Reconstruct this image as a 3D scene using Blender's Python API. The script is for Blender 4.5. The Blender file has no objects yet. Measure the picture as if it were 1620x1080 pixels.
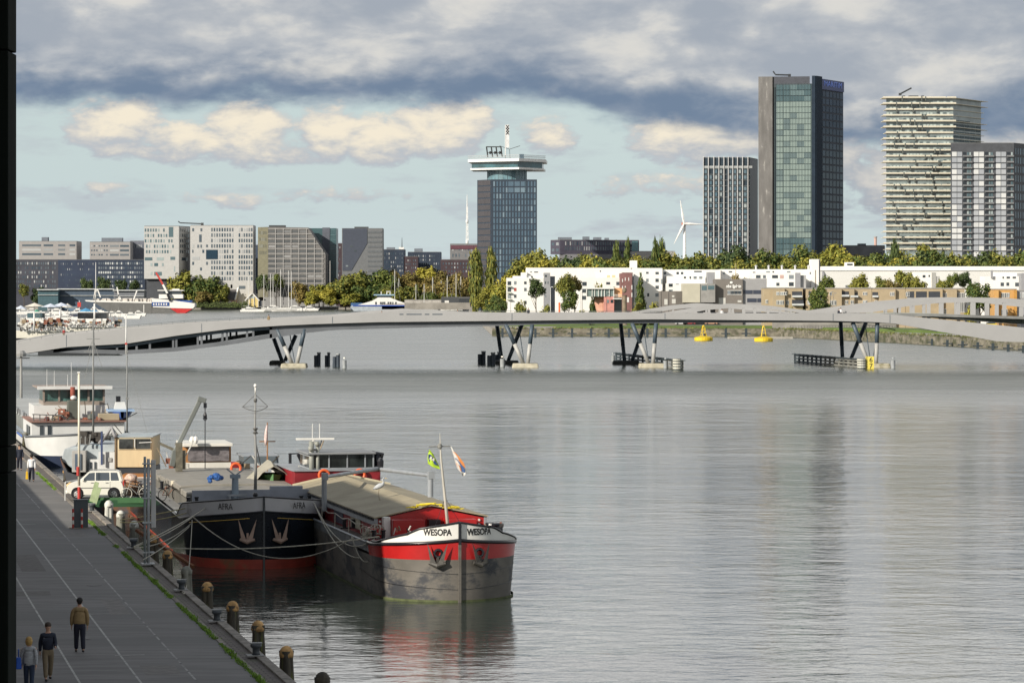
import bpy, math, random
from mathutils import Vector, Matrix, Quaternion
random.seed(7)
S = bpy.context.scene
R = math.radians
F = 4900.0; HY = 460.0; CZ = 14.0          # focal length in px of the 1620 px frame, horizon row, eye height
# ---------------------------------------------------------------- camera
cam_d = bpy.data.cameras.new('camera'); cam = bpy.data.objects.new('camera', cam_d)
S.collection.objects.link(cam); S.camera = cam
cam.location = (0, 0, CZ); cam.rotation_euler = (R(90), 0, 0)
cam_d.sensor_width = 36; cam_d.lens = 36*F/1620; cam_d.shift_y = -(540-HY)/1620
cam_d.clip_start = 0.5; cam_d.clip_end = 60000
# ---------------------------------------------------------------- view
S.view_settings.view_transform = 'Standard'; S.view_settings.look = 'None'
S.view_settings.exposure = 0.25; S.view_settings.gamma = 1
S.cycles.max_bounces = 6; S.cycles.diffuse_bounces = 2; S.cycles.glossy_bounces = 4
S.cycles.transparent_max_bounces = 6; S.cycles.caustics_reflective = False; S.cycles.caustics_refractive = False
# ---------------------------------------------------------------- sun
LD = Vector((0.66, 0.62, -0.42)).normalized()
sun_d = bpy.data.lights.new('sun', 'SUN'); sun_d.energy = 5.0; sun_d.angle = R(0.53); sun_d.color = (1, .92, .80)
sun = bpy.data.objects.new('sun', sun_d); S.collection.objects.link(sun)
sun.rotation_euler = LD.to_track_quat('-Z', 'Y').to_euler(); sun.location = (-60, -40, 60)
SUN_EL = math.asin(-LD.z); SUN_AZ = math.atan2(-LD.x, -LD.y)
# ---------------------------------------------------------------- node helpers
class NT:
    def __init__(s, nt): s.nt = nt
    def n(s, t, **k):
        x = s.nt.nodes.new(t)
        for a, b in k.items(): setattr(x, a, b)
        return x
    def l(s, a, b): s.nt.links.new(a, b)
    def put(s, sock, v):
        if isinstance(v, bpy.types.NodeSocket): s.l(v, sock)
        else:
            if sock.type == 'RGBA' and len(v) == 3: v = (*v, 1)
            sock.default_value = v
    def m(s, op, a, b=0.0, c=0.0, clamp=False):
        x = s.n('ShaderNodeMath', operation=op, use_clamp=clamp)
        for i, v in enumerate((a, b, c)): s.put(x.inputs[i], v)
        return x.outputs[0]
    def ss(s, v, a, b, lo=0.0, hi=1.0):                  # smoothstep map
        x = s.n('ShaderNodeMapRange', interpolation_type='SMOOTHSTEP')
        for i, q in enumerate((v, a, b, lo, hi)): s.put(x.inputs[i], q)
        return x.outputs[0]
    def mix(s, f, a, b, mode='MIX'):
        x = s.n('ShaderNodeMix', data_type='RGBA', blend_type=mode)
        s.put(x.inputs[0], f); s.put(x.inputs[6], a); s.put(x.inputs[7], b)
        return x.outputs[2]
    def xyz(s, a, b, c):
        x = s.n('ShaderNodeCombineXYZ')
        for i, v in enumerate((a, b, c)): s.put(x.inputs[i], v)
        return x.outputs[0]
    def noise(s, vec, scale, detail=4, rough=.55, dist=0.0):
        x = s.n('ShaderNodeTexNoise'); s.put(x.inputs['Vector'], vec)
        x.inputs['Scale'].default_value = scale; x.inputs['Detail'].default_value = detail
        x.inputs['Roughness'].default_value = rough; x.inputs['Distortion'].default_value = dist
        return x.outputs[0]
# ---------------------------------------------------------------- sky: real sky model with banks of cloud by direction
W = bpy.data.worlds.new('World'); S.world = W; W.use_nodes = True
W.node_tree.nodes.clear(); t = NT(W.node_tree)
SKY = 0.1
def build_world():
    out = t.n('ShaderNodeOutputWorld'); bg = t.n('ShaderNodeBackground'); bg.inputs[1].default_value = SKY
    t.l(bg.outputs[0], out.inputs[0])
    sky = t.n('ShaderNodeTexSky', sky_type='NISHITA', sun_disc=False)
    sky.sun_elevation = SUN_EL; sky.sun_rotation = SUN_AZ; sky.air_density = 1.0; sky.dust_density = 1.2; sky.ozone_density = 1.0
    tc = t.n('ShaderNodeTexCoord'); sp = t.n('ShaderNodeSeparateXYZ'); t.l(tc.outputs['Generated'], sp.inputs[0])
    x, y, z = sp.outputs
    az = t.m('ARCTAN2', x, y); el = t.m('ARCSINE', z, 0)
    u = t.m('MULTIPLY', az, 49.0)                       # 1 unit = 0.0204 rad of azimuth
    v = t.m('MULTIPLY', el, 49.0)                       # elevation in the same unit: frame spans 0..4.6
    P = t.xyz(u, t.m('MULTIPLY', v, 2.2), 0.0)
    nb = t.noise(P, 0.45, 6, .55, .3); nm = t.noise(P, 1.1, 7, .58, .25); nf = t.noise(P, 3.2, 6, .6, .2)
    c = lambda r, g, b: (r/SKY, g/SKY, b/SKY)
    # clear band: sky model, brightened towards pale blue-green haze near the horizon
    clear = t.mix(t.ss(v, 0.2, 5.0, .86, .55), sky.outputs[0], c(.49, .59, .62))
    clear = t.mix(t.ss(v, 0.0, 1.6, .75, 0.0), clear, c(.52, .585, .59))
    col = clear
    # thin grey streaks low over the skyline
    st = t.m('MULTIPLY', t.ss(t.noise(t.xyz(t.m('MULTIPLY', u, .55), t.m('MULTIPLY', v, 2.4), 3.0), 1.0, 6, .6), .49, .66), t.ss(v, .6, 2.2, .75, .35))
    col = t.mix(st, col, c(.40, .43, .47))
    # puffs: (px, py, rx, ry, strength)
    puffs = [(185, 205, 95, 55, 1), (275, 228, 80, 38, .9), (395, 210, 75, 62, 1.1), (330, 235, 90, 30, .8), (520, 212, 62, 52, 1.1), (600, 225, 75, 48, 1),
             (700, 200, 95, 55, 1.1), (640, 225, 110, 36, .9), (450, 240, 90, 28, .7), (865, 218, 55, 36, .7), (1090, 218, 115, 48, 1), (1190, 215, 95, 50, .9),
             (1395, 295, 55, 50, 1.0), (1040, 300, 110, 26, .55), (150, 300, 60, 18, .5), (540, 310, 100, 16, .45), (340, 318, 90, 16, .45),
             (1500, 240, 200, 110, .85), (1330, 250, 110, 90, .6), (1570, 330, 100, 60, .7)]
    fld = None; lit = None
    wob = t.m('MULTIPLY', t.m('SUBTRACT', nm, .5), 2.0)
    wf = t.m('MULTIPLY', t.m('SUBTRACT', nf, .5), 1.2)
    for px, py, rx, ry, k in puffs:
        cu, cv = (px-810)/100, (HY-py)/100
        dx = t.m('MULTIPLY', t.m('SUBTRACT', u, cu), 100/rx); dy = t.m('MULTIPLY', t.m('SUBTRACT', v, cv), 100/ry)
        d = t.m('ADD', t.m('MULTIPLY', dx, dx), t.m('MULTIPLY', dy, dy))
        f = t.m('MULTIPLY', t.m('SUBTRACT', 1.0, d), k)
        g = t.m('MULTIPLY_ADD', dy, .38, f)               # brighter towards the top
        fld = f if fld is None else t.m('MAXIMUM', fld, f)
        lit = g if lit is None else t.m('MAXIMUM', lit, g)
    fld = t.m('ADD', t.m('ADD', fld, wob), wf); lit = t.m('ADD', t.m('MULTIPLY_ADD', wob, 1.3, lit), wf)
    a = t.ss(fld, .02, .55)
    left = t.ss(u, 2.2, 4.6, 1.0, .15)
    pc = t.mix(t.ss(lit, .05, 1.25), c(.40, .43, .47), c(.76, .69, .56))
    pc2 = t.mix(t.ss(lit, .2, 1.3), c(.34, .37, .41), c(.53, .52, .50))
    pc = t.mix(left, pc2, pc)
    col = t.mix(a, col, pc)
    # the big bank: lower edge at about v = 2.85, darker blue-grey beneath, billows above
    edge = t.m('ADD', 2.74, t.m('MULTIPLY', t.m('SUBTRACT', nb, .5), 1.0))
    edge = t.m('ADD', edge, t.m('MULTIPLY', t.m('SUBTRACT', nm, .5), .45))
    edge = t.m('ADD', edge, t.ss(u, 0.3, 4.0, 0.12, -.45))
    h = t.m('SUBTRACT', v, edge)
    ma = t.ss(h, -.10, .30)
    Q = t.xyz(t.m('MULTIPLY', u, .42), t.m('MULTIPLY', v, .95), 5.0)
    q1 = t.noise(Q, 1.0, 7, .50, .25); q2 = t.noise(t.xyz(t.m('MULTIPLY', u, .9), t.m('MULTIPLY', v, 1.9), 9.0), 1.0, 7, .55, .2)
    qq = t.m('ADD', t.m('MULTIPLY', q1, .62), t.m('MULTIPLY', q2, .38))
    top = t.mix(t.ss(qq, .42, .60), c(.31, .345, .395), c(.46, .475, .49))
    warm = t.mix(t.ss(qq, .52, .64), top, c(.59, .58, .55))
    base = t.mix(t.ss(q2, .40, .66), c(.145, .20, .285), c(.20, .25, .325))
    bank = t.mix(t.ss(t.m('MULTIPLY_ADD', t.m('SUBTRACT', qq, .5), 2.0, h), .30, 1.0), base, warm)
    # unseen cloud above the frame, brightened for water reflections, dimmed higher up for contrast
    bank = t.mix(t.ss(v, 4.6, 6.2, 0, .9), bank, t.mix(t.ss(nb, .40, .62), c(.95, .95, .94), c(1.14, 1.12, 1.08)))
    bank = t.mix(t.ss(v, 13, 24, 0, 1), bank, c(.25, .275, .31))
    col = t.mix(ma, col, bank)
    col = t.mix(t.ss(v, 40, 75), col, c(.22, .26, .32))
    t.l(col, bg.inputs[0])
build_world()
# ---------------------------------------------------------------- materials
MATS = {}
def M(name, rgb, rough=.6, metal=0, var=.12, scale=.5, bump=0.0, rnd=0.0, spec=.5, stretch=(1, 1, 1), dirt=None, dscale=1.0, dlo=.5, dhi=.7):
    if name in MATS: return MATS[name]
    m = bpy.data.materials.new(name); m.use_nodes = True; q = NT(m.node_tree)
    b = m.node_tree.nodes['Principled BSDF']
    tc = q.n('ShaderNodeTexCoord'); mp = q.n('ShaderNodeMapping'); q.l(tc.outputs['Object'], mp.inputs[0]); mp.inputs['Scale'].default_value = stretch
    nz = q.noise(mp.outputs[0], scale, 5, .6)
    lo = tuple(c*(1-var) for c in rgb); hi = tuple(min(1, c*(1+var)) for c in rgb)
    col = q.mix(q.ss(nz, .3, .7), lo, hi)
    if dirt:
        n2 = q.noise(mp.outputs[0], dscale, 7, .65)
        col = q.mix(q.ss(n2, dlo, dhi), col, dirt)
    if rnd:
        oi = q.n('ShaderNodeObjectInfo'); g = q.n('ShaderNodeNewGeometry')
        rr = q.m('FRACT', q.m('ADD', oi.outputs['Random'], g.outputs['Random Per Island']))
        hs = q.n('ShaderNodeHueSaturation'); q.l(q.ss(rr, 0, 1, 1-rnd, 1+rnd), hs.inputs['Value']); q.l(col, hs.inputs['Color']); col = hs.outputs[0]
    q.l(col, b.inputs['Base Color'])
    b.inputs['Roughness'].default_value = rough; b.inputs['Metallic'].default_value = metal
    b.inputs['Specular IOR Level'].default_value = spec
    if bump:
        bp = q.n('ShaderNodeBump'); bp.inputs['Strength'].default_value = 1; bp.inputs['Distance'].default_value = bump
        q.l(q.noise(mp.outputs[0], scale*6, 4, .6), bp.inputs['Height']); q.l(bp.outputs[0], b.inputs['Normal'])
    MATS[name] = m; return m
def glassy(name, dark, light, p=.35, rough=.12, spec=.8):
    """window glass: opaque dark pane, some panes pale, from blinds and from brightness painted in"""
    if name in MATS: return MATS[name]
    m = bpy.data.materials.new(name); m.use_nodes = True; q = NT(m.node_tree); b = m.node_tree.nodes['Principled BSDF']
    oi = q.n('ShaderNodeObjectInfo'); g = q.n('ShaderNodeNewGeometry')
    rr = q.m('FRACT', q.m('ADD', q.m('MULTIPLY', oi.outputs['Random'], 7.3), g.outputs['Random Per Island']))
    r2 = q.m('FRACT', q.m('MULTIPLY', rr, 9.7))
    col = q.mix(q.ss(rr, 1-p-.05, 1-p+.1), dark, light)
    col = q.mix(q.m('MULTIPLY', r2, .45), col, tuple(.5*(a+b_) for a, b_ in zip(dark, light)))
    q.l(col, b.inputs['Base Color']); b.inputs['Roughness'].default_value = rough; b.inputs['Specular IOR Level'].default_value = spec
    MATS[name] = m; return m
# ---------------------------------------------------------------- mesh helpers
COL = S.collection
class MB:
    def __init__(s): s.v = []; s.f = []
    def add(s, vs, fs):
        o = len(s.v); s.v += [tuple(p) for p in vs]; s.f += [tuple(i+o for i in f) for f in fs]; return s
    def box(s, x0, x1, y0, y1, z0, z1, inset=0, top=None):
        i = inset
        return s.add([(x0, y0, z0), (x1, y0, z0), (x1, y1, z0), (x0, y1, z0), (x0+i, y0+i, z1), (x1-i, y0+i, z1), (x1-i, y1-i, z1), (x0+i, y1-i, z1)],
              [(0, 3, 2, 1), (4, 5, 6, 7), (0, 1, 5, 4), (1, 2, 6, 5), (2, 3, 7, 6), (3, 0, 4, 7)])
    def bar(s, p0, p1, w, h=None, up=(0, 0, 1)):
        p0, p1 = Vector(p0), Vector(p1); h = w if h is None else h; d = (p1-p0).normalized(); up = Vector(up)
        if abs(d.dot(up)) > .95: up = Vector((0, 1, 0)) if abs(d.y) < .9 else Vector((1, 0, 0))
        r = d.cross(up).normalized(); n = r.cross(d)
        c = [(-1, -1), (1, -1), (1, 1), (-1, 1)]
        vs = [p+r*a*w/2+n*b*h/2 for p in (p0, p1) for a, b in c]
        return s.add(vs, [(3, 2, 1, 0), (4, 5, 6, 7), (0, 1, 5, 4), (1, 2, 6, 5), (2, 3, 7, 6), (3, 0, 4, 7)])
    def tube(s, p0, p1, r0, r1=None, n=8):
        return s.path([p0, p1], [r0, r0 if r1 is None else r1], n)
    def path(s, pts, r, n=6, closed=False):
        pts = [Vector(p) for p in pts]; rs = r if isinstance(r, (list, tuple)) else [r]*len(pts)
        vs = []; fs = []; ref = None
        for i, p in enumerate(pts):
            a = pts[i-1] if (i or closed) else pts[0]; b = pts[(i+1) % len(pts)] if (i < len(pts)-1 or closed) else pts[-1]
            d = (b-a).normalized()
            if ref is None: ref = d.orthogonal().normalized()
            ref = (ref-d*ref.dot(d)); ref = ref.normalized() if ref.length > 1e-6 else d.orthogonal().normalized()
            bn = d.cross(ref)
            vs += [p+(ref*math.cos(k*2*math.pi/n)+bn*math.sin(k*2*math.pi/n))*rs[i] for k in range(n)]
        m = len(pts)
        for i in range(m if closed else m-1):
            j = (i+1) % m
            fs += [(i*n+k, i*n+(k+1) % n, j*n+(k+1) % n, j*n+k) for k in range(n)]
        if not closed: fs += [tuple(range(n))[::-1], tuple((m-1)*n+k for k in range(n))]
        return s.add(vs, fs)
    def lathe(s, prof, cx=0, cy=0, cz=0, n=16):
        vs = []; fs = []
        for r, z in prof: vs += [(cx+r*math.cos(k*2*math.pi/n), cy+r*math.sin(k*2*math.pi/n), cz+z) for k in range(n)]
        for i in range(len(prof)-1): fs += [(i*n+k, i*n+(k+1) % n, (i+1)*n+(k+1) % n, (i+1)*n+k) for k in range(n)]
        fs += [tuple(range(n))[::-1], tuple((len(prof)-1)*n+k for k in range(n))]
        return s.add(vs, fs)
    def prism(s, poly, a, b, axis='y'):
        """extrude a 2D polygon: axis y -> poly in xz; z -> poly in xy; x -> poly in yz"""
        f = {'y': lambda p, t_: (p[0], t_, p[1]), 'z': lambda p, t_: (p[0], p[1], t_), 'x': lambda p, t_: (t_, p[0], p[1])}[axis]
        n = len(poly); vs = [f(p, a) for p in poly]+[f(p, b) for p in poly]
        return s.add(vs, [tuple(range(n)), tuple(range(2*n-1, n-1, -1))]+[(i, i+n, (i+1) % n+n, (i+1) % n) for i in range(n)])
    def ball(s, c, r, n=10, m=6, sq=(1, 1, 1)):
        vs = []; fs = []
        for i in range(m+1):
            th = math.pi*i/m
            for k in range(n): vs.append((c[0]+r*sq[0]*math.sin(th)*math.cos(2*math.pi*k/n), c[1]+r*sq[1]*math.sin(th)*math.sin(2*math.pi*k/n), c[2]+r*sq[2]*math.cos(th)))
        for i in range(m): fs += [(i*n+k, (i+1)*n+k, (i+1)*n+(k+1) % n, i*n+(k+1) % n) for k in range(n)]
        return s.add(vs, fs)
    def torus(s, c, R_, r, n=20, m=6, ax='y'):
        pts = []
        for k in range(n):
            a = 2*math.pi*k/n; p = (R_*math.cos(a), R_*math.sin(a))
            pts.append({'y': (c[0]+p[0], c[1], c[2]+p[1]), 'x': (c[0], c[1]+p[0], c[2]+p[1]), 'z': (c[0]+p[0], c[1]+p[1], c[2])}[ax])
        return s.path(pts, r, m, closed=True)
    def mesh(s, name, mat, smooth=False, off=None):
        me = bpy.data.meshes.new(name)
        vs = s.v if off is None else [(a-off[0], b-off[1], c-off[2]) for a, b, c in s.v]
        me.from_pydata(vs, [], s.f); me.materials.append(mat)
        import bmesh as _b
        bm = _b.new(); bm.from_mesh(me); _b.ops.recalc_face_normals(bm, faces=bm.faces); bm.to_mesh(me); bm.free()
        if smooth: me.polygons.foreach_set('use_smooth', [True]*len(me.polygons))
        me.update(); return me
    def build(s, name, mat, parent=None, smooth=False, world=False, label=None, bevel=0):
        """world=True: vertices are in world metres, the parent is unrotated"""
        off = tuple(parent.location) if (world and parent) else None
        o = bpy.data.objects.new(name, s.mesh(name, mat, smooth, off)); COL.objects.link(o)
        if parent: o.parent = parent
        if label: o['label'] = label
        if bevel:
            bv = o.modifiers.new('bevel', 'BEVEL'); bv.width = bevel; bv.segments = 2; bv.limit_method = 'ANGLE'
        return o
def thing(name, label, cat, loc=(0, 0, 0), rz=0, group=None):
    o = bpy.data.objects.new(name, None); COL.objects.link(o); o.location = loc; o.rotation_euler = (0, 0, rz)
    o.empty_display_size = .5; return tag(o, label, cat, group)
def tag(o, label, cat, group=None):
    o['label'] = label; o['category'] = cat
    if group: o['group'] = group
    return o
def struct(o, kind='structure'): o['kind'] = kind; return o
def dup(root, loc, rz=None, label=None, scale=None):
    r = root.copy(); COL.objects.link(r); r.location = loc
    if rz is not None: r.rotation_euler = (0, 0, rz)
    if label: r['label'] = label
    if scale: r.scale = scale
    for ch in list(root.children):
        c_ = ch.copy(); COL.objects.link(c_); c_.parent = r
        for g in list(ch.children):
            d = g.copy(); COL.objects.link(d); d.parent = c_
    return r
def text(name, body, size, mat, parent, loc, rot, ext=.01, sx=1.0, font_bold=0.0, align='CENTER'):
    cu = bpy.data.curves.new(name, 'FONT'); cu.body = body; cu.size = size; cu.extrude = ext; cu.offset = font_bold
    cu.align_x = align; cu.align_y = 'CENTER'
    tmp = bpy.data.objects.new('tmp', cu); me = bpy.data.meshes.new_from_object(tmp); bpy.data.objects.remove(tmp); bpy.data.curves.remove(cu)
    me.materials.clear(); me.materials.append(mat)
    o = bpy.data.objects.new(name, me); COL.objects.link(o); o.parent = parent; o.location = loc
    if isinstance(rot, Matrix): o.rotation_euler = rot.to_euler()
    else: o.rotation_euler = rot
    o.scale = (sx, 1, 1); return o
X = lambda px, Y: (px-810)/F*Y
Z = lambda py, Y: CZ+(HY-py)/F*Y
GY = lambda py, z=0: (CZ-z)*F/(py-HY)
def G(px, py, z=0):
    Y = GY(py, z); return Vector((X(px, Y), Y, z))
def hsh(*a): return random.Random(str(a)).random()
# quay frame: u runs away along the quay edge, v out over the water
QO = Vector((-6.9, 98)); QD = Vector((-.2114, .9774)); QR = Vector((.9774, .2114)); QZ = 1.6
QROT = math.atan2(QD.y, QD.x)-math.pi/2      # rotation that turns local +y into the quay direction
def Q(u, v, z=QZ):
    p = QO+QD*u+QR*v; return Vector((p.x, p.y, z))
def UPX(px, v):
    k = (px-810)/F; return (k*(QO.y+v*QR.y)-QO.x-v*QR.x)/(QD.x-k*QD.y)
# ================================================================ WATER
def water_mat():
    m = bpy.data.materials.new('water'); m.use_nodes = True; q = NT(m.node_tree); b = m.node_tree.nodes['Principled BSDF']
    tc = q.n('ShaderNodeTexCoord'); sp = q.n('ShaderNodeSeparateXYZ'); q.l(tc.outputs['Object'], sp.inputs[0])
    x, y, z = sp.outputs
    def mp(sx, sy, o=0): return q.xyz(q.m('MULTIPLY', x, sx), q.m('MULTIPLY', y, sy), o)
    w1 = q.noise(mp(.35, .55), 1, 3, .55, .4)       # 2-3 m wavelets
    w2 = q.noise(mp(1.1, 1.9, 2), 1, 3, .6, .3)
    w3 = q.noise(mp(.22, .17, 4), 1, 3, .5, .2)     # long swell
    # wind patches: calmer and rougher water in long streaks
    patch = q.noise(mp(.0035, .018, 7), 1, 4, .6)
    p2 = q.noise(mp(.02, .05, 8), 1, 4, .6)
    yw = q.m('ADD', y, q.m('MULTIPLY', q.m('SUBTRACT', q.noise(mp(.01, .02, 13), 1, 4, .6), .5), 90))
    band = q.m('MULTIPLY', q.ss(yw, 350, 450), q.ss(yw, 520, 575, 1, 0))       # the ruffled, painted-dark band this side of the bridge
    calm = q.ss(y, 565, 640)                                                # calmer behind
    near = q.ss(y, 150, 118)                                                # near the quay
    amp = q.m('ADD', q.ss(patch, .38, .65, .65, 1.15), q.m('MULTIPLY', band, 1.6))
    streak = q.noise(mp(.03, .07, 11), 1, 5, .65)
    amp = q.m('MULTIPLY', amp, q.ss(p2, .3, .7, .8, 1.2))
    h = q.m('ADD', q.m('MULTIPLY', w1, .048), q.m('MULTIPLY', w2, .02))
    h = q.m('ADD', h, q.m('MULTIPLY', w3, q.ss(y, 150, 420, .05, .20)))
    h = q.m('MULTIPLY', h, q.m('MULTIPLY', amp, q.ss(y, 560, 600, 1, .7)))
    bp = q.n('ShaderNodeBump'); bp.inputs['Strength'].default_value = 1.0; bp.inputs['Distance'].default_value = 1.0
    q.l(h, bp.inputs['Height']); q.l(bp.outputs[0], b.inputs['Normal'])
    b.inputs['Base Color'].default_value = (.035, .046, .036, 1)
    q.l(q.m('ADD', q.m('ADD', q.ss(y, 110, 350, .07, .11), q.ss(y, 560, 640, 0, .14)), q.m('ADD', q.m('MULTIPLY', band, .16), q.m('MULTIPLY', q.ss(streak, .3, .7), q.ss(y, 150, 500, .01, .05)))), b.inputs['Roughness'])
    b.inputs['IOR'].default_value = 1.42; q.l(q.m('MULTIPLY', q.ss(y, 250, 620, .6, 1.0), q.m('MULTIPLY_ADD', band, -.85, 1.0)), b.inputs['Specular IOR Level'])  # reflection brightness painted in: stronger far off, cut to darken the band
    return m
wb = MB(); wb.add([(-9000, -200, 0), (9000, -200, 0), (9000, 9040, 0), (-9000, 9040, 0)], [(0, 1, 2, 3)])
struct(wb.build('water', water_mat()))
# ================================================================ QUAY
conc = M('quay_concrete', (.20, .18, .155), .9, var=.3, scale=.8, bump=.01, dirt=(.07, .075, .055), dscale=1.3, dlo=.52, dhi=.75)
asphalt = M('asphalt', (.158, .153, .148), .85, var=.2, scale=1.6, bump=.004, dirt=(.122, .12, .117), dscale=.12, dlo=.45, dhi=.7, stretch=(.25, 1.6, 1))
def qpoly(pts, z, name, mat, kind='structure', zb=None):
    b = MB(); P = [Q(u, v, z) for u, v in pts]
    if zb is None: b.add(P, [tuple(range(len(P)))])
    else: b.prism([(p.x, p.y) for p in P], zb, z, 'z')
    return struct(b.build(name, mat), kind)
qpoly([(-130, -60), (420, -60), (420, 0), (-130, 0)], QZ, 'quay_wall', conc, zb=-3)
qpoly([(-130, -60), (420, -60), (420, -1.0), (-130, -1.0)], QZ+.006, 'quay_road', asphalt)
# inner strip of coping: paving with drainage slots
def slot_mat():
    m = bpy.data.materials.new('quay_paving'); m.use_nodes = True; q = NT(m.node_tree); b = m.node_tree.nodes['Principled BSDF']
    tc = q.n('ShaderNodeTexCoord'); br = q.n('ShaderNodeTexBrick'); q.l(tc.outputs['Object'], br.inputs[0])
    br.inputs['Color1'].default_value = (.17, .145, .125, 1); br.inputs['Color2'].default_value = (.12, .10, .092, 1); br.inputs['Mortar'].default_value = (.035, .035, .03, 1)
    br.inputs['Scale'].default_value = 1; br.inputs['Brick Width'].default_value = .55; br.inputs['Row Height'].default_value = .27; br.inputs['Mortar Size'].default_value = .022; br.offset = .3
    nz = q.noise(tc.outputs['Object'], 1.1, 6, .65)
    q.l(q.mix(q.ss(nz, .52, .72), br.outputs[0], (.085, .10, .05)), b.inputs['Base Color']); b.inputs['Roughness'].default_value = .9
    return m
sb = MB(); L0, L1 = -12, 330
sb.add([(-.78, L0, 0), (-.34, L0, 0), (-.34, L1, 0), (-.78, L1, 0)], [(0, 1, 2, 3)])
so = struct(sb.build('quay_paving', slot_mat())); so.location = Q(0, 0, QZ+.008); so.rotation_euler = (0, 0, QROT)
# raised coping edge
cb = MB()
u = -20
while u < 330:
    cb.box(-.33, .0, u+.012, u+2.0, QZ-.6, QZ+.09); u += 2.0
co = struct(cb.build('quay_coping', M('coping', (.23, .205, .175), .9, var=.3, scale=1.4, bump=.01, dirt=(.09, .085, .07), dscale=2, dlo=.5, dhi=.7), bevel=.02)); co.location = Q(0, .012, 0); co.rotation_euler = (0, 0, QROT)
cb2 = MB()
u = -20
while u < 330: cb2.box(-.98, -.80, u+.01, u+1.0, QZ-.1, QZ+.03); u += 1.0
co2 = struct(cb2.build('quay_kerb', MATS['coping'])); co2.location = Q(0, 0, 0); co2.rotation_euler = (0, 0, QROT)
# painted lines
paint = M('worn_line_paint', (.30, .30, .28), .8, var=.3, scale=2.5, dirt=(.09, .09, .09), dscale=1.6, dlo=.47, dhi=.62)
pale = M('bright_line_paint', (.40, .40, .37), .8, var=.2, scale=2.5, dirt=(.16, .16, .155), dscale=1.2, dlo=.5, dhi=.7)
def rline(v, w, mat, u0=-12, u1=330): return qpoly([(u0, v-w/2), (u1, v-w/2), (u1, v+w/2), (u0, v+w/2)], QZ+.011, 'road_marking', mat)
rline(-2.95, .07, paint); rline(-4.72, .07, pale); rline(-6.62, .07, pale)
lb = MB()
for px, py in ((45, 829), (90, 895), (158, 982), (210, 1065)):
    Y = GY(py, QZ); k = (px-810)/F; u0 = UPX(px, -4.3)
    P = [Q(u0-.06, -4.9, QZ+.016), Q(u0+.06, -4.9, QZ+.016), Q(u0+.06, -3.9, QZ+.016), Q(u0-.06, -3.9, QZ+.016)]
    lb.add(P, [(0, 1, 2, 3)])
struct(lb.build('road_marking', pale))
for i, (uu, vv, lu, lv, k) in enumerate(((8, -8.6, 3.2, 1.6, .8), (22, -3.9, 6, .8, 1.2), (30, -8, 2, 2.4, .85), (41, -6.2, 9, 1.1, .82), (60, -3.8, 5, 2, 1.15), (3, -4.4, 2.6, 1.2, 1.12), (75, -7.5, 12, 1.5, .85))):
    qpoly([(uu, vv), (uu+lu, vv+.05), (uu+lu-.1, vv+lv), (uu+.06, vv+lv-.04)], QZ+.0085, 'asphalt_patch', M('patch%d' % i, (.14*k, .132*k, .124*k), .9, var=.2, scale=3))
for uu, vv in ((14, -5.6), (34, -3.6), (55, -7.4)):
    p_ = Q(uu, vv, QZ+.014); struct(MB().lathe([(.32, 0), (.32, .006)], p_.x, p_.y, p_.z, 18).build('manhole_cover', M('cast_iron', (.05, .05, .05), .6, var=.4, scale=9)))
# faint expansion joints across the asphalt
jb = MB()
for i in range(46):
    uu = -4+i*1.9+hsh(i)*.8; v0 = -9+hsh(i, 1)*3.5; v1 = v0+1.5+hsh(i, 2)*3
    v1 = min(v1, -1.2); P = [Q(uu-.02, v0, QZ+.009), Q(uu+.02, v0, QZ+.009), Q(uu+.02, v1, QZ+.009), Q(uu-.02, v1, QZ+.009)]
    jb.add(P, [(0, 1, 2, 3)])
struct(jb.build('road_joint', M('joint', (.10, .10, .10), .9, var=.4, scale=3)))
# moss and grass growing along the joint, as many small blades
gb = MB(); rg = random.Random(3)
for (ua, ub) in ((UPX(430, -.9)-1, UPX(352, -.9)), (UPX(345, -.9), UPX(283, -.9)), (UPX(275, -.9), UPX(196, -.9)), (UPX(195, -.9)+2, UPX(185, -.9)), (UPX(168, -.9), UPX(141, -.9)), (UPX(90, -.9), UPX(60, -.9))):
    n = int(abs(ub-ua)*110)
    for i in range(n):
        f = rg.random(); uu = ua+(ub-ua)*f; env = .5+.5*math.sin(uu*1.3)*math.sin(uu*.37+1)
        vv = -.97+rg.gauss(0, .035)*(1+env); p = Q(uu, vv, QZ+.0); hgt = .03+.07*rg.random()*(.5+env); a = rg.random()*6.28; w = .03
        gb.add([p+Vector((math.cos(a)*w, math.sin(a)*w, 0)), p-Vector((math.cos(a)*w, math.sin(a)*w, 0)), p+Vector((rg.gauss(0, .02), rg.gauss(0, .02), hgt))], [(0, 1, 2)])
struct(gb.build('grass', M('moss_green', (.15, .27, .03), .9, var=.3, scale=2, rnd=.35)), 'stuff')
# ================================================================ QUAYSIDE WAREHOUSES left of the frame (they shade the quay)
brick = M('warehouse_brick', (.16, .09, .06), .85, var=.2, scale=.6)
def warehouse(u0, u1, h, label):
    o = thing('quay_warehouse', label, 'warehouse', Q((u0+u1)/2, -22, QZ), QROT)
    L = (u1-u0)/2; b = MB(); b.box(-7, 7, -L, L, 0, h-QZ-.5); b.build('wall', brick, o)
    b = MB(); b.box(-7.0, 7.02, -L-.0, L+.0, h-QZ-.497, h-QZ); b.build('parapet', conc, o)
    gl = glassy('warehouse_glass', (.03, .04, .05), (.3, .32, .33), .2); n = 0
    wm = MB().box(7.0, 7.05, -.7, .7, 0, 1.6).mesh('window', gl)
    k = -L+1.6
    while k < L-1 and n < 90:
        zz = 1.2
        while zz < h-QZ-2.6 and n < 90:
            w = bpy.data.objects.new('window', wm); COL.objects.link(w); w.parent = o; w.location = (0, k, zz); n += 1; zz += 3.4
        k += 3.4
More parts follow.
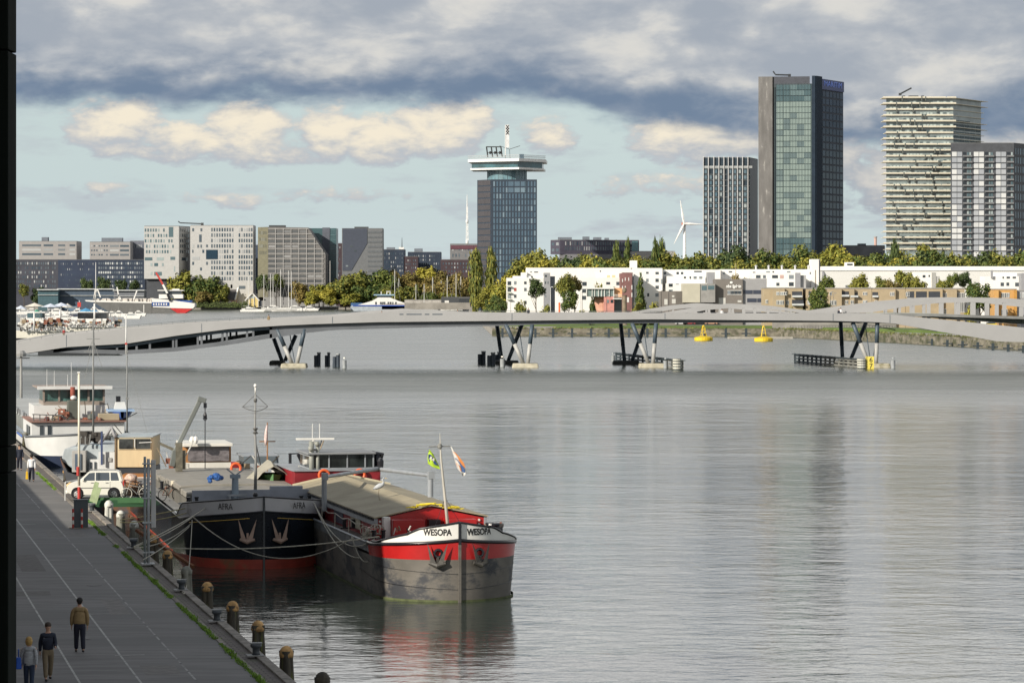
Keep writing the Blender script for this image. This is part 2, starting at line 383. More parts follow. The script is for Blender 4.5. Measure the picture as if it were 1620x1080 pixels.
warehouse(-125, -2.5, 19, 'tall brick warehouse the picture is taken from')
warehouse(-2.4, 26.6, 11.25, 'low brick warehouse beside the quay road')
warehouse(26.7, 50, 18.6, 'high brick warehouse beside the quay road, opposite the black barge')
warehouse(50.1, 150, 8.4, 'long flat brick shed far along the quay road')
# the dark steel column at the left edge
cl = thing('steel_column', 'dark green steel column at the left edge of the view', 'column', (X(-70, 12), 12, QZ))
dg = M('column_paint', (.007, .010, .008), .9, spec=.1, var=.25, scale=2, stretch=(6, 6, .4)); dk = M('column_dark', (.002, .003, .003), .6, var=.1)
wx = X(26, 12.2)-X(-70, 12)
for za, zb in ((0, Z(747, 12)-QZ-.006), (Z(747, 12)-QZ, Z(708, 12)-QZ), (Z(708, 12)-QZ+.006, Z(78, 12)-QZ-.006), (Z(78, 12)-QZ, 17-QZ)):
    MB().box(.13, wx-.0, 0, .2, za, zb).build('flange', dg, cl, bevel=.004)
MB().box(0, .13, .02, .22, 0, 17-QZ).build('web', dk, cl)
# ================================================================ MOORING PILES, BOLLARDS
def pile(px, toppy, cap, body, label, v=.55, r=.235):
    u_ = UPX(px, v); p = Q(u_, v, 0); z = Z(toppy, p.y)
    o = thing('mooring_pile', label, 'mooring pile', (p.x, p.y, 0), hsh(px)*6, 'mooring piles along the quay')
    b = MB()
    for k in range(3):
        a = k*2.094+.4; cx, cy = .09*math.cos(a), .09*math.sin(a)
        b.path([(cx*1.8, cy*1.8, -1), (cx*1.35, cy*1.35, z*.45), (cx, cy, z-.45), (cx*1.1, cy*1.1, z-.16)], [r*.78, r*.68, r*.62, r*.72], 10)
    b.build('post', body, o, smooth=True)
    c_ = MB(); c_.lathe([(r*.97, -.2), (r*1.05, -.12), (r*1.0, -.03), (r*.86, .06), (r*.6, .14), (r*.25, .18), (.01, .185)], 0, 0, z-.18, 16)
    c_.build('cap', cap, o, smooth=True)
    return o
wood = M('wet_shaded_timber', (.050, .043, .030), .7, var=.5, scale=1.2, stretch=(5, 5, .7), bump=.01, dirt=(.09, .10, .02), dscale=.9, dlo=.5, dhi=.62)  # wet timber with the shade below the tops put into its colour
orange = M('sunlit_timber_cap', (.50, .30, .12), .8, var=.35, scale=4, bump=.01, dirt=(.14, .07, .03), dscale=3, dlo=.55, dhi=.7)  # warm sunlight on the pile tops put into the cap colour
greyw = M('weathered_shaded_timber', (.19, .19, .16), .85, var=.3, scale=1.5, stretch=(5, 5, .6), bump=.01)  # grey also stands for shade painted on one pile
whitec = M('guano_white', (.55, .55, .50), .85, var=.2, scale=5, dirt=(.12, .12, .10), dscale=3, dlo=.5, dhi=.66, stretch=(1, 1, .3))
for px, py, c_, b_, lb_ in ((510, 1062, wood, wood, 'wet mooring pile with shade painted into its dark post and cap at the bottom edge of the view'),
        (453, 1021, orange, wood, 'dark mooring pile with a pale sunlit-coloured cap, nearest of the orange-capped ones'),
        (408, 981, orange, wood, 'orange-capped mooring pile second from the nearest, beside the front iron bollard'),
        (368, 950, orange, wood, 'orange-capped mooring pile third from the nearest'),
        (328, 920, orange, wood, 'orange-capped mooring pile just before the bone-grey one'),
        (295, 895, greyw, greyw, 'weathered mooring pile, greyed for shade, with a split front between two orange-capped ones'),
        (265, 870, orange, wood, 'orange-capped mooring pile just past the tall steel lamp post'),
        (243, 845, orange, wood, 'small orange-capped mooring pile half hidden behind the steel lamp post'),
        (212, 823, whitec, greyw, 'whitish mooring pile, nearest of the three white-capped ones'),
        (191, 807, whitec, greyw, 'whitish mooring pile in the middle of the three white-capped ones'),
        (172, 791, whitec, whitec, 'bright white mooring pile below the green jetty, farthest of the three white-capped'),
        (120, 751, orange, wood, 'brown capped mooring pile beside the white flagpole'),
        (105, 739, orange, wood, 'orange-brown mooring pile left of the white flagpole'),
        (40, 683, greyw, wood, 'tan mooring pile far along the quay beside the white ship')):
    pile(px, py, c_, b_, lb_)
iron = M('bollard_iron', (.06, .07, .08), .5, var=.3, scale=5)
def bollard(px, py, label):
    u_ = UPX(px, -.28); p = Q(u_, -.3, QZ+.09)
    o = thing('quay_bollard', label, 'bollard', p, QROT, 'iron bollards on the quay coping')
    MB().box(-.33, .25, -.28, .28, 0, .03).build('base_plate', M('plate_grey', (.25, .25, .24), .7), o)
    b = MB(); b.lathe([(.14, .03), (.12, .12), (.12, .24), (.19, .30), (.2, .36), (.17, .4)], n=14); b.build('post', iron, o, smooth=True)
    MB().box(-.2, .2, -.12, .12, .405, .44).build('head', M('head_grey', (.2, .21, .21), .6), o)
for px, py, lb_ in ((406, 1045, 'small iron bollard on the coping nearest the viewer'), (344, 990, 'small iron bollard on the coping, second from the viewer'),
        (288, 938, 'small iron bollard on the coping beside the grey pile'), (212, 868, 'small iron bollard on the coping with mooring ropes round it'), (146, 806, 'small iron bollard on the coping beside the grey cabinet')):
    bollard(px, py, lb_)
# cabinet with red-white guards
galv = M('galvanised_steel', (.42, .44, .45), .55, .2, var=.12, scale=3)
u_ = UPX(128, -1.75); p = Q(u_, -1.75, QZ+.006)
o = thing('utility_cabinet', 'dark grey utility cabinet on the road edge behind red and white posts', 'cabinet', p, QROT)
MB().box(-.36, .36, -.22, .22, .04, 1.45).build('housing', M('cabinet_grey', (.065, .08, .09), .5, var=.1), o, bevel=.02)
MB().box(-.40, .40, -.26, .26, 1.45, 1.5).build('lid', M('cabinet_lid', (.10, .115, .125), .5), o, bevel=.015)
MB().box(-.6, .6, -.75, .3, 0, .04).build('plinth', conc, o)
redp = M('signal_red', (.45, .04, .03), .5); whp = M('signal_white', (.72, .70, .64), .5)
rw = thing('guard_post', 'short red and white striped guard post left of the cabinet front', 'guard post', Q(u_-.55, -2.2, QZ+.046), 0, 'striped guard posts at the cabinet')
for i in range(5): MB().lathe([(.055, i*.2), (.055, i*.2+.2)], n=10).build('red_stripe' if i % 2 == 0 else 'white_stripe', redp if i % 2 == 0 else whp, rw, smooth=False)
dup(rw, Q(u_-.65, -1.75, QZ+.046), label='short red and white striped guard post at the front right of the cabinet')
# galvanised lamp/flag posts with ties at the quay edge
def post_pair():
    u_ = UPX(246, -.15); p = Q(u_, -.5, QZ+.09); Y = p.y
    o = thing('steel_post', 'tall galvanised double steel post standing at the quay edge in front of the jetty', 'post', p, QROT)
    MB().box(-.3, .3, -.3, .3, 0, .05).build('base_plate', galv, o)
    b = MB(); H = Z(722, Y)-p.z
    b.tube((-.13, 0, .05), (-.13, 0, H), .06, n=12); b.build('pole', M('post_dark', (.27, .30, .31), .6), o, smooth=True)
    b = MB(); b.tube((.03, 0, .05), (.03, 0, H-.1), .07, n=12); b.build('pole', galv, o, smooth=True)
    b = MB(); b.box(.15, .36, -.08, .08, H-3.2, H-.15); b.build('cable_duct', M('duct_grey', (.5, .5, .49), .6), o, bevel=.02)
    for z in (H-.35, H-1.9, H-3.0, .5): MB().box(-.24, .3, -.11, .11, z, z+.06).build('bracket', galv, o)
post_pair()
# ================================================================ BRIDGE
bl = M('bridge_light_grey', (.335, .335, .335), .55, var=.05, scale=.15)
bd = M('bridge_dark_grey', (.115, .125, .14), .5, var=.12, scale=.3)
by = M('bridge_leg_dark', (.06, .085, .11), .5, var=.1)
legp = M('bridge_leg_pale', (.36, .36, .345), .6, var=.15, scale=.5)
YN, YF = 566.0, 589.0
br = thing('bridge', 'long pale grey steel bridge with low arches on V-shaped legs across the water', 'bridge', (0, 578, 0))
def interp(pts, x):
    for (a, b), (c_, d) in zip(pts, pts[1:]):
        if a <= x <= c_: return b+(d-b)*(x-a)/(c_-a)
    return pts[0][1] if x < pts[0][0] else pts[-1][1]
TOP = [(-60, 560), (28, 543), (97, 530), (194, 521), (305, 512), (417, 506.5), (558, 499), (602, 494.5), (672, 489), (746, 494), (839, 495.5), (1040, 495), (1320, 495.5), (1395, 496), (1472, 503.5), (1558, 512), (1620, 518), (1760, 533)]
BOT = [(-60, 582), (28, 561), (105, 549), (200, 543.5), (278, 531), (361, 520.5), (444, 515), (499, 512.6), (597, 509.5), (795, 507.5), (1036, 505), (1320, 507.5), (1387, 509.5), (1417, 512), (1484, 524), (1555, 535.5), (1577, 540), (1620, 541), (1760, 545)]
DT = [(x, y-.5) for x, y in BOT]
DB = [(-60, 583), (28, 562), (83, 557.5), (200, 560.5), (278, 556), (361, 545.5), (430, 534.5), (481, 527), (528, 522), (647, 518.5), (785, 515.5), (888, 512.6), (1050, 511), (1220, 510), (1313, 510), (1400, 511), (1430, 514), (1484, 525)]
def band(top, bot, px0, px1, y0, y1, step=12, dx=0, Yref=YN):
    b = MB(); xs = []; x = px0
    while x < px1: xs.append(x); x += step
    xs.append(px1); n = len(xs); vs = []
    for yy in (y0, y1):
        for x in xs:
            vs.append((X(x, Yref)+dx, yy, Z(interp(bot, x), Yref))); vs.append((X(x, Yref)+dx, yy, Z(interp(top, x), Yref)))
    fs = []
    for i in range(n-1):
        a, c_ = 2*i, 2*i+2; o_ = 2*n
        fs += [(a, c_, c_+1, a+1), (a+o_, a+1+o_, c_+1+o_, c_+o_), (a+1, c_+1, c_+1+o_, a+1+o_), (a, a+o_, c_+o_, c_)]
    fs += [(0, 1, 1+2*n, 2*n), (2*n-2, 4*n-2, 4*n-1, 2*n-1)]
    return b.add(vs, fs)
band(TOP, BOT, -60, 1760, YN, YN+.7).build('side_girder', bl, br, world=True)
band(TOP, BOT, -60, 1400, YF, YF+.7, dx=-5).build('side_girder', bl, br, world=True, label='far side girder')
# underside: upper and lower chord with posts between where the girder opens out
up_ = [(x, y+2) for x, y in BOT]
for Yk, dx in ((YN+.9, 0), (YF-.6, -5)):
    for a, b_ in ((83, 430),):                       # open truss at the left
        low = [(x, y-6.5) for x, y in DB]
        uu = [(x, y+5.5) for x, y in BOT]
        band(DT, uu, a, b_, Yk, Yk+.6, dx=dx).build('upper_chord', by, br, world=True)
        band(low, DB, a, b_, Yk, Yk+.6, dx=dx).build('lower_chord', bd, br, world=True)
    for px in (110, 152, 184, 215, 236, 273, 278, 312, 318, 351, 358, 390, 400):
        MB().box(X(px-1.6, YN)+dx, X(px+1.6, YN)+dx, Yk+.02, Yk+.55, Z(interp(DB, px)-3, YN), Z(interp(BOT, px)+3, YN)).build('post', bd, br, world=True)
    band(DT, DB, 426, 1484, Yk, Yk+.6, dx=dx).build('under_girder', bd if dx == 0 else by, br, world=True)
band([(x, y+1) for x, y in BOT], [(x, y-5) for x, y in DB], 105, 335, YF-.9, YF-.65, dx=-5).build('shade_sheet', M('bridge_teal_shade', (.035, .055, .065), .6), br, world=True)  # dark sheet standing in for the far girder in shadow
# deck between the girders and its soffit
dkm = M('bridge_deck', (.20, .205, .20), .8, var=.15)
b = MB(); xs = [x for x in range(-60, 1761, 20)]
for top, bot, yy0, yy1 in ((0, 3, YN+.75, YF-.05),):
    def zz(x): return Z(interp(BOT if x < 1390 else [(1390, 500), (1470, 499.5), (1620, 504), (1760, 508)], x)-3.5, YN)
    vs = []; fs = []
    for x in xs:
        z = zz(x); vs += [(X(x, YN), yy0, z), (X(x, YN)-5, yy1, z), (X(x, YN), yy0, z-.5), (X(x, YN)-5, yy1, z-.5)]
    for i in range(len(xs)-1):
        a = i*4; fs += [(a, a+4, a+5, a+1), (a+2, a+3, a+7, a+6), (a, a+2, a+6, a+4), (a+1, a+5, a+7, a+3)]
    b.add(vs, fs)
b.build('deck', dkm, br, world=True)
# arches rising above the girder
def arch(top, bot, posts, Yk, dx=0, pw=5):
    band(top, bot, top[0][0], top[-1][0], Yk, Yk+.6, step=8, dx=dx).build('arch', bl, br, world=True)
    for px, w in posts:
        MB().box(X(px-w/2, YN)+dx, X(px+w/2, YN)+dx, Yk+.03, Yk+.57, Z(interp(TOP, px)+1, YN), Z(interp(bot, px)-1, YN)).build('arch_post', bl, br, world=True)
A1t = [(1046, 495.3), (1086, 488.5), (1113, 484), (1155, 480), (1195, 482), (1224, 484), (1254, 488), (1298, 493.5), (1325, 496)]
A1b = [(1046, 496.3), (1095, 494.5), (1118, 490.5), (1155, 487.2), (1196, 487.2), (1224, 490), (1254, 493), (1276, 495.4), (1325, 497)]
A2t = [(1318, 495.5), (1345, 491.5), (1390, 485), (1454, 477), (1521, 471), (1570, 470.5), (1620, 472), (1760, 484)]
A2b = [(1318, 496.5), (1400, 494.5), (1454, 485), (1506, 479.5), (1570, 478), (1620, 479.2), (1760, 494)]
p1 = [(1118, 3), (1155, 4), (1177, 4), (1195, 4), (1216, 4), (1235, 4), (1252, 3)]
p2 = [(1422, 4), (1444, 4), (1466, 4), (1483, 5), (1510, 6), (1538, 6), (1560, 5), (1584, 7), (1612, 6), (1650, 6), (1690, 6)]
for Yk, dx in ((YN+1.0, 0), (YF-1.2, -5)):
    arch(A1t, A1b, p1, Yk, dx)
def zarch(px): return px
# right arch posts run down to the high deck
for Yk, dx in ((YN+7.0, -1.5), (YF-1.2, -5)):
    band(A2t, A2b, 1318, 1760, Yk, Yk+.6, step=8, dx=dx).build('arch', bl, br, world=True)
    for px, w in p2:
        MB().box(X(px-w/2, YN)+dx, X(px+w/2, YN)+dx, Yk+.03, Yk+.57, Z(500, YN)-.6, Z(interp(A2b, px)-1, YN)).build('arch_post', bl, br, world=True)
band([(1390, 495), (1470, 495.2), (1560, 498.5), (1620, 501.5), (1760, 507)], [(1390, 498), (1470, 501), (1540, 507), (1620, 512), (1760, 520)], 1390, 1760, YN+6.8, YN+7.5, dx=-1.5).build('side_girder', M('bridge_green_grey', (.30, .32, .30), .6, var=.06), br, world=True, label='upper greenish girder of the high deck')
# small slits in the low hump
hb = MB()
for a, b_ in ((632, 638), (643, 667), (672, 679), (684, 700)):
    hb.box(X(a, YN), X(b_, YN), YN-.03, YN+.1, Z(497.8, YN), Z(496.3, YN))
hb.build('opening', by, br, world=True)
# joints in the girder face
jb = MB()
for px in (105, 319, 526, 810, 1052, 1318, 1408): jb.box(X(px-.4, YN), X(px+.4, YN), YN-.02, YN+.05, Z(interp(BOT, px)-.5, YN), Z(interp(TOP, px)+.5, YN))
jb.build('expansion_joint', by, br, world=True)
# railing along the near edge
for a, b_, off in ((200, 427, 5.5), (760, 1050, 3.0), (1400, 1620, 3.5), (28, 200, 3.5)):
    rb = MB(); pts = []
    for px in range(a, b_+1, 9): pts.append((X(px, YN), YN+1.2, Z(interp(TOP, px)-off, YN)))
    rb.path(pts, .05, 4)
    if off > 4: rb.path([(p[0], p[1], p[2]-.28) for p in pts], .04, 4)
    for p in pts[::2]: rb.tube((p[0], p[1], p[2]-.45), p, .04, n=4)
    rb.build('railing', M('rail_grey', (.12, .13, .13), .5), br, world=True)
# legs and footings
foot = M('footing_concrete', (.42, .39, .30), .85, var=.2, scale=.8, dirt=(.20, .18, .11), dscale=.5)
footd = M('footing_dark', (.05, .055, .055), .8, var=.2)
def leg(p0, p1, split=.55, mat0=None, r=.40):
    p0, p1 = Vector(p0), Vector(p1); pm = p0.lerp(p1, split)
    o_ = MB().tube(p0, pm, r, r*.95, 12).build('leg', by, br, smooth=True, world=True)
    if mat0 is not None:
        MB().tube(pm, p1, r*.95, r*.9, 12).build('leg_foot', mat0, o_, smooth=True).location = -Vector(br.location)
    else: MB().tube(pm, p1, r*.95, r*.9, 12).build('leg_foot', by, o_, smooth=True).location = -Vector(br.location)
for near, far, fn, ff in (
    (((438, 520, 462), (482, 520, 470)), ((433, 535, 446), (468, 530, 451)), (444, 487, 579), (426, 452, 573)),
    (((800, 513, 828), (842, 513, 835)), ((786, 513, 794), (826, 513, 804)), (809, 853, 578), (782, 822, 571)),
    (((1000, 511, 1026), (1038, 511, 1033)), ((982, 511, 988), (1021, 511, 1000)), (1009, 1053, 578), (968, 1012, 571)),
    (((1349, 510, 1374), (1388, 510, 1386)), ((1330, 510, 1333), (1370, 510, 1345)), (1366, 1408, 577), (1322, 1362, 570))):
    Yn = YN+1.2; Yf = 590
    for a, yt, b_ in near: leg((X(a, Yn), Yn, Z(yt, Yn)), (X(b_, Yn), Yn, .7), .5, legp)
    for a, yt, b_ in far: leg((X(a, Yf), Yf, Z(yt, Yf)), (X(b_, Yf), Yf, .7), .6, None)
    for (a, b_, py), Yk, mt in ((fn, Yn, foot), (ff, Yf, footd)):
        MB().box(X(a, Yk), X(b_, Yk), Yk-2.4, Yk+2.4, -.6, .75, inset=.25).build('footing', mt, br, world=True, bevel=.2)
    # thin bracing rods between the V legs
    rb = MB()
    xm = X(near[1][2]-4, Yn)
    for d in (-1, 1): rb.tube((xm+d*1.2, Yn+3, Z(near[0][1], Yn)-.3), (xm+d*.2, Yn+3, .8), .09, n=5)
    rb.build('bracing_rod', by, br, world=True)
# dolphins beside the piers
fend = M('fender_blue_black', (.035, .05, .07), .6, var=.3, scale=.7)
galg = M('fender_grey', (.30, .32, .33), .6, var=.2)
def dolphin(px, pyb, w, h, label, mat=fend, top=None, n=2):
    Y = GY(pyb); o = thing('fender_pile', label, 'fender pile', (X(px, Y), Y, 0), 0, 'steel piles beside the bridge piers')
    hm = h*Y/F; wm = w*Y/F
    for k in range(n):
        MB().lathe([(wm/n*.55, -1), (wm/n*.55, hm*(1 if k % 2 else .84))], cx=wm*(-.25+.5*k) if n > 1 else 0, n=12).build('pile', mat, o, smooth=False)
    MB().lathe([(wm*.34, 0), (wm*.3, .25)], cz=hm*(.99), cx=wm*(.25 if n > 1 else 0), n=12).build('cap', top or galg, o)
for a in ((502, 578, 10, 19, 'dark double fender pile standing nearest the left bridge pier'), (518, 578, 8, 19, 'dark double fender pile in the middle of three right of the left pier'),
          (532, 580, 11, 19, 'wide dark fender pile just left of the white-topped one'), (762, 576, 12, 19, 'leftmost dark fender pile beside the second bridge pier'),
          (777, 578, 12, 19, 'dark fender pile second from the left at the second bridge pier'), (787, 575, 8, 17, 'small dark fender pile half behind the second pier')):
    dolphin(*a)
for a in ((545, 582, 6, 15, 'slim grey guide pile with a bright white top right of the left pier'), (795, 580, 7, 15, 'slim grey guide pile with a white top beside the second pier')):
    dolphin(*a, mat=galg, top=whp, n=1)
for a in ((1053, 582, 6, 14, 'plain grey guide pile at the third pier, left of the timber fender'), (1413, 582, 6, 15, 'plain grey guide pile right of the fourth pier'), (970, 572, 5, 12, 'thin grey pile left of the third pier')):
    dolphin(*a, mat=galg, n=1)
# timber guide fenders
tim = M('fender_timber', (.20, .20, .18), .8, var=.3, scale=.6, dirt=(.06, .07, .07), dscale=.3)
timd = M('fender_timber_dark', (.035, .05, .06), .8, var=.3)
def fender(px0, y0, px1, y1, hgt, label, dark_to):
    A = G(px0, y0); B = G(px1, y1); o = thing('guide_fender', label, 'fender', (A+B)/2); L = (B-A).length
    d = (B-A).normalized()
    for k, zf in enumerate((.12, .45, .78)):
        m0 = A.lerp(B, dark_to)
        for P0, P1, mt in ((A, m0, timd), (m0, B, tim)):
            MB().bar(P0+Vector((0, 0, hgt*zf)), P1+Vector((0, 0, hgt*zf)), .3, hgt*.17).build('rail', mt, o, world=True)
    n = 14
    for i in range(n+1):
        p = A.lerp(B, i/n)+Vector((0, .4, 0)); MB().box(p.x-.18, p.x+.18, p.y-.1, p.y+.25, -1, hgt*1.0).build('post', timd if i/n < dark_to else tim, o, world=True)
    MB().bar(A+Vector((0, 1.1, hgt*.93)), B+Vector((0, 1.1, hgt*.93)), 1.2, .12).build('walkway', timd, o, world=True)
    return o
fender(1258, 573, 1358, 582, 1.75, 'long open timber guide fender left of the fourth bridge pier', .45)
fender(975, 571, 1080, 585, 1.75, 'dark timber guide fender running out behind the third bridge pier', .8)
def striped(px, py, h, r, label):
    p = G(px, py); o = thing('banded_pile', label, 'banded pile', p, 0, 'banded end piles of the fenders')
    b = MB(); b.lathe([(r*.9, -1), (r*.9, h)], n=14); b.build('core', timd, o)
    for k in range(4): MB().lathe([(r, h*(.1+.24*k)), (r, h*(.1+.24*k)+h*.15)], n=14).build('band', M('band_cream', (.55, .54, .46), .6), o)
striped(1363, 583, 1.8, .8, 'cream and dark banded pile beside the yellow number board'); striped(1071, 585, 2.0, .75, 'cream and dark banded pile at the end of the dark fender')
p = G(1376, 583); o = thing('depth_board', 'yellow height gauge board with black numbers 6 and 7 at the fourth pier', 'board', p)
MB().box(-.75, .75, -.1, .1, 0, 2.2).build('board', M('gauge_yellow', (.70, .58, .10), .6), o)
blk = M('lettering_black', (.01, .01, .01), .6)
text('number', '6', 1.25, blk, o, (.2, -.13, 1.55), (R(90), 0, 0)); text('number', '7', 1.25, blk, o, (.2, -.13, .45), (R(90), 0, 0))
tb = MB()
for k in range(10): tb.box(-.72, -.38 if k % 2 else -.5, -.14, -.11, .1+k*.21, .18+k*.21)
tb.build('scale_mark', blk, o)
# ================================================================ FAR LAND
grassm = M('grass_green', (.085, .13, .03), .95, var=.3, scale=.05)
stone = M('bank_stone', (.17, .155, .12), .9, var=.35, scale=.4, stretch=(1, 1, 2), dirt=(.06, .065, .035), dscale=.25, dlo=.45, dhi=.62)
paving = M('bank_paving', (.27, .255, .23), .9, var=.15, scale=.2)
# right-hand peninsula
c1 = G(780, 531.5); c2 = G(1232, 532.5); c3 = G(1400, 541); c4 = G(1620, 554); c5 = G(1900, 566)
land = [(c.x, c.y) for c in (c1, c2, c3, c4, c5)]
c0 = (X(742, 1900), 1900); cz_ = (X(742, 2290), 2290)
poly = land+[(2600, 600), (2600, 9000), (-2600, 9000), (-2600, 2330), (X(300, 2290), 2290), (X(742, 2290), 2290), c0]
def groundpoly(poly, z0, z1, name, mat, kind='structure'):
    b = MB().prism(poly, z0, z1, 'z'); return struct(b.build(name, mat), kind)
groundpoly(poly, -2, 1.9, 'ground', paving)
groundpoly([(land[0][0]-.3, land[0][1]-.3)]+[(x, y-.45) for x, y in land[1:]]+[(land[-1][0], land[-1][1]+2)]+[(x, y+1.5) for x, y in land[::-1][1:-1]]+[(land[0][0]+1, land[0][1]+2)], -1.5, 2.55, 'quay_wall', stone)
def strip(pxs, yoff, z, w, mat, name='lawn', kind='structure'):
    P = [(X(px, y_), y_) for px, y_ in pxs]; b = MB()
    poly = P+[(X(px, y_+w), y_+w) for px, y_ in pxs[::-1]]
    return struct(MB().prism(poly, 1.0, z, 'z').build(name, mat), kind)
strip([(880, 975), (1232, 975), (1420, 905), (1620, 830), (1760, 790)], 0, 2.75, 42, grassm)
strip([(790, 1060), (1080, 1060)], 0, 4.1, 60, grassm)      # lawn behind the bridge at the left
strip([(1080, 1035), (1700, 1035)], 0, 2.6, 30, M('road_grey', (.24, .24, .235), .9), 'road')
# timber dolphins against the bank wall
for i, px in enumerate((795, 847, 875, 905, 935, 963, 995, 1024, 1053, 1085, 1148, 1180)):
    p = G(px, 533); o = thing('wall_timber', 'dark timber fender post standing against the stone bank wall, %s from its left end' % ['first', 'second', 'third', 'fourth', 'fifth', 'sixth', 'seventh', 'eighth', 'ninth', 'tenth', 'eleventh', 'twelfth'][i], 'fender post', (p.x, p.y-1.0, 0), 0, 'timber posts along the bank wall')
    MB().box(-.35, .35, -.2, .45, -1, 2.6).build('post', timd, o); MB().box(-1.4, 1.4, .0, .25, .9, 1.25).build('waler', timd, o)
cw = G(1420, 541)
for i in range(9):
    px = 1426+i*24; y0 = 541.5+i*1.95; p = G(px, y0)
    o = thing('wall_timber', 'dark timber post against the right-hand bank wall under the rising ramp, %s from the left' % ['first', 'second', 'third', 'fourth', 'fifth', 'sixth', 'seventh', 'eighth', 'ninth'][i], 'fender post', (p.x, p.y-1.0, 0), 0, 'timber posts along the right bank wall')
    MB().box(-.3, .3, -.2, .45, -1, 1.6).build('post', timd, o); MB().box(-1.2, 1.2, 0, .25, .5, .8).build('waler', timd, o)
# weeds on the bank walls
wbm = M('weed_green', (.13, .14, .045), .9, var=.4, rnd=.4); weeds = MB(); rg = random.Random(11)
for i in range(2600):
    f = rg.random(); seg = rg.choice(((c1, c2), (c2, c3), (c3, c4), (c2, c3), (c3, c4), (c4, c5)))
    p = seg[0].lerp(seg[1], f); dens = .5+.5*math.sin(p.x*.11)*math.sin(p.x*.043+2)
    if rg.random() > dens: continue
    z = 2.4 if rg.random() < .7 else rg.uniform(.3, 2.3); a = rg.random()*6.28; s_ = rg.uniform(.2, .7)*(1 if z > 2 else .6)
    p = Vector((p.x, p.y-.7+rg.random()*.5, z)); weeds.add([p+Vector((math.cos(a)*s_, math.sin(a)*s_*.5, 0)), p-Vector((math.cos(a)*s_, 0, 0)), p+Vector((0, -.1, s_*.9))], [(0, 1, 2)])
struct(weeds.build('weeds', wbm), 'stuff')
# grey concrete parapet wall and jetty pieces on the bank
def wall_(px0, px1, Y, z0, z1, mat, label, name='parapet_wall', cat='wall', dpt=.8):
    o = thing(name, label, cat, (X(px0, Y), Y, z0)); MB().box(X(px0, Y), X(px1, Y), Y, Y+dpt, z0, z1).build('wall', mat, o, world=True)
    MB().box(X(px0, Y)-.05, X(px1, Y)+.05, Y-.08, Y+dpt+.08, z1, z1+.18).build('coping', M('wall_cap', (.36, .34, .3), .9), o, world=True); return o
wall_(1222, 1418, 948, 2.4, 4.6, M('mid_concrete', (.25, .24, .22), .9, var=.2, scale=.2), 'grey concrete parapet wall behind the fourth bridge pier')
wall_(640, 795, 2040, 1.8, 6.0, M('far_stone', (.25, .235, .21), .9, var=.25, scale=.1), 'long low stone wall at the end of the far jetty')
wall_(604, 726, 2150, 1.2, 5.0, M('far_pale_stone', (.42, .39, .34), .9, var=.2, scale=.1), 'pale quay wall behind the ferry right end')
o = thing('hedge', 'clipped green hedge strip on the far bank beside the red-hulled ship', 'hedge', (X(350, 2285), 2285, 1.9))
hb = MB(); rg = random.Random(5)
for i in range(1800):
    p = Vector((rg.uniform(X(308, 2285), X(393, 2285)), 2285+rg.uniform(-2, 2), 1.9+rg.random()*3.6*(.85+.3*math.sin(i*.01)))); s_ = .7
    a, c_ = rg.random()*6.28, rg.uniform(-1, 1)
    hb.add([p+Vector((math.cos(a)*s_, -.3, c_*s_)), p+Vector((-math.sin(a)*s_, -.3, math.cos(a)*s_)), p-Vector((math.cos(a)*s_, 0, s_*.6))], [(0, 1, 2)])
MB().box(X(308, 2285), X(393, 2285), 2284.6, 2286, 1.9, 4.6).build('stems', M('hedge_dark', (.04, .05, .02), .9), o, world=True)
hb.build('foliage', M('hedge_leaf', (.075, .10, .03), .9, rnd=.4), o, world=True)
# ================================================================ BUILDINGS
def footprint(kind, *a):
    """2 visible corners + depth, or 3 visible corners -> list of world points, front first"""
    P = [Vector((X(px, Y), Y)) for px, Y in a[0]]
    if len(P) == 2:
        d = (P[1]-P[0]).normalized(); n = Vector((-d.y, d.x)); return [P[0], P[1], P[1]+n*a[1], P[0]+n*a[1]]
    return [P[0], P[1], P[2], P[0]+P[2]-P[1]]
def prismb(P, z0, z1, grow=0.0):
    c = sum((Vector(p) for p in P), Vector((0, 0)))/len(P)
    return MB().prism([tuple(Vector(p)+(Vector(p)-c).normalized()*grow) for p in P], z0, z1, 'z')
def facade_rects(o, A, B, rects, mat, name='window', proud=.06, cap=100, sub=None):
    """rects: (along0, along1, z0, z1) in metres on the wall from A to B"""
    A = Vector(A); B = Vector(B); d = (B-A).normalized(); rz = math.atan2(d.y, d.x); base = Vector(o.location)
    n_used = o.get('_n', 0); cache = {}; rest = MB()
    rects = sorted(rects, key=lambda r: -(r[1]-r[0])*(r[3]-r[2]))
    for r in rects:
        w, h = r[1]-r[0], r[3]-r[2]; p = A+d*((r[0]+r[1])/2)
        if n_used < cap:
            k = (round(w, 1), round(h, 1))
            if k not in cache: cache[k] = MB().box(-k[0]/2, k[0]/2, -proud, 0.02, 0, k[1]).mesh(name, mat)
            w_ = bpy.data.objects.new(name, cache[k]); COL.objects.link(w_); w_.parent = o; w_.location = (p.x-base.x, p.y-base.y, r[2]-base.z); w_.rotation_euler = (0, 0, rz); n_used += 1
        else:
            n = Vector((d.y, -d.x)); a, b_ = A+d*r[0], A+d*r[1]
            rest.add([(a.x+n.x*proud, a.y+n.y*proud, r[2]), (b_.x+n.x*proud, b_.y+n.y*proud, r[2]), (b_.x+n.x*proud, b_.y+n.y*proud, r[3]), (a.x+n.x*proud, a.y+n.y*proud, r[3])], [(0, 1, 2, 3)])
    if rest.v:
        ob = rest.build(name, mat, o, world=True); ob['kind'] = 'stuff'
    o['_n'] = n_used
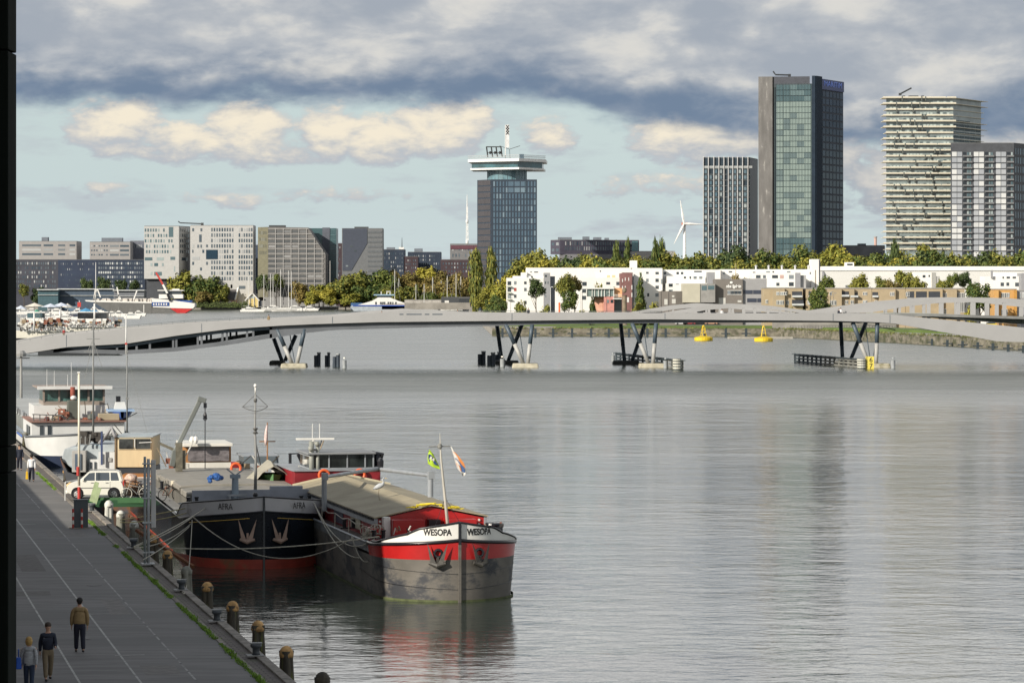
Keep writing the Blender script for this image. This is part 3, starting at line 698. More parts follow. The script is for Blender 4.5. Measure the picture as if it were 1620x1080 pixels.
def grid(L, z0, z1, nx, nz, fw=.6, fh=.55, m=.0, skip=0, seed=0, vary=0):
    out = []; cw, ch = (L-2*m)/nx, (z1-z0)/nz
    for j in range(nz):
        for i in range(nx):
            if skip and hsh(seed, i, j) < skip: continue
            x = m+cw*(i+.5)+(hsh(seed, i, j, 1)-.5)*vary*cw; z = z0+ch*(j+.5)
            out.append((x-cw*fw/2, x+cw*fw/2, z-ch*fh/2, z+ch*fh/2))
    return out
def cleanup_counter():
    for o_ in bpy.data.objects:
        if '_n' in o_: del o_['_n']
def wallL(P, i): return (Vector(P[i+1])-Vector(P[i])).length
def bld(name, label, corners, ztop, mat, depth=25, zb=1.5, cat='building', roof=None, rooftop=()):
    P = footprint('', corners, depth) if len(corners) == 2 else footprint('', corners)
    Y = corners[0][1]; o = thing(name, label, cat, (P[0].x, P[0].y, zb))
    prismb(P, zb, ztop).build('wall', mat, o, world=True)
    rm = roof or M('flat_roof', (.12, .12, .12), .9)
    prismb(P, ztop+.003, ztop+.35, -.15).build('roof', rm, o, world=True)
    for (px0, px1, py) in rooftop:
        MB().box(X(px0, Y), X(px1, Y), P[0].y+6, P[0].y+12, ztop+.36, Z(py, Y)).build('roof_plant', M('roof_plant', (.14, .16, .19), .8), o, world=True)
    return o, P
gw = glassy('glass_navy', (.025, .05, .075), (.42, .43, .43), .25)
gt = glassy('glass_teal', (.05, .10, .12), (.36, .42, .42), .35)
gk = glassy('glass_black', (.02, .028, .035), (.25, .28, .3), .2)
# --- far left offices above the navy block
c_off = M('office_concrete', (.29, .28, .275), .8, var=.06)
YA = 2450
for lab, px0, px1, pyt, pat, rt in (('pale concrete office block with ribbon windows at the far left', 30, 121, 382, ((35, 65), (69, 84), (92, 103), (110, 119)), ((64, 74, 375),)),
        ('pale concrete office block with ribbon windows second from the left', 142, 206, 383, ((144, 172), (174, 188), (190, 204)), ((159, 192, 376),))):
    o, P = bld('office_block', lab, ((px0, YA), (px1, YA)), Z(pyt, YA), c_off, 30, rooftop=rt)
    for k in range(3):
        y0 = pyt+4+k*7
        for a, b_ in pat:
            r = [(X(a, YA)-P[0].x, X(b_, YA)-P[0].x, Z(y0+3.6, YA), Z(y0+.6, YA))]
            if px0 > 100 and a == 144: r = [(X(x, YA)-P[0].x, X(x+2.4, YA)-P[0].x, Z(y0+3.2, YA), Z(y0+.8, YA)) for x in range(144, 172, 4)]
            facade_rects(o, P[0], P[1], r, gw)
o, P = bld('office_block', 'grey-blue office block between the pale block and the white tower', ((206, YA+20), (229, YA+20)), Z(381, YA), M('office_blue', (.13, .14, .17), .8), 30)
facade_rects(o, P[0], P[1], grid(wallL(P, 0), Z(392, YA), Z(386, YA), 10, 1, .5, .8, 1), gw)
# --- long navy quay block
YB = 2360; navy = M('navy_brick', (.022, .034, .065), .8, var=.15, scale=.1)
for px0, px1, lab, nx, nz, fw, fh, sk, mt in ((-8, 92, 'dark navy apartment block with stacked balconies at the far left waterfront', 26, 6, .45, .55, .25, M('navy_brown', (.042, .045, .06), .8, var=.2, scale=.1)),
        (92, 152, 'middle dark navy waterfront block with few scattered windows', 16, 5, .22, .35, .45, navy), (152, 229, 'dark navy hotel block with a regular grid of pale-lit windows', 20, 6, .62, .5, .0, M('navy_plain', (.02, .032, .058), .8))):
    o, P = bld('waterfront_block', lab, ((px0, YB), (px1, YB)), Z(411, YB), mt, 30)
    facade_rects(o, P[0], P[1], grid(wallL(P, 0), Z(456, YB), Z(413, YB), nx, nz, fw, fh, 1.5, sk, px0), glassy('glass_lit', (.03, .05, .08), (.5, .52, .52), .38) if px0 > 100 else gw, cap=100)
# --- white courts: two white towers with odd window patterns
YC = 2300; wht = M('white_stone', (.44, .44, .43), .75, var=.05); wsh = M('white_stone_cool', (.38, .40, .43), .75, var=.05)
o, P = bld('white_tower_block', 'white cube-windowed office block floating over a dark base, left of the pair', ((228, YC), (283, YC), (301, YC+26)), Z(358, YC), wht, zb=Z(441, YC))
MB().prism([(X(231, YC), YC+3), (X(283, YC), YC+3), (X(300, YC), YC+24), (X(236, YC), YC+24)], 1.5, Z(441, YC)-.02, 'z').build('dark_base', M('base_dark', (.05, .055, .065), .6), o, world=True)
s_ = YC/F
def pr(px0, px1, y0, y1, O=228, Y=YC): return ((px0-O)*Y/F, (px1-O)*Y/F, Z(y1, Y), Z(y0, Y))
rr = []
for row, y0 in enumerate((361.5, 370, 378.5, 387, 395.5)):
    for i in range(11):
        if hsh('w', row, i) < .14: continue
        x = 229+i*4.15+(2 if row > 2 else 0)
        if x > 266 and row < 2: continue
        rr.append(pr(x, x+2.3, y0, y0+5))
rr += [pr(267, 274, 359, 375), pr(229, 241, 407, 412), pr(248, 259, 407, 412), pr(269.5, 277, 406, 411), pr(238, 241, 416, 421), pr(244, 250, 416, 421), pr(256, 259, 416, 421), pr(275, 277, 421, 430), pr(238, 241, 430, 435), pr(244, 256, 430, 436)]
facade_rects(o, P[0], P[1], rr, gt, proud=.1)
L = wallL(P, 1); facade_rects(o, P[1], P[2], grid(L, Z(402, YC), Z(359, YC), 5, 5, .5, .6, 2), gw, proud=.1)
facade_rects(o, P[1], P[2], [(L*.25, L*.75, Z(412, YC), Z(407, YC))], gw)
o, P = bld('white_tower_block', 'white office block with a big blue glass opening, right of the pair', ((301, YC), (400.5, YC)), Z(357, YC), wht)
rr = []
for row in range(10):
    y0 = 360.5+row*8.6
    for i in range(9):
        x = 334+i*4.1
        if 342 < y0 and not (row in (4, 5) and x < 344): rr.append(pr(x, x+2.4, y0, y0+5.6, 301))
    for i in range(6): x = 377.5+i*3.9; rr.append(pr(x, x+2.4, y0, y0+5.6, 301))
rr += [pr(304, 316, 406, 411, 301), pr(315, 319, 371, 383, 301), pr(304, 307, 361, 366, 301), pr(317, 320, 361, 366, 301), pr(304, 307, 387, 392, 301), pr(312, 315, 387, 392, 301), pr(317, 319.5, 387, 392, 301), pr(326, 329, 387, 391, 301), pr(304, 306, 395, 400, 301), pr(320, 323, 395, 400, 301), pr(304, 307, 414, 419, 301), pr(326, 329, 414, 419, 301), pr(316.5, 319.5, 423, 428, 301), pr(378, 388, 452, 457, 301)]
facade_rects(o, P[0], P[1], rr, gw, proud=.1)
facade_rects(o, P[0], P[1], [pr(326, 344.5, 395, 410, 301)], M('deep_blue_glass', (.012, .035, .06), .2), 'large_window', proud=.2, cap=999)
mst = M('dark_metal', (.05, .055, .06), .5, .3)
def roof_crane(pts, Y, label):
    o = thing('roof_crane', label, 'window crane', (X(pts[0][0], Y), Y, Z(pts[0][1], Y)))
    b = MB(); b.path([(X(a, Y), Y, Z(b_, Y)) for a, b_ in pts], .45, 5); b.build('jib', mst, o, world=True)
    b = MB(); x, y = pts[-1]; b.box(X(x-2, Y), X(x+2, Y), Y-1, Y+1, Z(y+2.2, Y), Z(y-1.5, Y)); b.build('base', mst, o, world=True)
roof_crane([(282, 350), (285, 352.5), (320, 354)], YC+10, 'thin window-cleaning crane on the roof of the white office blocks')
# narrow navy block between
bld('gap_block', 'narrow navy block squeezed between the white and the grey grid building', ((400, YC+60), (409, YC+60)), Z(386, YC), M('gap_navy', (.04, .06, .10), .6), 30)
# --- grey grid building with slanted edge
YD = 2280; gg = M('grid_grey', (.15, .145, .14), .75, var=.08); frm = M('grid_frame', (.34, .335, .33), .7)
o = thing('grid_building', 'grey gridded office building with a slanting right shoulder', 'building', (X(408, YD), YD, 1.5))
px = [(408, 470), (515, 470), (515, 402), (487, 360), (424, 359), (408, 359.5)]
MB().prism([(X(a, YD), Z(b_, YD)) for a, b_ in px], YD, YD+35, 'y').build('wall', gg, o, world=True)
MB().prism([(X(408, YD), Z(470, YD)), (X(424, YD), Z(470, YD)), (X(424, YD), Z(359.5, YD)), (X(408, YD), Z(359.5, YD))], YD-.15, YD-.01, 'y').build('stone_flank', M('olive_stone', (.20, .19, .13), .8), o, world=True)
fb = MB()
def xr(y): return 487+(515-487)*(y-360)/(402-360) if y < 402 else 513
for k in range(13):
    y = 362+k*7.85; fb.box(X(424, YD), X(xr(y), YD), YD-.5, YD-.02, Z(y+.55, YD), Z(y-.4, YD))
for k in range(8):
    x = 436+k*12.3; yt = 361 if x < 487 else 360+(x-487)*1.5
    fb.box(X(x-.5, YD), X(x+.5, YD), YD-.52, YD-.03, 1.5, Z(yt, YD))
fb.build('frame', frm, o, world=True)
rr = []
for k in range(12):
    y = 364.5+k*7.85; x0 = 425
    for j in range(8):
        a = 425 if j == 0 else 436+(j-1)*12.3+1; b_ = 436+j*12.3-1
        if b_ < xr(y)-1: rr.append(((a-408)*YD/F, (b_-408)*YD/F, Z(y+3.2, YD), Z(y, YD)))
facade_rects(o, (X(408, YD), YD), (X(520, YD), YD), rr, glassy('glass_grey', (.06, .065, .07), (.3, .3, .3), .15), proud=.05)
facade_rects(o, (X(408, YD), YD), (X(424, YD), YD), grid(16*YD/F, Z(405, YD), Z(363, YD), 4, 4, .3, .5, .8), gk, proud=.2, cap=98)
MB().box(X(424, YD), X(450, YD), YD+8, YD+16, Z(359, YD), Z(356, YD)).build('roof_plant', mst, o, world=True)
o = thing('slanted_glass_building', 'dark blue-green glass building with folded edges behind the grey grid block', 'building', (X(487, YD+40), YD+40, 1.5))
Y = YD+40; MB().prism([(X(a, Y), Z(b_, Y)) for a, b_ in ((484, 470), (532, 470), (532, 361), (484, 361))], Y, Y+25, 'y').build('wall', M('deep_teal', (.04, .09, .10), .35, spec=.8), o, world=True)
MB().prism([(X(a, Y), Z(b_, Y)) for a, b_ in ((511, 470), (506, 396), (510, 385), (510, 360), (522, 360), (521, 400), (518, 470))], Y-.4, Y-.02, 'y').build('folded_panel', M('slate_panel', (.09, .10, .125), .6), o, world=True)
b = MB()
for k in range(14): b.box(X(523, Y), X(531.5, Y), Y-.3, Y-.01, Z(364+k*7.4+.6, Y), Z(364+k*7.4, Y))
b.build('floor_edge', M('teal_edge', (.12, .22, .24), .5), o, world=True)
o = thing('slate_building', 'slate grey office slab with a diagonal fold across its facade', 'building', (X(541, YD), YD, 1.5))
MB().prism([(X(a, YD), Z(b_, YD)) for a, b_ in ((541, 470), (605.5, 470), (605, 361), (541, 361))], YD, YD+25, 'y').build('wall', M('slate_light', (.13, .137, .145), .7, var=.08), o, world=True)
MB().prism([(X(a, YD), Z(b_, YD)) for a, b_ in ((542, 428), (556, 428), (581, 385), (581, 361.5), (542, 361.5))], YD-.3, YD-.02, 'y').build('folded_panel', M('slate_dark', (.045, .055, .08), .6, var=.08), o, world=True)
b = MB()
for k in range(9): b.box(X(582, YD), X(604, YD), YD-.2, YD-.01, Z(366+k*7.6+3, YD), Z(366+k*7.6, YD))
b.build('window_band', M('band_glass', (.11, .12, .13), .35), o, world=True)
b = MB()
for a, y in ((556, 389), (562, 396), (549, 420)): b.box(X(a-2, YD), X(a+2, YD), YD-.45, YD-.31, Z(y+2, YD), Z(y-.5, YD))
b.build('hatch', gk, o, world=True)
MB().box(X(560, YD), X(582, YD), YD+6, YD+12, Z(361, YD), Z(358.5, YD)).build('roof_plant', mst, o, world=True)
# --- brick rows behind the trees
YE = 2420; bk = M('dark_red_brick', (.05, .032, .038), .85, var=.2, scale=.1); bn = M('blue_brick', (.02, .032, .055), .8, var=.2, scale=.1)
for lab, px0, px1, pyt, mt, rt, nx, nz in (('dark blue-brown brick block right of the slate slab', 605, 640, 395, bn, ((611, 624, 391),), 9, 6), ('low dark red brick block with a flat front', 639, 661, 406, bk, (), 6, 5),
        ('dark blue brick block with two roof boxes', 645, 697.5, 398, bn, ((655, 668, 393),), 14, 6), ('low red brick block behind the marina masts', 697, 742, 411, bk, (), 9, 4),
        ('grey framed block with a maroon top floor left of the crowned tower', 712, 756, 385, M('grey_frame', (.16, .16, .165), .8), (), 8, 5), ('narrow brick sliver behind the slate slab', 532, 541, 384, bk, (), 2, 8)):
    dY = 40 if px0 in (712, 645, 532) else 0
    o, P = bld('brick_block', lab, ((px0, YE+dY), (px1, YE+dY)), Z(pyt, YE), mt, 25, rooftop=rt)
    facade_rects(o, P[0], P[1], grid(wallL(P, 0), Z(438, YE), Z(pyt+3, YE), nx, nz, .4, .5, 1, .25, px0), gw)
    if px0 == 712: MB().box(X(713, YE+dY), X(755.5, YE+dY), YE+dY-.5, YE+dY-.1, Z(393, YE), Z(387, YE)).build('maroon_band', M('maroon', (.10, .035, .05), .7), o, world=True)
# --- radio masts
whm = M('mast_white', (.68, .68, .66), .5)
def lattice(px, pyt, pyb, Y, label, wpx=3.2, cat='radio mast'):
    o = thing('radio_mast', label, cat, (X(px, Y), Y, 1.9)); z0, z1 = Z(pyb, Y), Z(pyt, Y); w = wpx*Y/F/2; b = MB(); x = X(px, Y)
    zs = z0+(z1-z0)*.75
    for sx in (-1, 1):
        b.tube((x+sx*w, Y, z0), (x+sx*w*.45, Y, zs), .42, n=4)
    n = 12
    for k in range(n):
        za = z0+(zs-z0)*k/n; zb_ = z0+(zs-z0)*(k+1)/n; wa = w*(1-.55*k/n); s1 = 1 if k % 2 else -1
        b.tube((x+s1*wa, Y, za), (x-s1*wa, Y, zb_), .3, n=4)
    b.tube((x, Y, zs), (x, Y, z1), .5, .18, 5); b.build('lattice', whm, o, world=True)
    b = MB(); 
    for zz in (z0+(z1-z0)*.45, z0+1): b.lathe([(w*1.3, -1.2), (w*1.5, 0), (w*1.2, 1.4)], x, Y, zz, 10)
    b.build('antenna_drum', whm, o, world=True); MB().box(x-w, x+w, Y-w, Y+w, 1.9, z0).build('base', c_off, o, world=True)
lattice(739, 308, 385, 2520, 'tall white lattice radio mast left of the crowned tower')
o = thing('white_rooftop_mast', 'small white roofed mast far behind the brick blocks', 'mast', (X(637, 2550), 2550, 1.9))
MB().box(X(631, 2550), X(639, 2550), 2550, 2556, 1.9, Z(391, 2550)).build('white_block', whm, o, world=True); MB().tube((X(636, 2550), 2550, Z(391, 2550)), (X(636, 2550), 2550, Z(376, 2550)), .4, .15, 5).build('mast', mst, o, world=True)
# --- crowned tower
YT = 1900; o = thing('crowned_tower', 'dark gridded office tower with a wide overhanging white and glass crown', 'tower', (X(755, YT), YT, 1.5))
P = [Vector((X(755, YT+12), YT+12)), Vector((X(777, YT), YT)), Vector((X(849.5, YT+1), YT+1)), Vector((X(849.5, YT+1)-1, YT+34)), Vector((X(755, YT+12)+2, YT+34))]
prismb(P, 1.5, Z(284, YT)).build('wall', M('tower_steel', (.025, .038, .058), .5, var=.1), o, world=True)
rr = []; L = (P[2]-P[1]).length
for row in range(17):
    y0 = 287+row*9.75; n = 14
    for i in range(n):
        x = L*(.025+.955*i/n); w = L*.955/n
        if row < 2 and 5 <= i <= 9:
            if (i-5) % 2 == 0: rr.append((x+.2, x+2*w-.35, Z(y0+7.6, YT), Z(y0, YT)))
            continue
        rr.append((x+.32*w, x+.86*w, Z(y0+7.8, YT), Z(y0, YT)))
facade_rects(o, P[1], P[2], rr, glassy('tower_pane', (.06, .105, .15), (.18, .25, .30), .2, rough=.2), proud=.1)
b = MB(); L0_ = (P[1]-P[0]).length
d = (P[1]-P[0]).normalized()
for row in range(18):
    z = Z(284+row*9.75+1, YT); a, c_ = P[0]+d*.8, P[1]-d*.6; n = Vector((d.y, -d.x))*.12
    b.add([(a.x+n.x, a.y+n.y, z-3.0), (c_.x+n.x, c_.y+n.y, z-3.0), (c_.x+n.x, c_.y+n.y, z), (a.x+n.x, a.y+n.y, z)], [(0, 1, 2, 3)])
b.build('side_panel', M('tower_brown', (.055, .052, .058), .6, var=.1), o, world=True)
xc = X(802, YT); yc = YT+16
MB().lathe([(X(771, YT)-xc, Z(285, YT)), (X(771, YT)-xc, Z(268, YT))], xc, yc, 0, 32).mesh
b = MB(); r_ = xc-X(771, YT); b.lathe([(r_, Z(284, YT)), (r_, Z(268, YT))], xc, yc, 0, 28); b.build('glass_neck', M('neck_glass', (.13, .24, .28), .25, var=.3, scale=.15, spec=.9), o, world=True)
b = MB()
for k in range(28): a = k/28*6.283; b.box(xc+math.cos(a)*r_*1.01-.12, xc+math.cos(a)*r_*1.01+.12, yc+math.sin(a)*r_*1.01-.12, yc+math.sin(a)*r_*1.01+.12, Z(284, YT), Z(268, YT))
b.build('mullion', M('mull_grey', (.2, .3, .33), .5), o, world=True)
def crown(pts, z0, z1, mat, name):
    prism = MB().prism([(X(a, YT)+dx, YT+dy) for a, dx, dy in pts], Z(z1, YT), Z(z0, YT), 'z'); prism.build(name, mat, o, world=True)
cr = [(744, 0, 8), (821, 0, -8), (860, 0, 10), (864, 0, 34), (748, 0, 34)]
cr2 = [(740, 0, 8), (821, 0, -10), (863.5, 0, 8), (867, 0, 38), (745, 0, 38)]
cr3 = [(746, 0, 9.5), (819, 0, -5.5), (858, 0, 11), (861, 0, 33), (750, 0, 33)]
crown(cr, 265.5, 268.5, whm, 'crown_soffit'); crown(cr3, 256, 265.5, M('crown_glass', (.03, .09, .11), .15, var=.5, scale=.12, spec=1), 'crown_glazing'); crown(cr2, 251.5, 256, whm, 'crown_parapet')
b = MB()
for f in range(30):
    for (a, c_) in ((cr2[0], cr2[1]), (cr2[1], cr2[2])):
        x = X(a[0], YT)+(X(c_[0], YT)-X(a[0], YT))*f/30; y = YT+a[2]+(c_[2]-a[2])*f/30
        b.tube((x, y+.5, Z(251.5, YT)), (x, y+.5, Z(246, YT)), .09, n=4)
for (a, c_) in ((cr2[0], cr2[1]), (cr2[1], cr2[2])):
    for yy in (246, 248.6): b.tube((X(a[0], YT), YT+a[2]+.5, Z(yy, YT)), (X(c_[0], YT), YT+c_[2]+.5, Z(yy, YT)), .14, n=4)
b.build('roof_railing', M('rail_pale', (.35, .36, .36), .5), o, world=True)
b = MB()
for k in range(4):
    x = 769.5+k*7.6; b.bar((X(x, YT), YT+6, Z(231.5, YT)), (X(x+2.2, YT), YT+6, Z(248, YT)), .8, .8)
for yy, in ((231.8,), ): b.bar((X(769, YT), YT+6, Z(yy, YT)), (X(793, YT), YT+6, Z(yy, YT)), .6, .6)
for k in range(3): b.ball((X(775.5+k*7.6, YT), YT+6, Z(241, YT)), .9, 8, 5)
for k in range(3): b.bar((X(771+k*7.6, YT), YT+6, Z(241, YT)), (X(778+k*7.6, YT), YT+6, Z(241, YT)), .3, .3)
b.build('swing_frame', blk, o, world=True)
MB().box(X(822, YT), X(829, YT), YT+8, YT+12, Z(252, YT), Z(243, YT)).build('roof_kiosk', M('kiosk_blue', (.07, .12, .16), .5), o, world=True)
b = MB(); b.tube((X(799.5, YT), YT+14, Z(252, YT)), (X(799.5, YT), YT+14, Z(196, YT)), .32, .25, 6); b.build('mast', whm, o, world=True)
MB().box(X(800, YT), X(805.6, YT), YT+14, YT+14.4, Z(232, YT), Z(195.5, YT)).build('mast_banner', M('banner_white', (.60, .60, .60), .7), o, world=True)
for k in range(3): text('cross_mark', 'X', 3.0, blk, o, (X(802.9, YT)-o.location.x, 13.9, Z(199.6+4.6*k, YT)-1.5), (R(90), 0, 0), font_bold=.12, sx=.9)
b = MB(); b.path([(X(790, YT), YT+15, Z(229, YT)), (X(806, YT), YT+15, Z(234.5, YT)), (X(823, YT), YT+15, Z(229, YT))], .22, 4); b.bar((X(806, YT), YT+15, Z(234, YT)), (X(807, YT), YT+15, Z(252, YT)), .25, .25); b.build('wind_vane', mst, o, world=True)
# --- purple block
Y = 2000; o, P = bld('purple_office', 'long purple-brown office block on a plinth behind the autumn trees', ((871, Y+12), (886, Y), (1011, Y+14)), Z(380, Y), M('purple_brick', (.06, .055, .08), .8, var=.1), zb=Z(402, Y), rooftop=((883, 905, 375), (922, 933, 374), (939, 952, 375), (957, 964, 376)))
facade_rects(o, P[1], P[2], grid(wallL(P, 1), Z(397, Y), Z(381, Y), 30, 2, .42, .72, 3), gw); facade_rects(o, P[0], P[1], grid(wallL(P, 0), Z(400, Y), Z(381, Y), 2, 2, .6, .5, .6), gw)
b = MB(); b.box(X(886, Y), X(1000, Y), Y+1, Y+30, 1.5, Z(402, Y)); b.build('plinth', M('plinth_grey', (.17, .17, .18), .9), o, world=True)
MB().box(X(1001, Y), X(1010.6, Y), Y+10.5, Y+12.5, Z(397, Y), Z(381, Y)).build('glass_bay', M('bay_teal', (.09, .20, .22), .25, spec=.9), o, world=True)
bld('grey_shed', 'plain grey box hall low behind the trees, left of the wind turbine', ((999, 1980), (1068, 1980)), Z(398, 1980), M('shed_grey', (.30, .29, .28), .8, var=.05), 30)
o = thing('wind_turbine', 'white three-bladed wind turbine left of the striped tower', 'wind turbine', (X(1082, 2600), 2600, 1.9))
b = MB(); b.tube((X(1083, 2600), 2600, 1.9), (X(1083, 2600), 2600, Z(356, 2600)), 2.0, 1.0, 12); b.build('tower', whm, o, smooth=True, world=True)
b = MB(); b.box(X(1078, 2600), X(1088, 2600), 2598, 2602, Z(356, 2600), Z(352, 2600)); b.build('nacelle', M('nacelle_red', (.45, .22, .18), .6), o, world=True)
for ax, ay in ((1076, 317), (1112, 355), (1066, 386)):
    MB().path([(X(1082, 2600), 2597.5, Z(354, 2600)), (X(1082+(ax-1082)*.3, 2600), 2597.5, Z(354+(ay-354)*.3, 2600)), (X(ax, 2600), 2597.5, Z(ay, 2600))], [.7, 1.1, .2], 5).build('blade', whm, o, world=True)
# --- striped residential tower
YR = 1720; o, P = bld('striped_tower', 'residential tower with white vertical fins left of the tall stone and glass tower', ((1112, YR), (1186, YR), (1199, YR+22)), Z(250, YR), M('stripe_dark', (.02, .035, .05), .45, var=.2, scale=.1))
b = MB(); L = wallL(P, 0)
for px in (1112, 1120, 1128.5, 1136.5, 1144.5, 1151.5, 1158.5, 1166, 1174, 1182.5, 1190, 1194):
    x = X(px, YR); yy = YR if px < 1186 else YR+12
    b.box(x, x+.4, yy-.9, yy-.05, 1.5, Z(247.5, YR))
b.build('fin', M('fin_white', (.50, .50, .50), .6), o, world=True)
MB().box(X(1112, YR), X(1190, YR), YR-.5, YR-.06, Z(266, YR), Z(262.5, YR)).build('cornice', M('fin_grey', (.35, .37, .37), .6), o, world=True)
fl = MB(); rr = []; lt = MB()
for row in range(16):
    y = 268+row*9.0
    fl.box(X(1112, YR), X(1186, YR), YR-.42, YR-.05, Z(y-.4, YR), Z(y-1.4, YR))
    for px, w in ((1113, 5.5), (1122, 4), (1130, 4.5), (1138, 4.2), (1153, 4), (1160, 4.5), (1168, 4), (1176, 5)):
        if hsh(px, row) < .1: continue
        rr.append((X(px, YR)-P[0].x, X(px+w, YR)-P[0].x, Z(y+6.3, YR), Z(y+.5, YR)))
fl.build('floor_edge', M('floor_edge', (.12, .14, .15), .6), o, world=True)
facade_rects(o, P[0], P[1], rr, glassy('res_pane', (.07, .13, .17), (.34, .38, .38), .3, rough=.2), proud=.3)
# --- tall stone and glass tower
YM = 1700; H_ = Z(121, YM)
o = thing('hotel_tower', 'tallest tower, grey stone and green glass with a blue sign at the top', 'tower', (X(1200, YM), YM, 1.5))
c_a, c_b, c_c = Vector((X(1200, YM+4), YM+4)), Vector((X(1290, YM), YM)), Vector((X(1334, YM+34), YM+34))
P = [c_a, c_b, c_c, c_a+c_c-c_b]
prismb(P, 1.5, H_-4).build('core', M('hotel_dark', (.012, .022, .04), .7, var=.15, scale=.1), o, world=True)
d = (c_b-c_a).normalized(); n = Vector((d.y, -d.x))
def slab(t0, t1, z0, z1, mat, name, pr=.6, A=c_a, B=c_b):
    d = (B-A).normalized(); n = Vector((d.y, -d.x)); L = (B-A).length
    a, b_ = A+d*L*t0, A+d*L*t1; q = [a+n*pr, b_+n*pr, b_-n*.3, a-n*.3]
    return MB().prism([tuple(v) for v in q], z0, z1, 'z').build(name, mat, o, world=True)
slab(0, .247, 1.5, H_, M('hotel_stone', (.15, .145, .14), .85, var=.22, scale=.25, stretch=(1, 1, .25), dirt=(.32, .31, .29), dscale=.5, dlo=.6, dhi=.72), 'stone_panel', 1.2)
slab(.255, .272, 1.5, H_-.2, blk, 'shadow_gap', .4)
slab(.94, 1.0, 1.5, H_+.3, M('hotel_pillar', (.02, .032, .05), .8, spec=.2), 'corner_pillar', .9)
slab(.0, .2, 1.5, H_+.3, M('hotel_pillar', (.02, .032, .05), .8, spec=.2), 'corner_pillar', .7, c_b, c_c)
slab(.22, .9, H_-6, H_, M('hotel_cap', (.05, .055, .07), .6), 'top_screen', .3)
Lf = (c_b-c_a).length; rr = []
for row in range(31):
    z1 = Z(134+row*9.0, YM); nx = 5
    for i in range(nx):
        x0 = Lf*(.315+.61*i/nx); x1 = Lf*(.315+.61*(i+1)/nx)-.15
        rr.append((x0, x1, z1-2.75, z1))
lit_ = glassy('hotel_sunlit_pane', (.13, .18, .19), (.29, .36, .33), .75, rough=.15)  # sunlit brightness of the middle face put into the pane colour
dim_ = glassy('hotel_glass_pane', (.05, .10, .12), (.15, .22, .23), .25, rough=.12)
top_ = [r for r in rr if r[3] > Z(160, YM) or r[3] < Z(372, YM)]; mid_ = [r for r in rr if r not in top_]
facade_rects(o, c_a, c_b, mid_, lit_, proud=.35, cap=100); o['_n'] = 0
facade_rects(o, c_a, c_b, top_, dim_, proud=.35, cap=0)
b = MB()
for i in range(26):
    p = c_a+d*Lf*(.285+.645*i/25)+n*.5; b.box(p.x-.07, p.x+.07, p.y-.1, p.y+.1, 1.5, Z(132, YM))
b.build('mullion', M('mullion_green', (.10, .15, .15), .5), o, world=True)
rr = grid((c_c-c_b).length*.88, 6, Z(141, YM), 7, 29, .8, .75, 0)
rr = [(a+(c_c-c_b).length*.11, b_+(c_c-c_b).length*.11, z0, z1) for a, b_, z0, z1 in rr]; o['_n'] = 100
facade_rects(o, c_b, c_c, rr, glassy('hotel_side_pane', (.008, .025, .05), (.02, .045, .08), .3, spec=.25), proud=.1)
slab(.16, 1.0, Z(140, YM), Z(123.5, YM), M('sign_blue', (.012, .03, .13), .5), 'sign_board', .5, c_b, c_c)
dd = (c_c-c_b).normalized(); pm = c_b+dd*(c_c-c_b).length*.60+Vector((dd.y, -dd.x))*.6
text('sign_letters', 'MARITIM', 4.3, M('sign_letter_blue', (.16, .28, .85), .5), o, (pm.x-o.location.x, pm.y-o.location.y, Z(130.5, YM)-1.5), (R(90), 0, math.atan2(dd.y, dd.x)), font_bold=.0, sx=1.5)
roof_crane([(1223, 113), (1227, 118.5), (1249, 119)], YM+8, 'black window crane jib on top of the tallest tower')
# --- balcony tower
YV = 1640; o = thing('balcony_tower', 'beige tower with protruding staggered white balcony slabs on every floor', 'tower', (X(1402, YV), YV, 1.5))
a_, b2_, c2_ = Vector((X(1402, YV), YV)), Vector((X(1508, YV), YV)), Vector((X(1552, YV+30), YV+30))
P = [a_, b2_, c2_, a_+c2_-b2_]
prismb(P, 1.5, Z(155, YV)).build('core', M('balcony_core', (.19, .23, .23), .3, var=.25, scale=.15, spec=.8), o, world=True)
cream = M('balcony_cream', (.62, .58, .47), .7, var=.05)
rr = []
for row in range(27):
    y = 159+row*9.3; n_ = 20
    for i in range(n_):
        if hsh('v', row, i) < .15: continue
        x0 = (X(1508, YV)-X(1402, YV))*(i+.1)/n_; rr.append((x0, x0+1.35, Z(y+6, YV), Z(y+.4, YV)))
facade_rects(o, a_, b2_, rr, glassy('balcony_pane', (.04, .07, .08), (.44, .51, .48), .62, rough=.2), proud=.12, cap=0)  # bright reflection in the glass put into the pale pane colour
facade_rects(o, b2_, c2_, grid(wallL(P, 1), 60, Z(158, YV), 5, 27, .9, .6, .3)[:-27]+[], glassy('corner_dark', (.008, .025, .035), (.03, .06, .07), .25, spec=.2), proud=.1, cap=0)
o['_n'] = 0
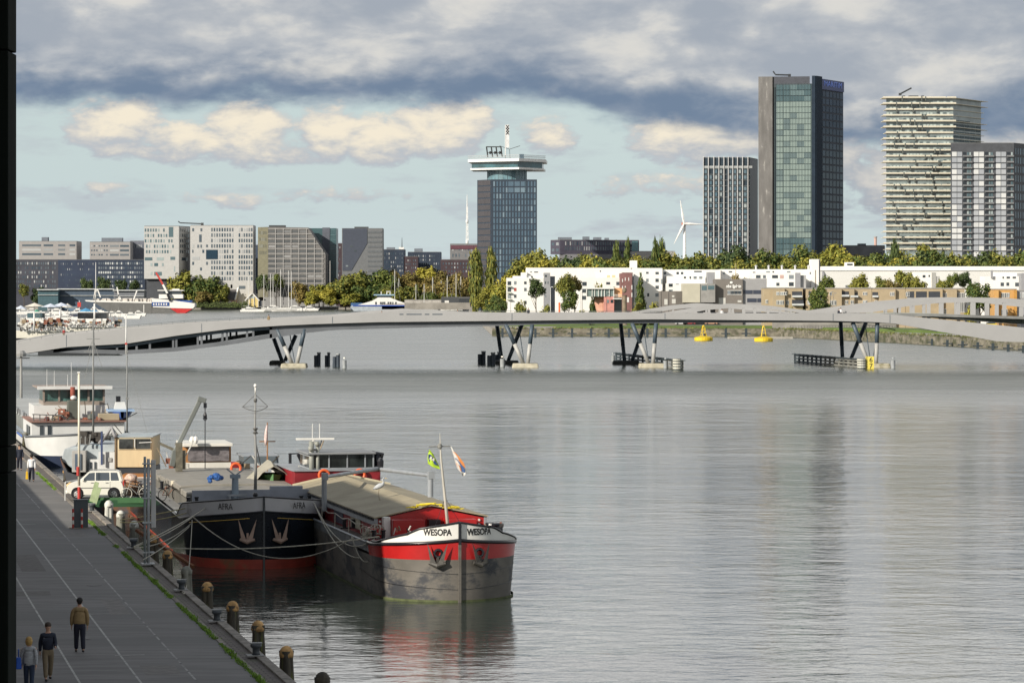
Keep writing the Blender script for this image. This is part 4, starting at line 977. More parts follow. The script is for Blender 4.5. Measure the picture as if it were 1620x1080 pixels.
for row in range(27):
    y = 154.5+row*9.2; k = row % 4; ext = 1.0+(.9 if k in (0, 1) else 0); x0 = 1396 if k in (0, 1, 3) else 1400
    if row in (0, 1): ext = 2.4; x0 = 1395
    zc = Z(y+1, YV); b = MB()
    xr_ = 1508+(4 if k in (0, 1) else 0)
    ext2 = 4.5 if k in (0, 1) else 2.0
    d2 = (c2_-b2_).normalized(); n2 = Vector((d2.y, -d2.x))
    A_ = (X(x0, YV), YV-ext); B_ = (X(xr_, YV), YV-ext); C_ = tuple(c2_+n2*ext*.9+d2*ext2); D_ = tuple(c2_+Vector((-6, 6)))
    b.prism([A_, B_, C_, D_, (X(x0, YV), YV+8)], zc-.12, zc+.12, 'z')
    b.build('balcony_slab', cream, o, world=True)
    # upstands in front, broken by gaps
    cuts = [x0]+sorted(int(1412+hsh('c', row, j)*85) for j in range(4))+[xr_]
    ub = MB()
    for c0_, c1_ in zip(cuts, cuts[1:]):
        if c1_-c0_ < 5: continue
        ub.box(X(c0_+.9, YV), X(c1_-.4, YV), YV-ext-.12, YV-ext+.12, zc+.12, zc+.72)
    ub.build('balcony_front', cream, o, world=True)
    for c0_ in cuts[1:-2]: MB().box(X(c0_-.5, YV), X(c0_+1.0, YV), YV-ext-.25, YV-.1, zc-1.5, zc+.8).build('dark_notch', M('notch_dark', (.10, .11, .10), .6), o, world=True)  # dark boxes put in so the gaps between lit slabs read dark
rb_ = MB()
for a, b_ in ((1430, 1431), (1460, 1461), (1440, 1452)): rb_.box(X(a, YV), X(b_+3, YV), YV+5, YV+8, Z(154, YV)+.2, Z(150.5, YV))
rb_.build('roof_plant', mst, o, world=True)
roof_crane([(1442, 139.5), (1424, 149)], YV+6, 'angled black window crane on the roof of the balcony tower')
# --- right edge tower
YW = 1600; o, P = bld('grey_tower', 'grey gridded apartment tower cut by the right edge of the view', ((1504, YW), (1604, YW), (1640, YW+24)), Z(227, YW), M('tower_grey', (.06, .065, .075), .7, var=.15, scale=.3))
rr = []; r2 = []; r3 = []; bb = MB()
for row in range(18):
    y = 240+row*9.3
    for px in (1506, 1540.5, 1575.5):
        for j in range(2): rr.append(((px-1504+j*8.4)*YW/F, (px-1504+j*8.4+7.6)*YW/F, Z(y+7.6, YW), Z(y+.3, YW)))
        r2.append(((px-1504+17.5)*YW/F, (px-1504+22)*YW/F, Z(y+5, YW), Z(y+.8, YW)))
        for j in range(2): r3.append(((px-1504+24+j*3.6)*YW/F, (px-1504+26.4+j*3.6)*YW/F, Z(y+6, YW), Z(y+1, YW)))
        MB().box(X(px+17.3, YW), X(min(px+32, 1603.5), YW), YW-1.1, YW-.05, Z(y+8.2, YW), Z(y+5.8, YW)).build('balcony', M('balcony_grey', (.17, .175, .18), .5), o, world=True)
facade_rects(o, P[0], P[1], rr, glassy('grey_tower_pane', (.30, .32, .35), (.60, .61, .60), .35, rough=.25), proud=.1, cap=60)
facade_rects(o, P[0], P[1], [r for r in r2 if r[1] < 98*YW/F], glassy('loggia_dark', (.012, .016, .022), (.03, .035, .04), .2), 'loggia', proud=.15, cap=80)
facade_rects(o, P[0], P[1], [r for r in r3 if r[1] < 98*YW/F], gt, proud=.15, cap=99)
o['_n'] = 100; L = wallL(P, 1); facade_rects(o, P[1], P[2], grid(L, 4, Z(232, YW), 9, 18, .5, .7, .5), glassy('navy_side', (.02, .04, .07), (.08, .13, .18), .3), proud=.1)
bld('low_grey_block', 'low grey office roofs behind the trees between the two tower pairs', ((1336, 1750), (1400, 1750)), Z(389, 1750), M('low_grey', (.15, .155, .17), .8, var=.2, scale=.1), 30, rooftop=((1360, 1372, 385),))
o = thing('orange_crane_column', 'faint pinkish chimney left of the balcony tower', 'chimney', (X(1385, 2600), 2600, 1.5)); MB().tube((X(1385, 2600), 2600, 1.5), (X(1385, 2600), 2600, Z(376, 2600)), 1.3, 1.2, 10).build('shaft', M('chimney_pink', (.45, .30, .26), .8), o, world=True); MB().lathe([(1.5, 0), (1.5, 1.0)], X(1385, 2600), 2600, Z(376, 2600), 10).build('rim', c_off, o, world=True)
# --- white terraces
YH = 1130; wp = M('white_render', (.74, .73, .70), .8, var=.04, scale=.1); wg = M('grey_and_shaded_render', (.27, .275, .29), .8, var=.06)  # the grey also paints shade on side walls of the white blocks
def wbox(o, px0, px1, py, Y, dpt, mat, name='wall', zb=1.9, pyb=None):
    return MB().box(X(px0, Y), X(px1, Y), Y, Y+dpt, zb if pyb is None else Z(pyb, Y), Z(py, Y)).build(name, mat, o, world=True)
def wins(o, Y, spec, mat=gk, proud=.08):
    facade_rects(o, (0, Y), (1, Y), [(X(a, Y), X(a+w, Y), Z(y+h, Y), Z(y, Y)) for a, y, w, h in spec], mat, proud=proud)
o = thing('white_terrace', 'long low white apartment terrace with a plain high parapet at the left', 'building', (X(832, YH+60), YH+60, 1.9))
wbox(o, 832, 1010, 423.5, YH+60, 14, wp); wbox(o, 824, 834, 431, YH+58, 12, wp); wbox(o, 997, 1008, 412, YH+58, 6, wp, 'stair_head', pyb=424)
wins(o, YH+58, [(833, 435, 3, 3)]); wins(o, YH+60, [(839, 429.5, 2, 1.5), (845, 429.5, 6, 1.6), (949, 428, 1.5, 2)])
o = thing('white_house_block', 'stepped white apartment block at the left end with a grey shaded side', 'building', (X(801, YH), YH, 1.9))
wbox(o, 801, 860, 439.5, YH, 14, wp); wbox(o, 811, 861, 436.5, YH+3, 10, wp, 'upper_storey'); wbox(o, 860.2, 870.5, 431.5, YH-.2, 13, wg, 'stair_tower'); wbox(o, 870.7, 878, 437, YH+3, 12, M('bluegrey_shaded_render', (.19, .21, .24), .8), 'side_wall')  # shaded right side of the block put into the grey colours
wins(o, YH, [(803, 445, 5.5, 6), (813, 445, 4, 5), (829, 445, 4, 4.5), (803, 455.5, 5.5, 6), (803, 466, 5.5, 6), (829, 455.5, 4, 5), (813, 466, 4, 5), (829, 476, 4, 5)])
wins(o, YH, [(813, 455.5, 4, 5)], M('red_shutter', (.35, .06, .05), .7)); wins(o, YH+3, [(833, 437, 3, 2), (840, 437, 3, 2)]); wins(o, YH-.2, [(862, 445, 1.6, 4), (866, 445, 1.6, 4), (862, 456, 1.6, 4), (862, 466, 1.6, 4), (862, 435, 3, 3)])
for y in (452.5, 462.5, 473): MB().box(X(802, YH), X(809, YH), YH-1.2, YH-.1, Z(y+1.5, YH), Z(y, YH)).build('balcony', M('balcony_greenish', (.42, .46, .38), .7), o, world=True)
o = thing('white_house_block', 'white apartment block behind the round pink building', 'building', (X(919, YH), YH, 1.9))
wbox(o, 919, 981, 439, YH, 14, wp); wbox(o, 944, 984, 430.5, YH+4, 10, wp, 'upper_storey'); wins(o, YH, [(921, 446, 7, 6), (921, 457, 6, 6), (921, 468, 6, 6), (975, 446, 5, 5), (959, 446, 6, 4)])
wins(o, YH+4, [(960, 435, 5, 4), (968, 435, 5, 4)], M('yellow_blind', (.55, .50, .30), .7))
o = thing('brick_house', 'dusky red brick apartment house with white slit windows beside the cypress', 'building', (X(981, YH-10), YH-10, 1.9))
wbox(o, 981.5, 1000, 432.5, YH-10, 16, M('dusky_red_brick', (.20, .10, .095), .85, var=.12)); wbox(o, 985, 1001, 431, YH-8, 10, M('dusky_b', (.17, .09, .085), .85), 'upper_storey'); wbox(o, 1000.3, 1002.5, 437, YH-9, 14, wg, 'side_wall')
wins(o, YH-10, [(984, 441, 1.5, 5), (988.5, 439, 1.5, 5), (994, 439, 1.2, 5), (999, 451, 1.2, 7), (999, 463, 1.2, 7), (984, 452, 1.5, 5), (988.5, 452, 1.5, 5), (992, 470, 3, 8)], M('white_frame', (.66, .66, .64), .6))
o = thing('pink_pavilion', 'round salmon pink building with a glazed white top floor', 'building', (X(940, 1090), 1090, 1.9))
xa = X(956, 1090); ra = X(956, 1090)-X(941, 1090)
MB().lathe([(ra*.72, 1.9), (ra*.9, Z(486, 1090)), (ra, Z(480, 1090)), (ra, Z(468, 1090))], xa, 1090+ra, 0, 24).build('drum', M('salmon_render', (.55, .30, .22), .8), o, smooth=False, world=True)
MB().box(X(955, 1090), X(971, 1090), 1087, 1096, 1.9, Z(469, 1090)).build('wall', M('salmon_pink', (.52, .24, .21), .8), o, world=True)
MB().box(X(927, 1090), X(971, 1090), 1086, 1098, Z(457, 1090), Z(455, 1090)).build('roof', wp, o, world=True); MB().box(X(928, 1090), X(970.6, 1090), 1087, 1097, Z(469, 1090), Z(457, 1090)).build('glazing', M('pav_glass', (.16, .21, .2), .2, var=.3, scale=.3, spec=.9), o, world=True)
b = MB()
for px in (927.4, 936, 940, 946, 951, 955.5, 963, 970): b.box(X(px, 1090), X(px+.9, 1090), 1086.6, 1086.98, Z(469, 1090), Z(457, 1090))
b.build('glazing_frame', wp, o, world=True)
MB().box(X(971.2, 1090), X(984, 1090), 1088, 1098, Z(470, 1090), Z(455.5, 1090)).build('orange_wing', M('orange_render', (.62, .33, .16), .8), o, world=True); MB().box(X(972, 1090), X(984, 1090), 1092, 1098, 1.9, Z(470.1, 1090)).build('glass_base', M('base_glass', (.12, .15, .17), .3), o, world=True)
wins(o, 1090-3.05, [(960, 474, 3, 5), (966, 474, 4, 5)], gk); b = MB()
for px in range(970, 983, 2): b.tube((X(px, 1090), 1086, Z(472, 1090)), (X(px, 1090), 1086, Z(466, 1090)), .06, n=4)
b.bar((X(969, 1090), 1086, Z(466, 1090)), (X(983, 1090), 1086, Z(466, 1090)), .1); b.bar((X(969, 1090), 1086.6, Z(472.5, 1090)), (X(983, 1090), 1086.6, Z(472.5, 1090)), 1.6, .3); b.build('balcony', whm, o, world=True)
o = thing('white_house_block', 'large white apartment block right of the cypress behind the school', 'building', (X(1003, YH), YH, 1.9))
wbox(o, 1003, 1048, 424, YH, 18, wp); wbox(o, 1048.3, 1140, 426.5, YH+6, 14, wp, 'wing'); wbox(o, 1056, 1116, 436.5, YH-6, 12, wp, 'front_wing', pyb=448); wbox(o, 1055, 1125, 447.9, YH-8, 12, wp, 'lower_wing', pyb=462); wbox(o, 1119.5, 1131, 430.5, YH-12, 8, wg, 'stair_tower')
wins(o, YH, [(1022, 430, 4, 3), (1037, 430, 5, 4), (1037, 441, 5, 5), (1037, 452, 5, 5), (1037, 464, 5, 5), (1022, 441, 4, 5), (1024, 464, 3, 5), (1008, 452, 4, 5), (1045.5, 441, 2, 8)])
wins(o, YH+6, [(1050, 430, 4, 4), (1070, 430, 4, 4), (1077, 430, 4, 4), (1098, 428.5, 12, 2)]); wins(o, YH-6, [(1082, 437.5, 3, 3), (1091, 435+2, 2, 4), (1097, 437, 5, 4), (1106, 437, 5, 4)]); wins(o, YH-8, [(1058, 448.5, 6, 5), (1069, 448.5, 5, 1.5), (1087, 448.5, 5, 1.5), (1096, 448.5, 5, 1.5), (1110, 448.5, 7, 1.5), (1058, 458, 6, 3)])
o = thing('white_house_block', 'long white apartment wing behind the grey school roof', 'building', (X(1140, YH+10), YH+10, 1.9))
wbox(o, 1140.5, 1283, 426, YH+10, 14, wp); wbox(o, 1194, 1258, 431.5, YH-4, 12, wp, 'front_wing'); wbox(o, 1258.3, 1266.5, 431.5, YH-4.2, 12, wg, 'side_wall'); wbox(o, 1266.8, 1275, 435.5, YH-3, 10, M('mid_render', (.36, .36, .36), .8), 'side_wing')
wins(o, YH+10, [(1144, 430, 3, 4), (1153, 429, 5, 2), (1191, 430, 4, 3), (1212, 429, 6, 2), (1222, 429, 2.5, 2), (1245, 429, 5, 2), (1281, 430, 2, 4)])
wins(o, YH-4, [(1196, 435, 7, 5), (1207, 435, 4.5, 5), (1221.5, 435, 9, 5), (1248, 435, 7.5, 6), (1228, 447, 5, 5), (1248, 446.5, 7.5, 6)]); wins(o, YH-4, [(1234, 435, 5.5, 5.5)], M('pink_blind', (.5, .34, .3), .7))
b = MB()
for px in (1196, 1216, 1237, 1258, 1279): b.lathe([(.35, 0), (.35, 1.1), (.6, 1.3), (.1, 1.7)], X(px, YH+14), YH+14, Z(426, YH), 8)
b.build('roof_vent', M('vent_grey', (.5, .5, .5), .5), o, world=True)
o = thing('white_hall', 'very long white windowless hall roof with a square stair tower at its left end', 'building', (X(1284, YH+30), YH+30, 1.9))
wbox(o, 1297, 1660, 427.5, YH+30, 26, M('white_hall_wall', (.60, .60, .575), .8, var=.05, scale=.05, stretch=(1, 1, 4)), 'wall')
MB().prism([(X(1297, YH+30), Z(428, YH+30)), (X(1660, YH+30), Z(428, YH+30)), (X(1660, YH+30), Z(421.3, YH+30)), (X(1303, YH+30), Z(421.3, YH+30)), (X(1298, YH+30), Z(424, YH+30))], YH+29.6, YH+55, 'y').build('upper_band', wp, o, world=True)
wbox(o, 1283.5, 1295.5, 410, YH+8, 8, wp, 'stair_tower'); wbox(o, 1295.7, 1297.6, 410, YH+9, 7, wg, 'stair_side'); wbox(o, 1289.5, 1290.6, 427, YH+7.9, .3, M('rust_streak', (.25, .2, .14), .8), 'downpipe')
wbox(o, 1338.5, 1351, 415, YH+34, 6, wp, 'roof_box', pyb=421.4); wins(o, YH+34, [(1340, 417, 9, 3)])
b = MB(); b.prism([(X(1313.5, YH), Z(426.5, YH)), (X(1317, YH), Z(432, YH)), (X(1317, YH), Z(441, YH)), (X(1313.5, YH), Z(441, YH))], YH+29.2, YH+29.55, 'y'); b.build('recess', wg, o, world=True)
o = thing('white_house_block', 'white apartment block behind the trees with a stepped grey stair tower', 'building', (X(1448, YH), YH, 1.9))
wbox(o, 1448, 1474, 431.5, YH+6, 14, wp); wbox(o, 1474.3, 1481, 431, YH+5, 9, M('stair_b', (.33, .33, .31), .85), 'stair_tower'); wbox(o, 1481.2, 1487, 437, YH+5.2, 8, M('stair_c', (.36, .36, .34), .85), 'stair_tower')
wins(o, YH+6, [(1459.5, 435, 4.5, 4), (1469, 435, 2, 3)])
o = thing('white_house_block', 'white apartment block at the right edge with small square windows', 'building', (X(1560, YH), YH, 1.9))
wbox(o, 1559, 1612, 437, YH+4, 14, wp); wbox(o, 1575, 1617, 431.5, YH+8, 12, wp, 'upper_storey'); wbox(o, 1616, 1665, 432, YH-2, 12, wg, 'grey_wing'); wins(o, YH+4, [(1583, 447, 5, 5.5), (1592, 447, 4.5, 5), (1606, 447, 8, 6), (1586, 437.5, 2, 3), (1592.5, 437.5, 5, 3), (1602, 437.5, 5, 3)])
b = MB(); b.box(X(1570, YH), X(1573, YH), YH+3, YH+4, Z(440, YH), Z(427, YH)); b.build('chimney', wg, o, world=True)
# --- school
YS = 1040; sg = M('school_taupe', (.17, .155, .14), .8, var=.05); sp = M('school_pale', (.44, .42, .34), .75, var=.04)
o = thing('school_building', 'grey and taupe school building with white lettering on its wall', 'school', (X(1045, YS), YS, 1.9))
wbox(o, 1045, 1081, 460.5, YS, 12, sg, 'low_wing'); wbox(o, 1069, 1081.4, 461, YS-.4, 8, M('school_dark', (.12, .11, .10), .8), 'low_block'); wbox(o, 1080.6, 1107.5, 448.5, YS-5, 12, sp, 'pale_box', pyb=478.5); wbox(o, 1107.6, 1131.5, 448.8, YS-4.8, 12, M('school_grey', (.26, .255, .245), .7), 'grey_box', pyb=478.2)
wbox(o, 1082, 1131, 478.6, YS, 8, blk, 'recess'); wbox(o, 1132, 1175, 441.5, YS-2, 14, sg, 'main_wall'); wbox(o, 1175.2, 1213, 440.8, YS-1, 14, M('school_light_grey', (.29, .29, .295), .6, var=.04), 'right_wing')
wins(o, YS-4.8, [(1110, 452, 8, 7), (1120, 452, 10, 6)], gt); wins(o, YS-2, [(1151, 460, 4.6, 5.2), (1156.5, 460, 4.6, 5.2), (1162, 460, 4.6, 5.2), (1167.5, 460, 4.6, 5.2)], gk)
b = MB(); 
for y in (459, 465.4): b.box(X(1150, YS), X(1173, YS), YS-2.2, YS-2.02, Z(y+.8, YS), Z(y, YS))
b.build('window_frame', whm, o, world=True)
wins(o, YS-1, [(1176, 459, 14.5, 6), (1191.5, 459, 14, 6), (1182, 472, 15, 6), (1198, 472, 8, 6)], M('school_band', (.05, .06, .085), .3)); wins(o, YS-2, [(1137, 471, 11, 10), (1167, 475, 6, 3.2)], M('poster_pale', (.5, .5, .47), .7)); wins(o, YS, [(1051, 473, 5, 9), (1063, 473, 6, 7), (1063, 467, 4, 3)], M('poster_pale', (.5, .5, .47), .7))
text('sign_letters', 'obs ijplein', 1.45, whm, o, (X(1160, YS)-o.location.x, -2.15, Z(452.8, YS)-1.9), (R(90), 0, 0), font_bold=.07, sx=.86)
b = MB(); b.ball((X(1156.5, YS), YS-2.1, Z(447, YS)), .55, 8, 4, (1, .2, .8)); b.build('emblem', whm, o, world=True)
MB().tube((X(1164, YS), YS, Z(441, YS)), (X(1164, YS), YS, Z(416, YS)), .09, n=5).build('flagpole', M('pole_wood', (.4, .32, .2), .6), o, world=True)
# --- tan brick houses
YI = 1000; tan = M('tan_brick', (.36, .29, .19), .85, var=.1, scale=.3); tan2 = M('tan_brick_shade', (.33, .27, .18), .85, var=.1, scale=.3); wf = M('window_white', (.68, .67, .63), .6)
def whitewin(o, Y, lst):
    """white framed window: frame with a dark pane inside"""
    for a, y, w, h in lst:
        f_ = MB().box(X(a, Y)-o.location.x, X(a+w, Y)-o.location.x, Y-.12-o.location.y, Y-.01-o.location.y, Z(y+h, Y)-o.location.z, Z(y, Y)-o.location.z).build('window', wf, o)
        n_ = max(1, round(w/2.6)); pb = MB()
        for i in range(n_):
            cw = w/n_; pb.box(X(a+cw*i+.45, Y)-o.location.x, X(a+cw*(i+1)-.45, Y)-o.location.x, Y-.15-o.location.y, Y-.125-o.location.y, Z(y+h-.6, Y)-o.location.z, Z(y+.6, Y)-o.location.z)
        pb.build('pane', gk, f_)
def house(px0, px1, pyt, label, parts, ww, loggias=(), name='brick_house', mat=tan):
    o = thing(name, label, 'house', (X(px0, YI), YI, 1.9)); MB().box(X(px0, YI), X(px1, YI), YI, YI+12, 1.9, Z(pyt, YI)).build('wall', mat, o, world=True)
    MB().box(X(px0, YI)-.15, X(px1, YI)+.15, YI-.15, YI+12.1, Z(pyt, YI)+.002, Z(pyt, YI)+.3).build('roof_edge', M('roof_edge_grey', (.30, .29, .28), .7), o, world=True)
    for a, b_, mt in parts: MB().box(X(a, YI), X(b_, YI), YI-1.2, YI-.02, 1.9, Z(pyt+.4, YI)).build('bay', mt, o, world=True)
    for a, b_, y0, y1 in loggias:
        MB().box(X(a, YI), X(b_, YI), YI-.08, YI-.02, Z(y1, YI), Z(y0, YI)).build('loggia', M('loggia_shadow', (.035, .04, .05), .6), o, world=True)
        MB().box(X(a, YI), X(b_, YI), YI-1.4, YI-.1, Z(y1+1.2, YI), Z(y1-1.8, YI)).build('balcony', M('balcony_white', (.50, .52, .52), .5), o, world=True)
    whitewin(o, YI-1.2, [w for w in ww if any(a <= w[0] < b_ for a, b_, _ in parts)]); whitewin(o, YI, [w for w in ww if not any(a <= w[0] < b_ for a, b_, _ in parts)])
    return o
house(1209, 1270, 456, 'tan brick house left of the big tree, next to the school', ((1222, 1241, tan),), [(1228, 461.5, 5, 5.5), (1234, 461.5, 11, 5.5), (1228, 475, 12, 7), (1243, 475, 5, 7), (1211, 474, 4, 6)], ((1253, 1269, 461, 469), (1253, 1271, 474, 482)))
house(1275, 1291, 457, 'narrow tan brick house end half hidden by the big tree', (), [(1277, 475, 4, 6)], ((1279, 1290, 461, 469), (1279, 1290, 473, 481)))
house(1310, 1379, 456.5, 'tan brick house with white windows right of the big tree', ((1310, 1331, tan), (1344, 1351, tan2)), [(1313, 475, 10, 8), (1337, 475, 5, 6), (1345.5, 475, 5, 6), (1365, 475, 7, 6), (1365, 462, 7, 5), (1312, 462, 4, 5)], ((1331, 1343, 461, 468), (1345, 1357, 463, 469)))
house(1379.5, 1432, 456.5, 'tan brick house with a projecting bay behind the rising arch', ((1390, 1416, tan),), [(1383.5, 475, 5, 7), (1408, 462, 7, 6), (1401.5, 475, 12, 6.5), (1417, 475, 6, 6)], ((1380, 1389, 462, 469),))
house(1432.5, 1490, 456.5, 'tan brick house with wide glazed balconies behind the rising arch', ((1490, 1490.4, tan),), [(1433, 462, 6, 7)], ((1435, 1446, 461, 473), (1449, 1466, 461, 474), (1469, 1487, 461, 474)))
house(1490.5, 1526, 457, 'tan brick house seen through the right arch', ((1498, 1513, tan),), [(1491, 463, 7, 8), (1514, 463, 12, 8), (1492, 488, 5, 10), (1519, 478, 7, 16)], ())
house(1573, 1608, 458, 'orange rendered house seen through the right arch', ((1574, 1579, M('orange_wall', (.50, .29, .10), .8)), (1604, 1608, M('orange_dark', (.42, .22, .05), .8))), [(1584, 463, 13, 8), (1584, 478, 9, 4), (1584, 489, 10, 9)], (), 'orange_house', M('orange_wall', (.50, .29, .10), .8))
house(1609, 1650, 460, 'grey house with dark windows at the right edge beside the orange one', (), [(1612, 463, 3, 8), (1617, 463, 5, 8), (1612, 480, 6, 10)], (), 'grey_house', wg)
o = thing('white_gable_hut', 'grey-roofed house with a tall white gable on the far bank', 'house', (X(343, 2300), 2300, 1.9))
gp = [(345, 474), (373, 474), (376, 455), (348, 454.5)]
Y = 2296
MB().box(X(343, Y), X(374, Y), Y, Y+10, 1.9, Z(474, Y)).build('wall', M('hut_pink', (.40, .26, .22), .8), o, world=True)
MB().add([(X(342, Y), Y-1, Z(474.5, Y)), (X(372, Y), Y-1, Z(474.5, Y)), (X(376, Y), Y+5, Z(454.5, Y)), (X(348, Y), Y+5, Z(454.5, Y)), (X(342, Y), Y+11, Z(474.5, Y)), (X(372, Y), Y+11, Z(474.5, Y))], [(0, 1, 2, 3), (3, 2, 5, 4), (0, 3, 4), (1, 5, 2)]).build('roof', M('slate_roof', (.09, .085, .085), .8, var=.1), o, world=True)
MB().bar((X(372.3, Y), Y-1.2, Z(474.5, Y)), (X(376.3, Y), Y+4.8, Z(454, Y)), 1.0, 1.0).build('verge', whm, o, world=True)
MB().box(X(364, Y), X(367, Y), Y+4, Y+6, Z(456, Y), Z(450, Y)).build('chimney', M('hut_chim', (.40, .28, .2), .8), o, world=True)
wins(o, Y, [(348, 476, 4, 3), (353, 476, 3, 3), (358, 476, 8, 3)], wf)
o = thing('yellow_boathouse', 'small yellow boathouse with a white glazed gable on the far bank', 'boathouse', (X(389, 2290), 2290, 1.9)); Y = 2288
MB().prism([(X(389, Y), 1.9), (X(409, Y), 1.9), (X(409, Y), Z(474, Y)), (X(399, Y), Z(464.5, Y)), (X(389, Y), Z(474, Y))], Y, Y+14, 'y').build('wall', M('boathouse_yellow', (.60, .48, .20), .8), o, world=True)
b = MB()
for p0, p1 in (((387.5, 475.5), (399, 463.5)), ((399, 463.5), (410.5, 475.5))): b.bar((X(p0[0], Y), Y-.5, Z(p0[1], Y)), (X(p1[0], Y), Y-.5, Z(p1[1], Y)), 1.2, .8)
for px in (389.5, 395.5, 402, 408.5): b.box(X(px-.4, Y), X(px+.4, Y), Y-.6, Y-.1, 1.9, Z(468 if 392 < px < 406 else 474, Y))
b.build('gable_frame', whm, o, world=True)
MB().add([(X(399, Y), Y, Z(464, Y)), (X(411, Y), Y, Z(475.5, Y)), (X(419, Y), Y+14, Z(475.5, Y)), (X(408, Y), Y+14, Z(464.6, Y))], [(0, 1, 2, 3)]).build('roof', M('boathouse_roof', (.32, .34, .36), .7), o, world=True)
wins(o, Y, [(396, 468, 6, 4)], gt)
# low jetty buildings behind the ferry
for px0, px1, pyt, Y, mt, lab in ((538, 640, 471, 2300, M('jetty_wood', (.20, .13, .09), .8), 'long low dark pavilion with orange doors behind the ferry'), (726, 758, 472, 2060, M('ticket_black', (.03, .035, .04), .5), 'small black kiosk with a white hatch at the far jetty'), (698, 755, 470.5, 2120, M('jetty_roof', (.05, .055, .06), .6), 'low dark-roofed jetty shelter behind the marina'), (640, 726, 474.5, 2200, M('jetty_pale', (.36, .34, .31), .7, var=.3, scale=.2), 'row of low pale harbour sheds right of the ferry')):
    o, P = bld('harbour_shed', lab, ((px0, Y), (px1, Y)), Z(pyt, Y), mt, 8, cat='shed')
    L = wallL(P, 0); facade_rects(o, P[0], P[1], grid(L, 3, Z(pyt+3, Y), max(3, int(L/6)), 1, .5, .7, 1, .3, px0), M('door_orange', (.55, .36, .14), .7) if px0 == 538 else wf)
# dark waterfront pier building and clutter behind the moored boats at the left
for px0, px1, py0, py1, Y, mt, lab in ((60, 92, 458, 466, 2200, M('pier_green', (.05, .10, .12), .4), 'teal glazed pier house at the far left waterfront'), (92, 180, 457, 467, 2210, M('pier_blue', (.05, .075, .11), .5), 'long low blue pier shed with a white roof line'), (180, 228, 459, 468, 2190, M('pier_grey', (.14, .15, .17), .6), 'low grey pier shed right of the blue one')):
    o = thing('pier_shed', lab, 'shed', (X(px0, Y), Y, 1.9)); MB().box(X(px0, Y), X(px1, Y), Y, Y+10, -1, Z(py0+1, Y)).build('wall', mt, o, world=True)
    MB().box(X(px0-1, Y), X(px1+1, Y), Y-2, Y+11, Z(py0+1, Y)+.01, Z(py0, Y)+.3).build('roof', M('pier_roof', (.45, .47, .47), .7), o, world=True)
    MB().box(X(px0, Y), X(px1, Y), Y-1, Y-.1, Z(py1+.8, Y), Z(py1, Y)).build('fascia', M('pier_roof', (.45, .47, .47), .7), o, world=True)
cleanup_counter()
# ================================================================ TREES
def leafmat(name, c1, c2, c3):
    if name in MATS: return MATS[name]
    m = bpy.data.materials.new(name); m.use_nodes = True; q = NT(m.node_tree); b = m.node_tree.nodes['Principled BSDF']
    g = q.n('ShaderNodeNewGeometry'); oi = q.n('ShaderNodeObjectInfo'); tc = q.n('ShaderNodeTexCoord')
    nz = q.noise(tc.outputs['Object'], .28, 3, .6)
    col = q.mix(q.ss(q.m('ADD', nz, q.m('MULTIPLY', q.m('SUBTRACT', oi.outputs['Random'], .5), .35)), .38, .66), c1, c2)
    col = q.mix(q.ss(g.outputs['Random Per Island'], .2, 1.0, 0, .75), col, c3)
    q.l(col, b.inputs['Base Color']); b.inputs['Roughness'].default_value = .7; b.inputs['Specular IOR Level'].default_value = .25
    MATS[name] = m; return m
leaf = {'green': leafmat('leaf_green', (.04, .075, .02), (.09, .125, .028), (.16, .17, .04)),
        'olive': leafmat('leaf_olive', (.08, .105, .025), (.185, .19, .035), (.27, .245, .045)),
        'yellow': leafmat('leaf_yellow', (.15, .17, .03), (.30, .27, .04), (.36, .31, .05)),
        'brown': leafmat('leaf_brown', (.13, .10, .035), (.22, .16, .05), (.19, .17, .04)),
        'dark': leafmat('leaf_dark', (.03, .055, .022), (.06, .09, .028), (.09, .115, .035))}
bark = M('bark', (.10, .08, .06), .9, var=.3, scale=1)
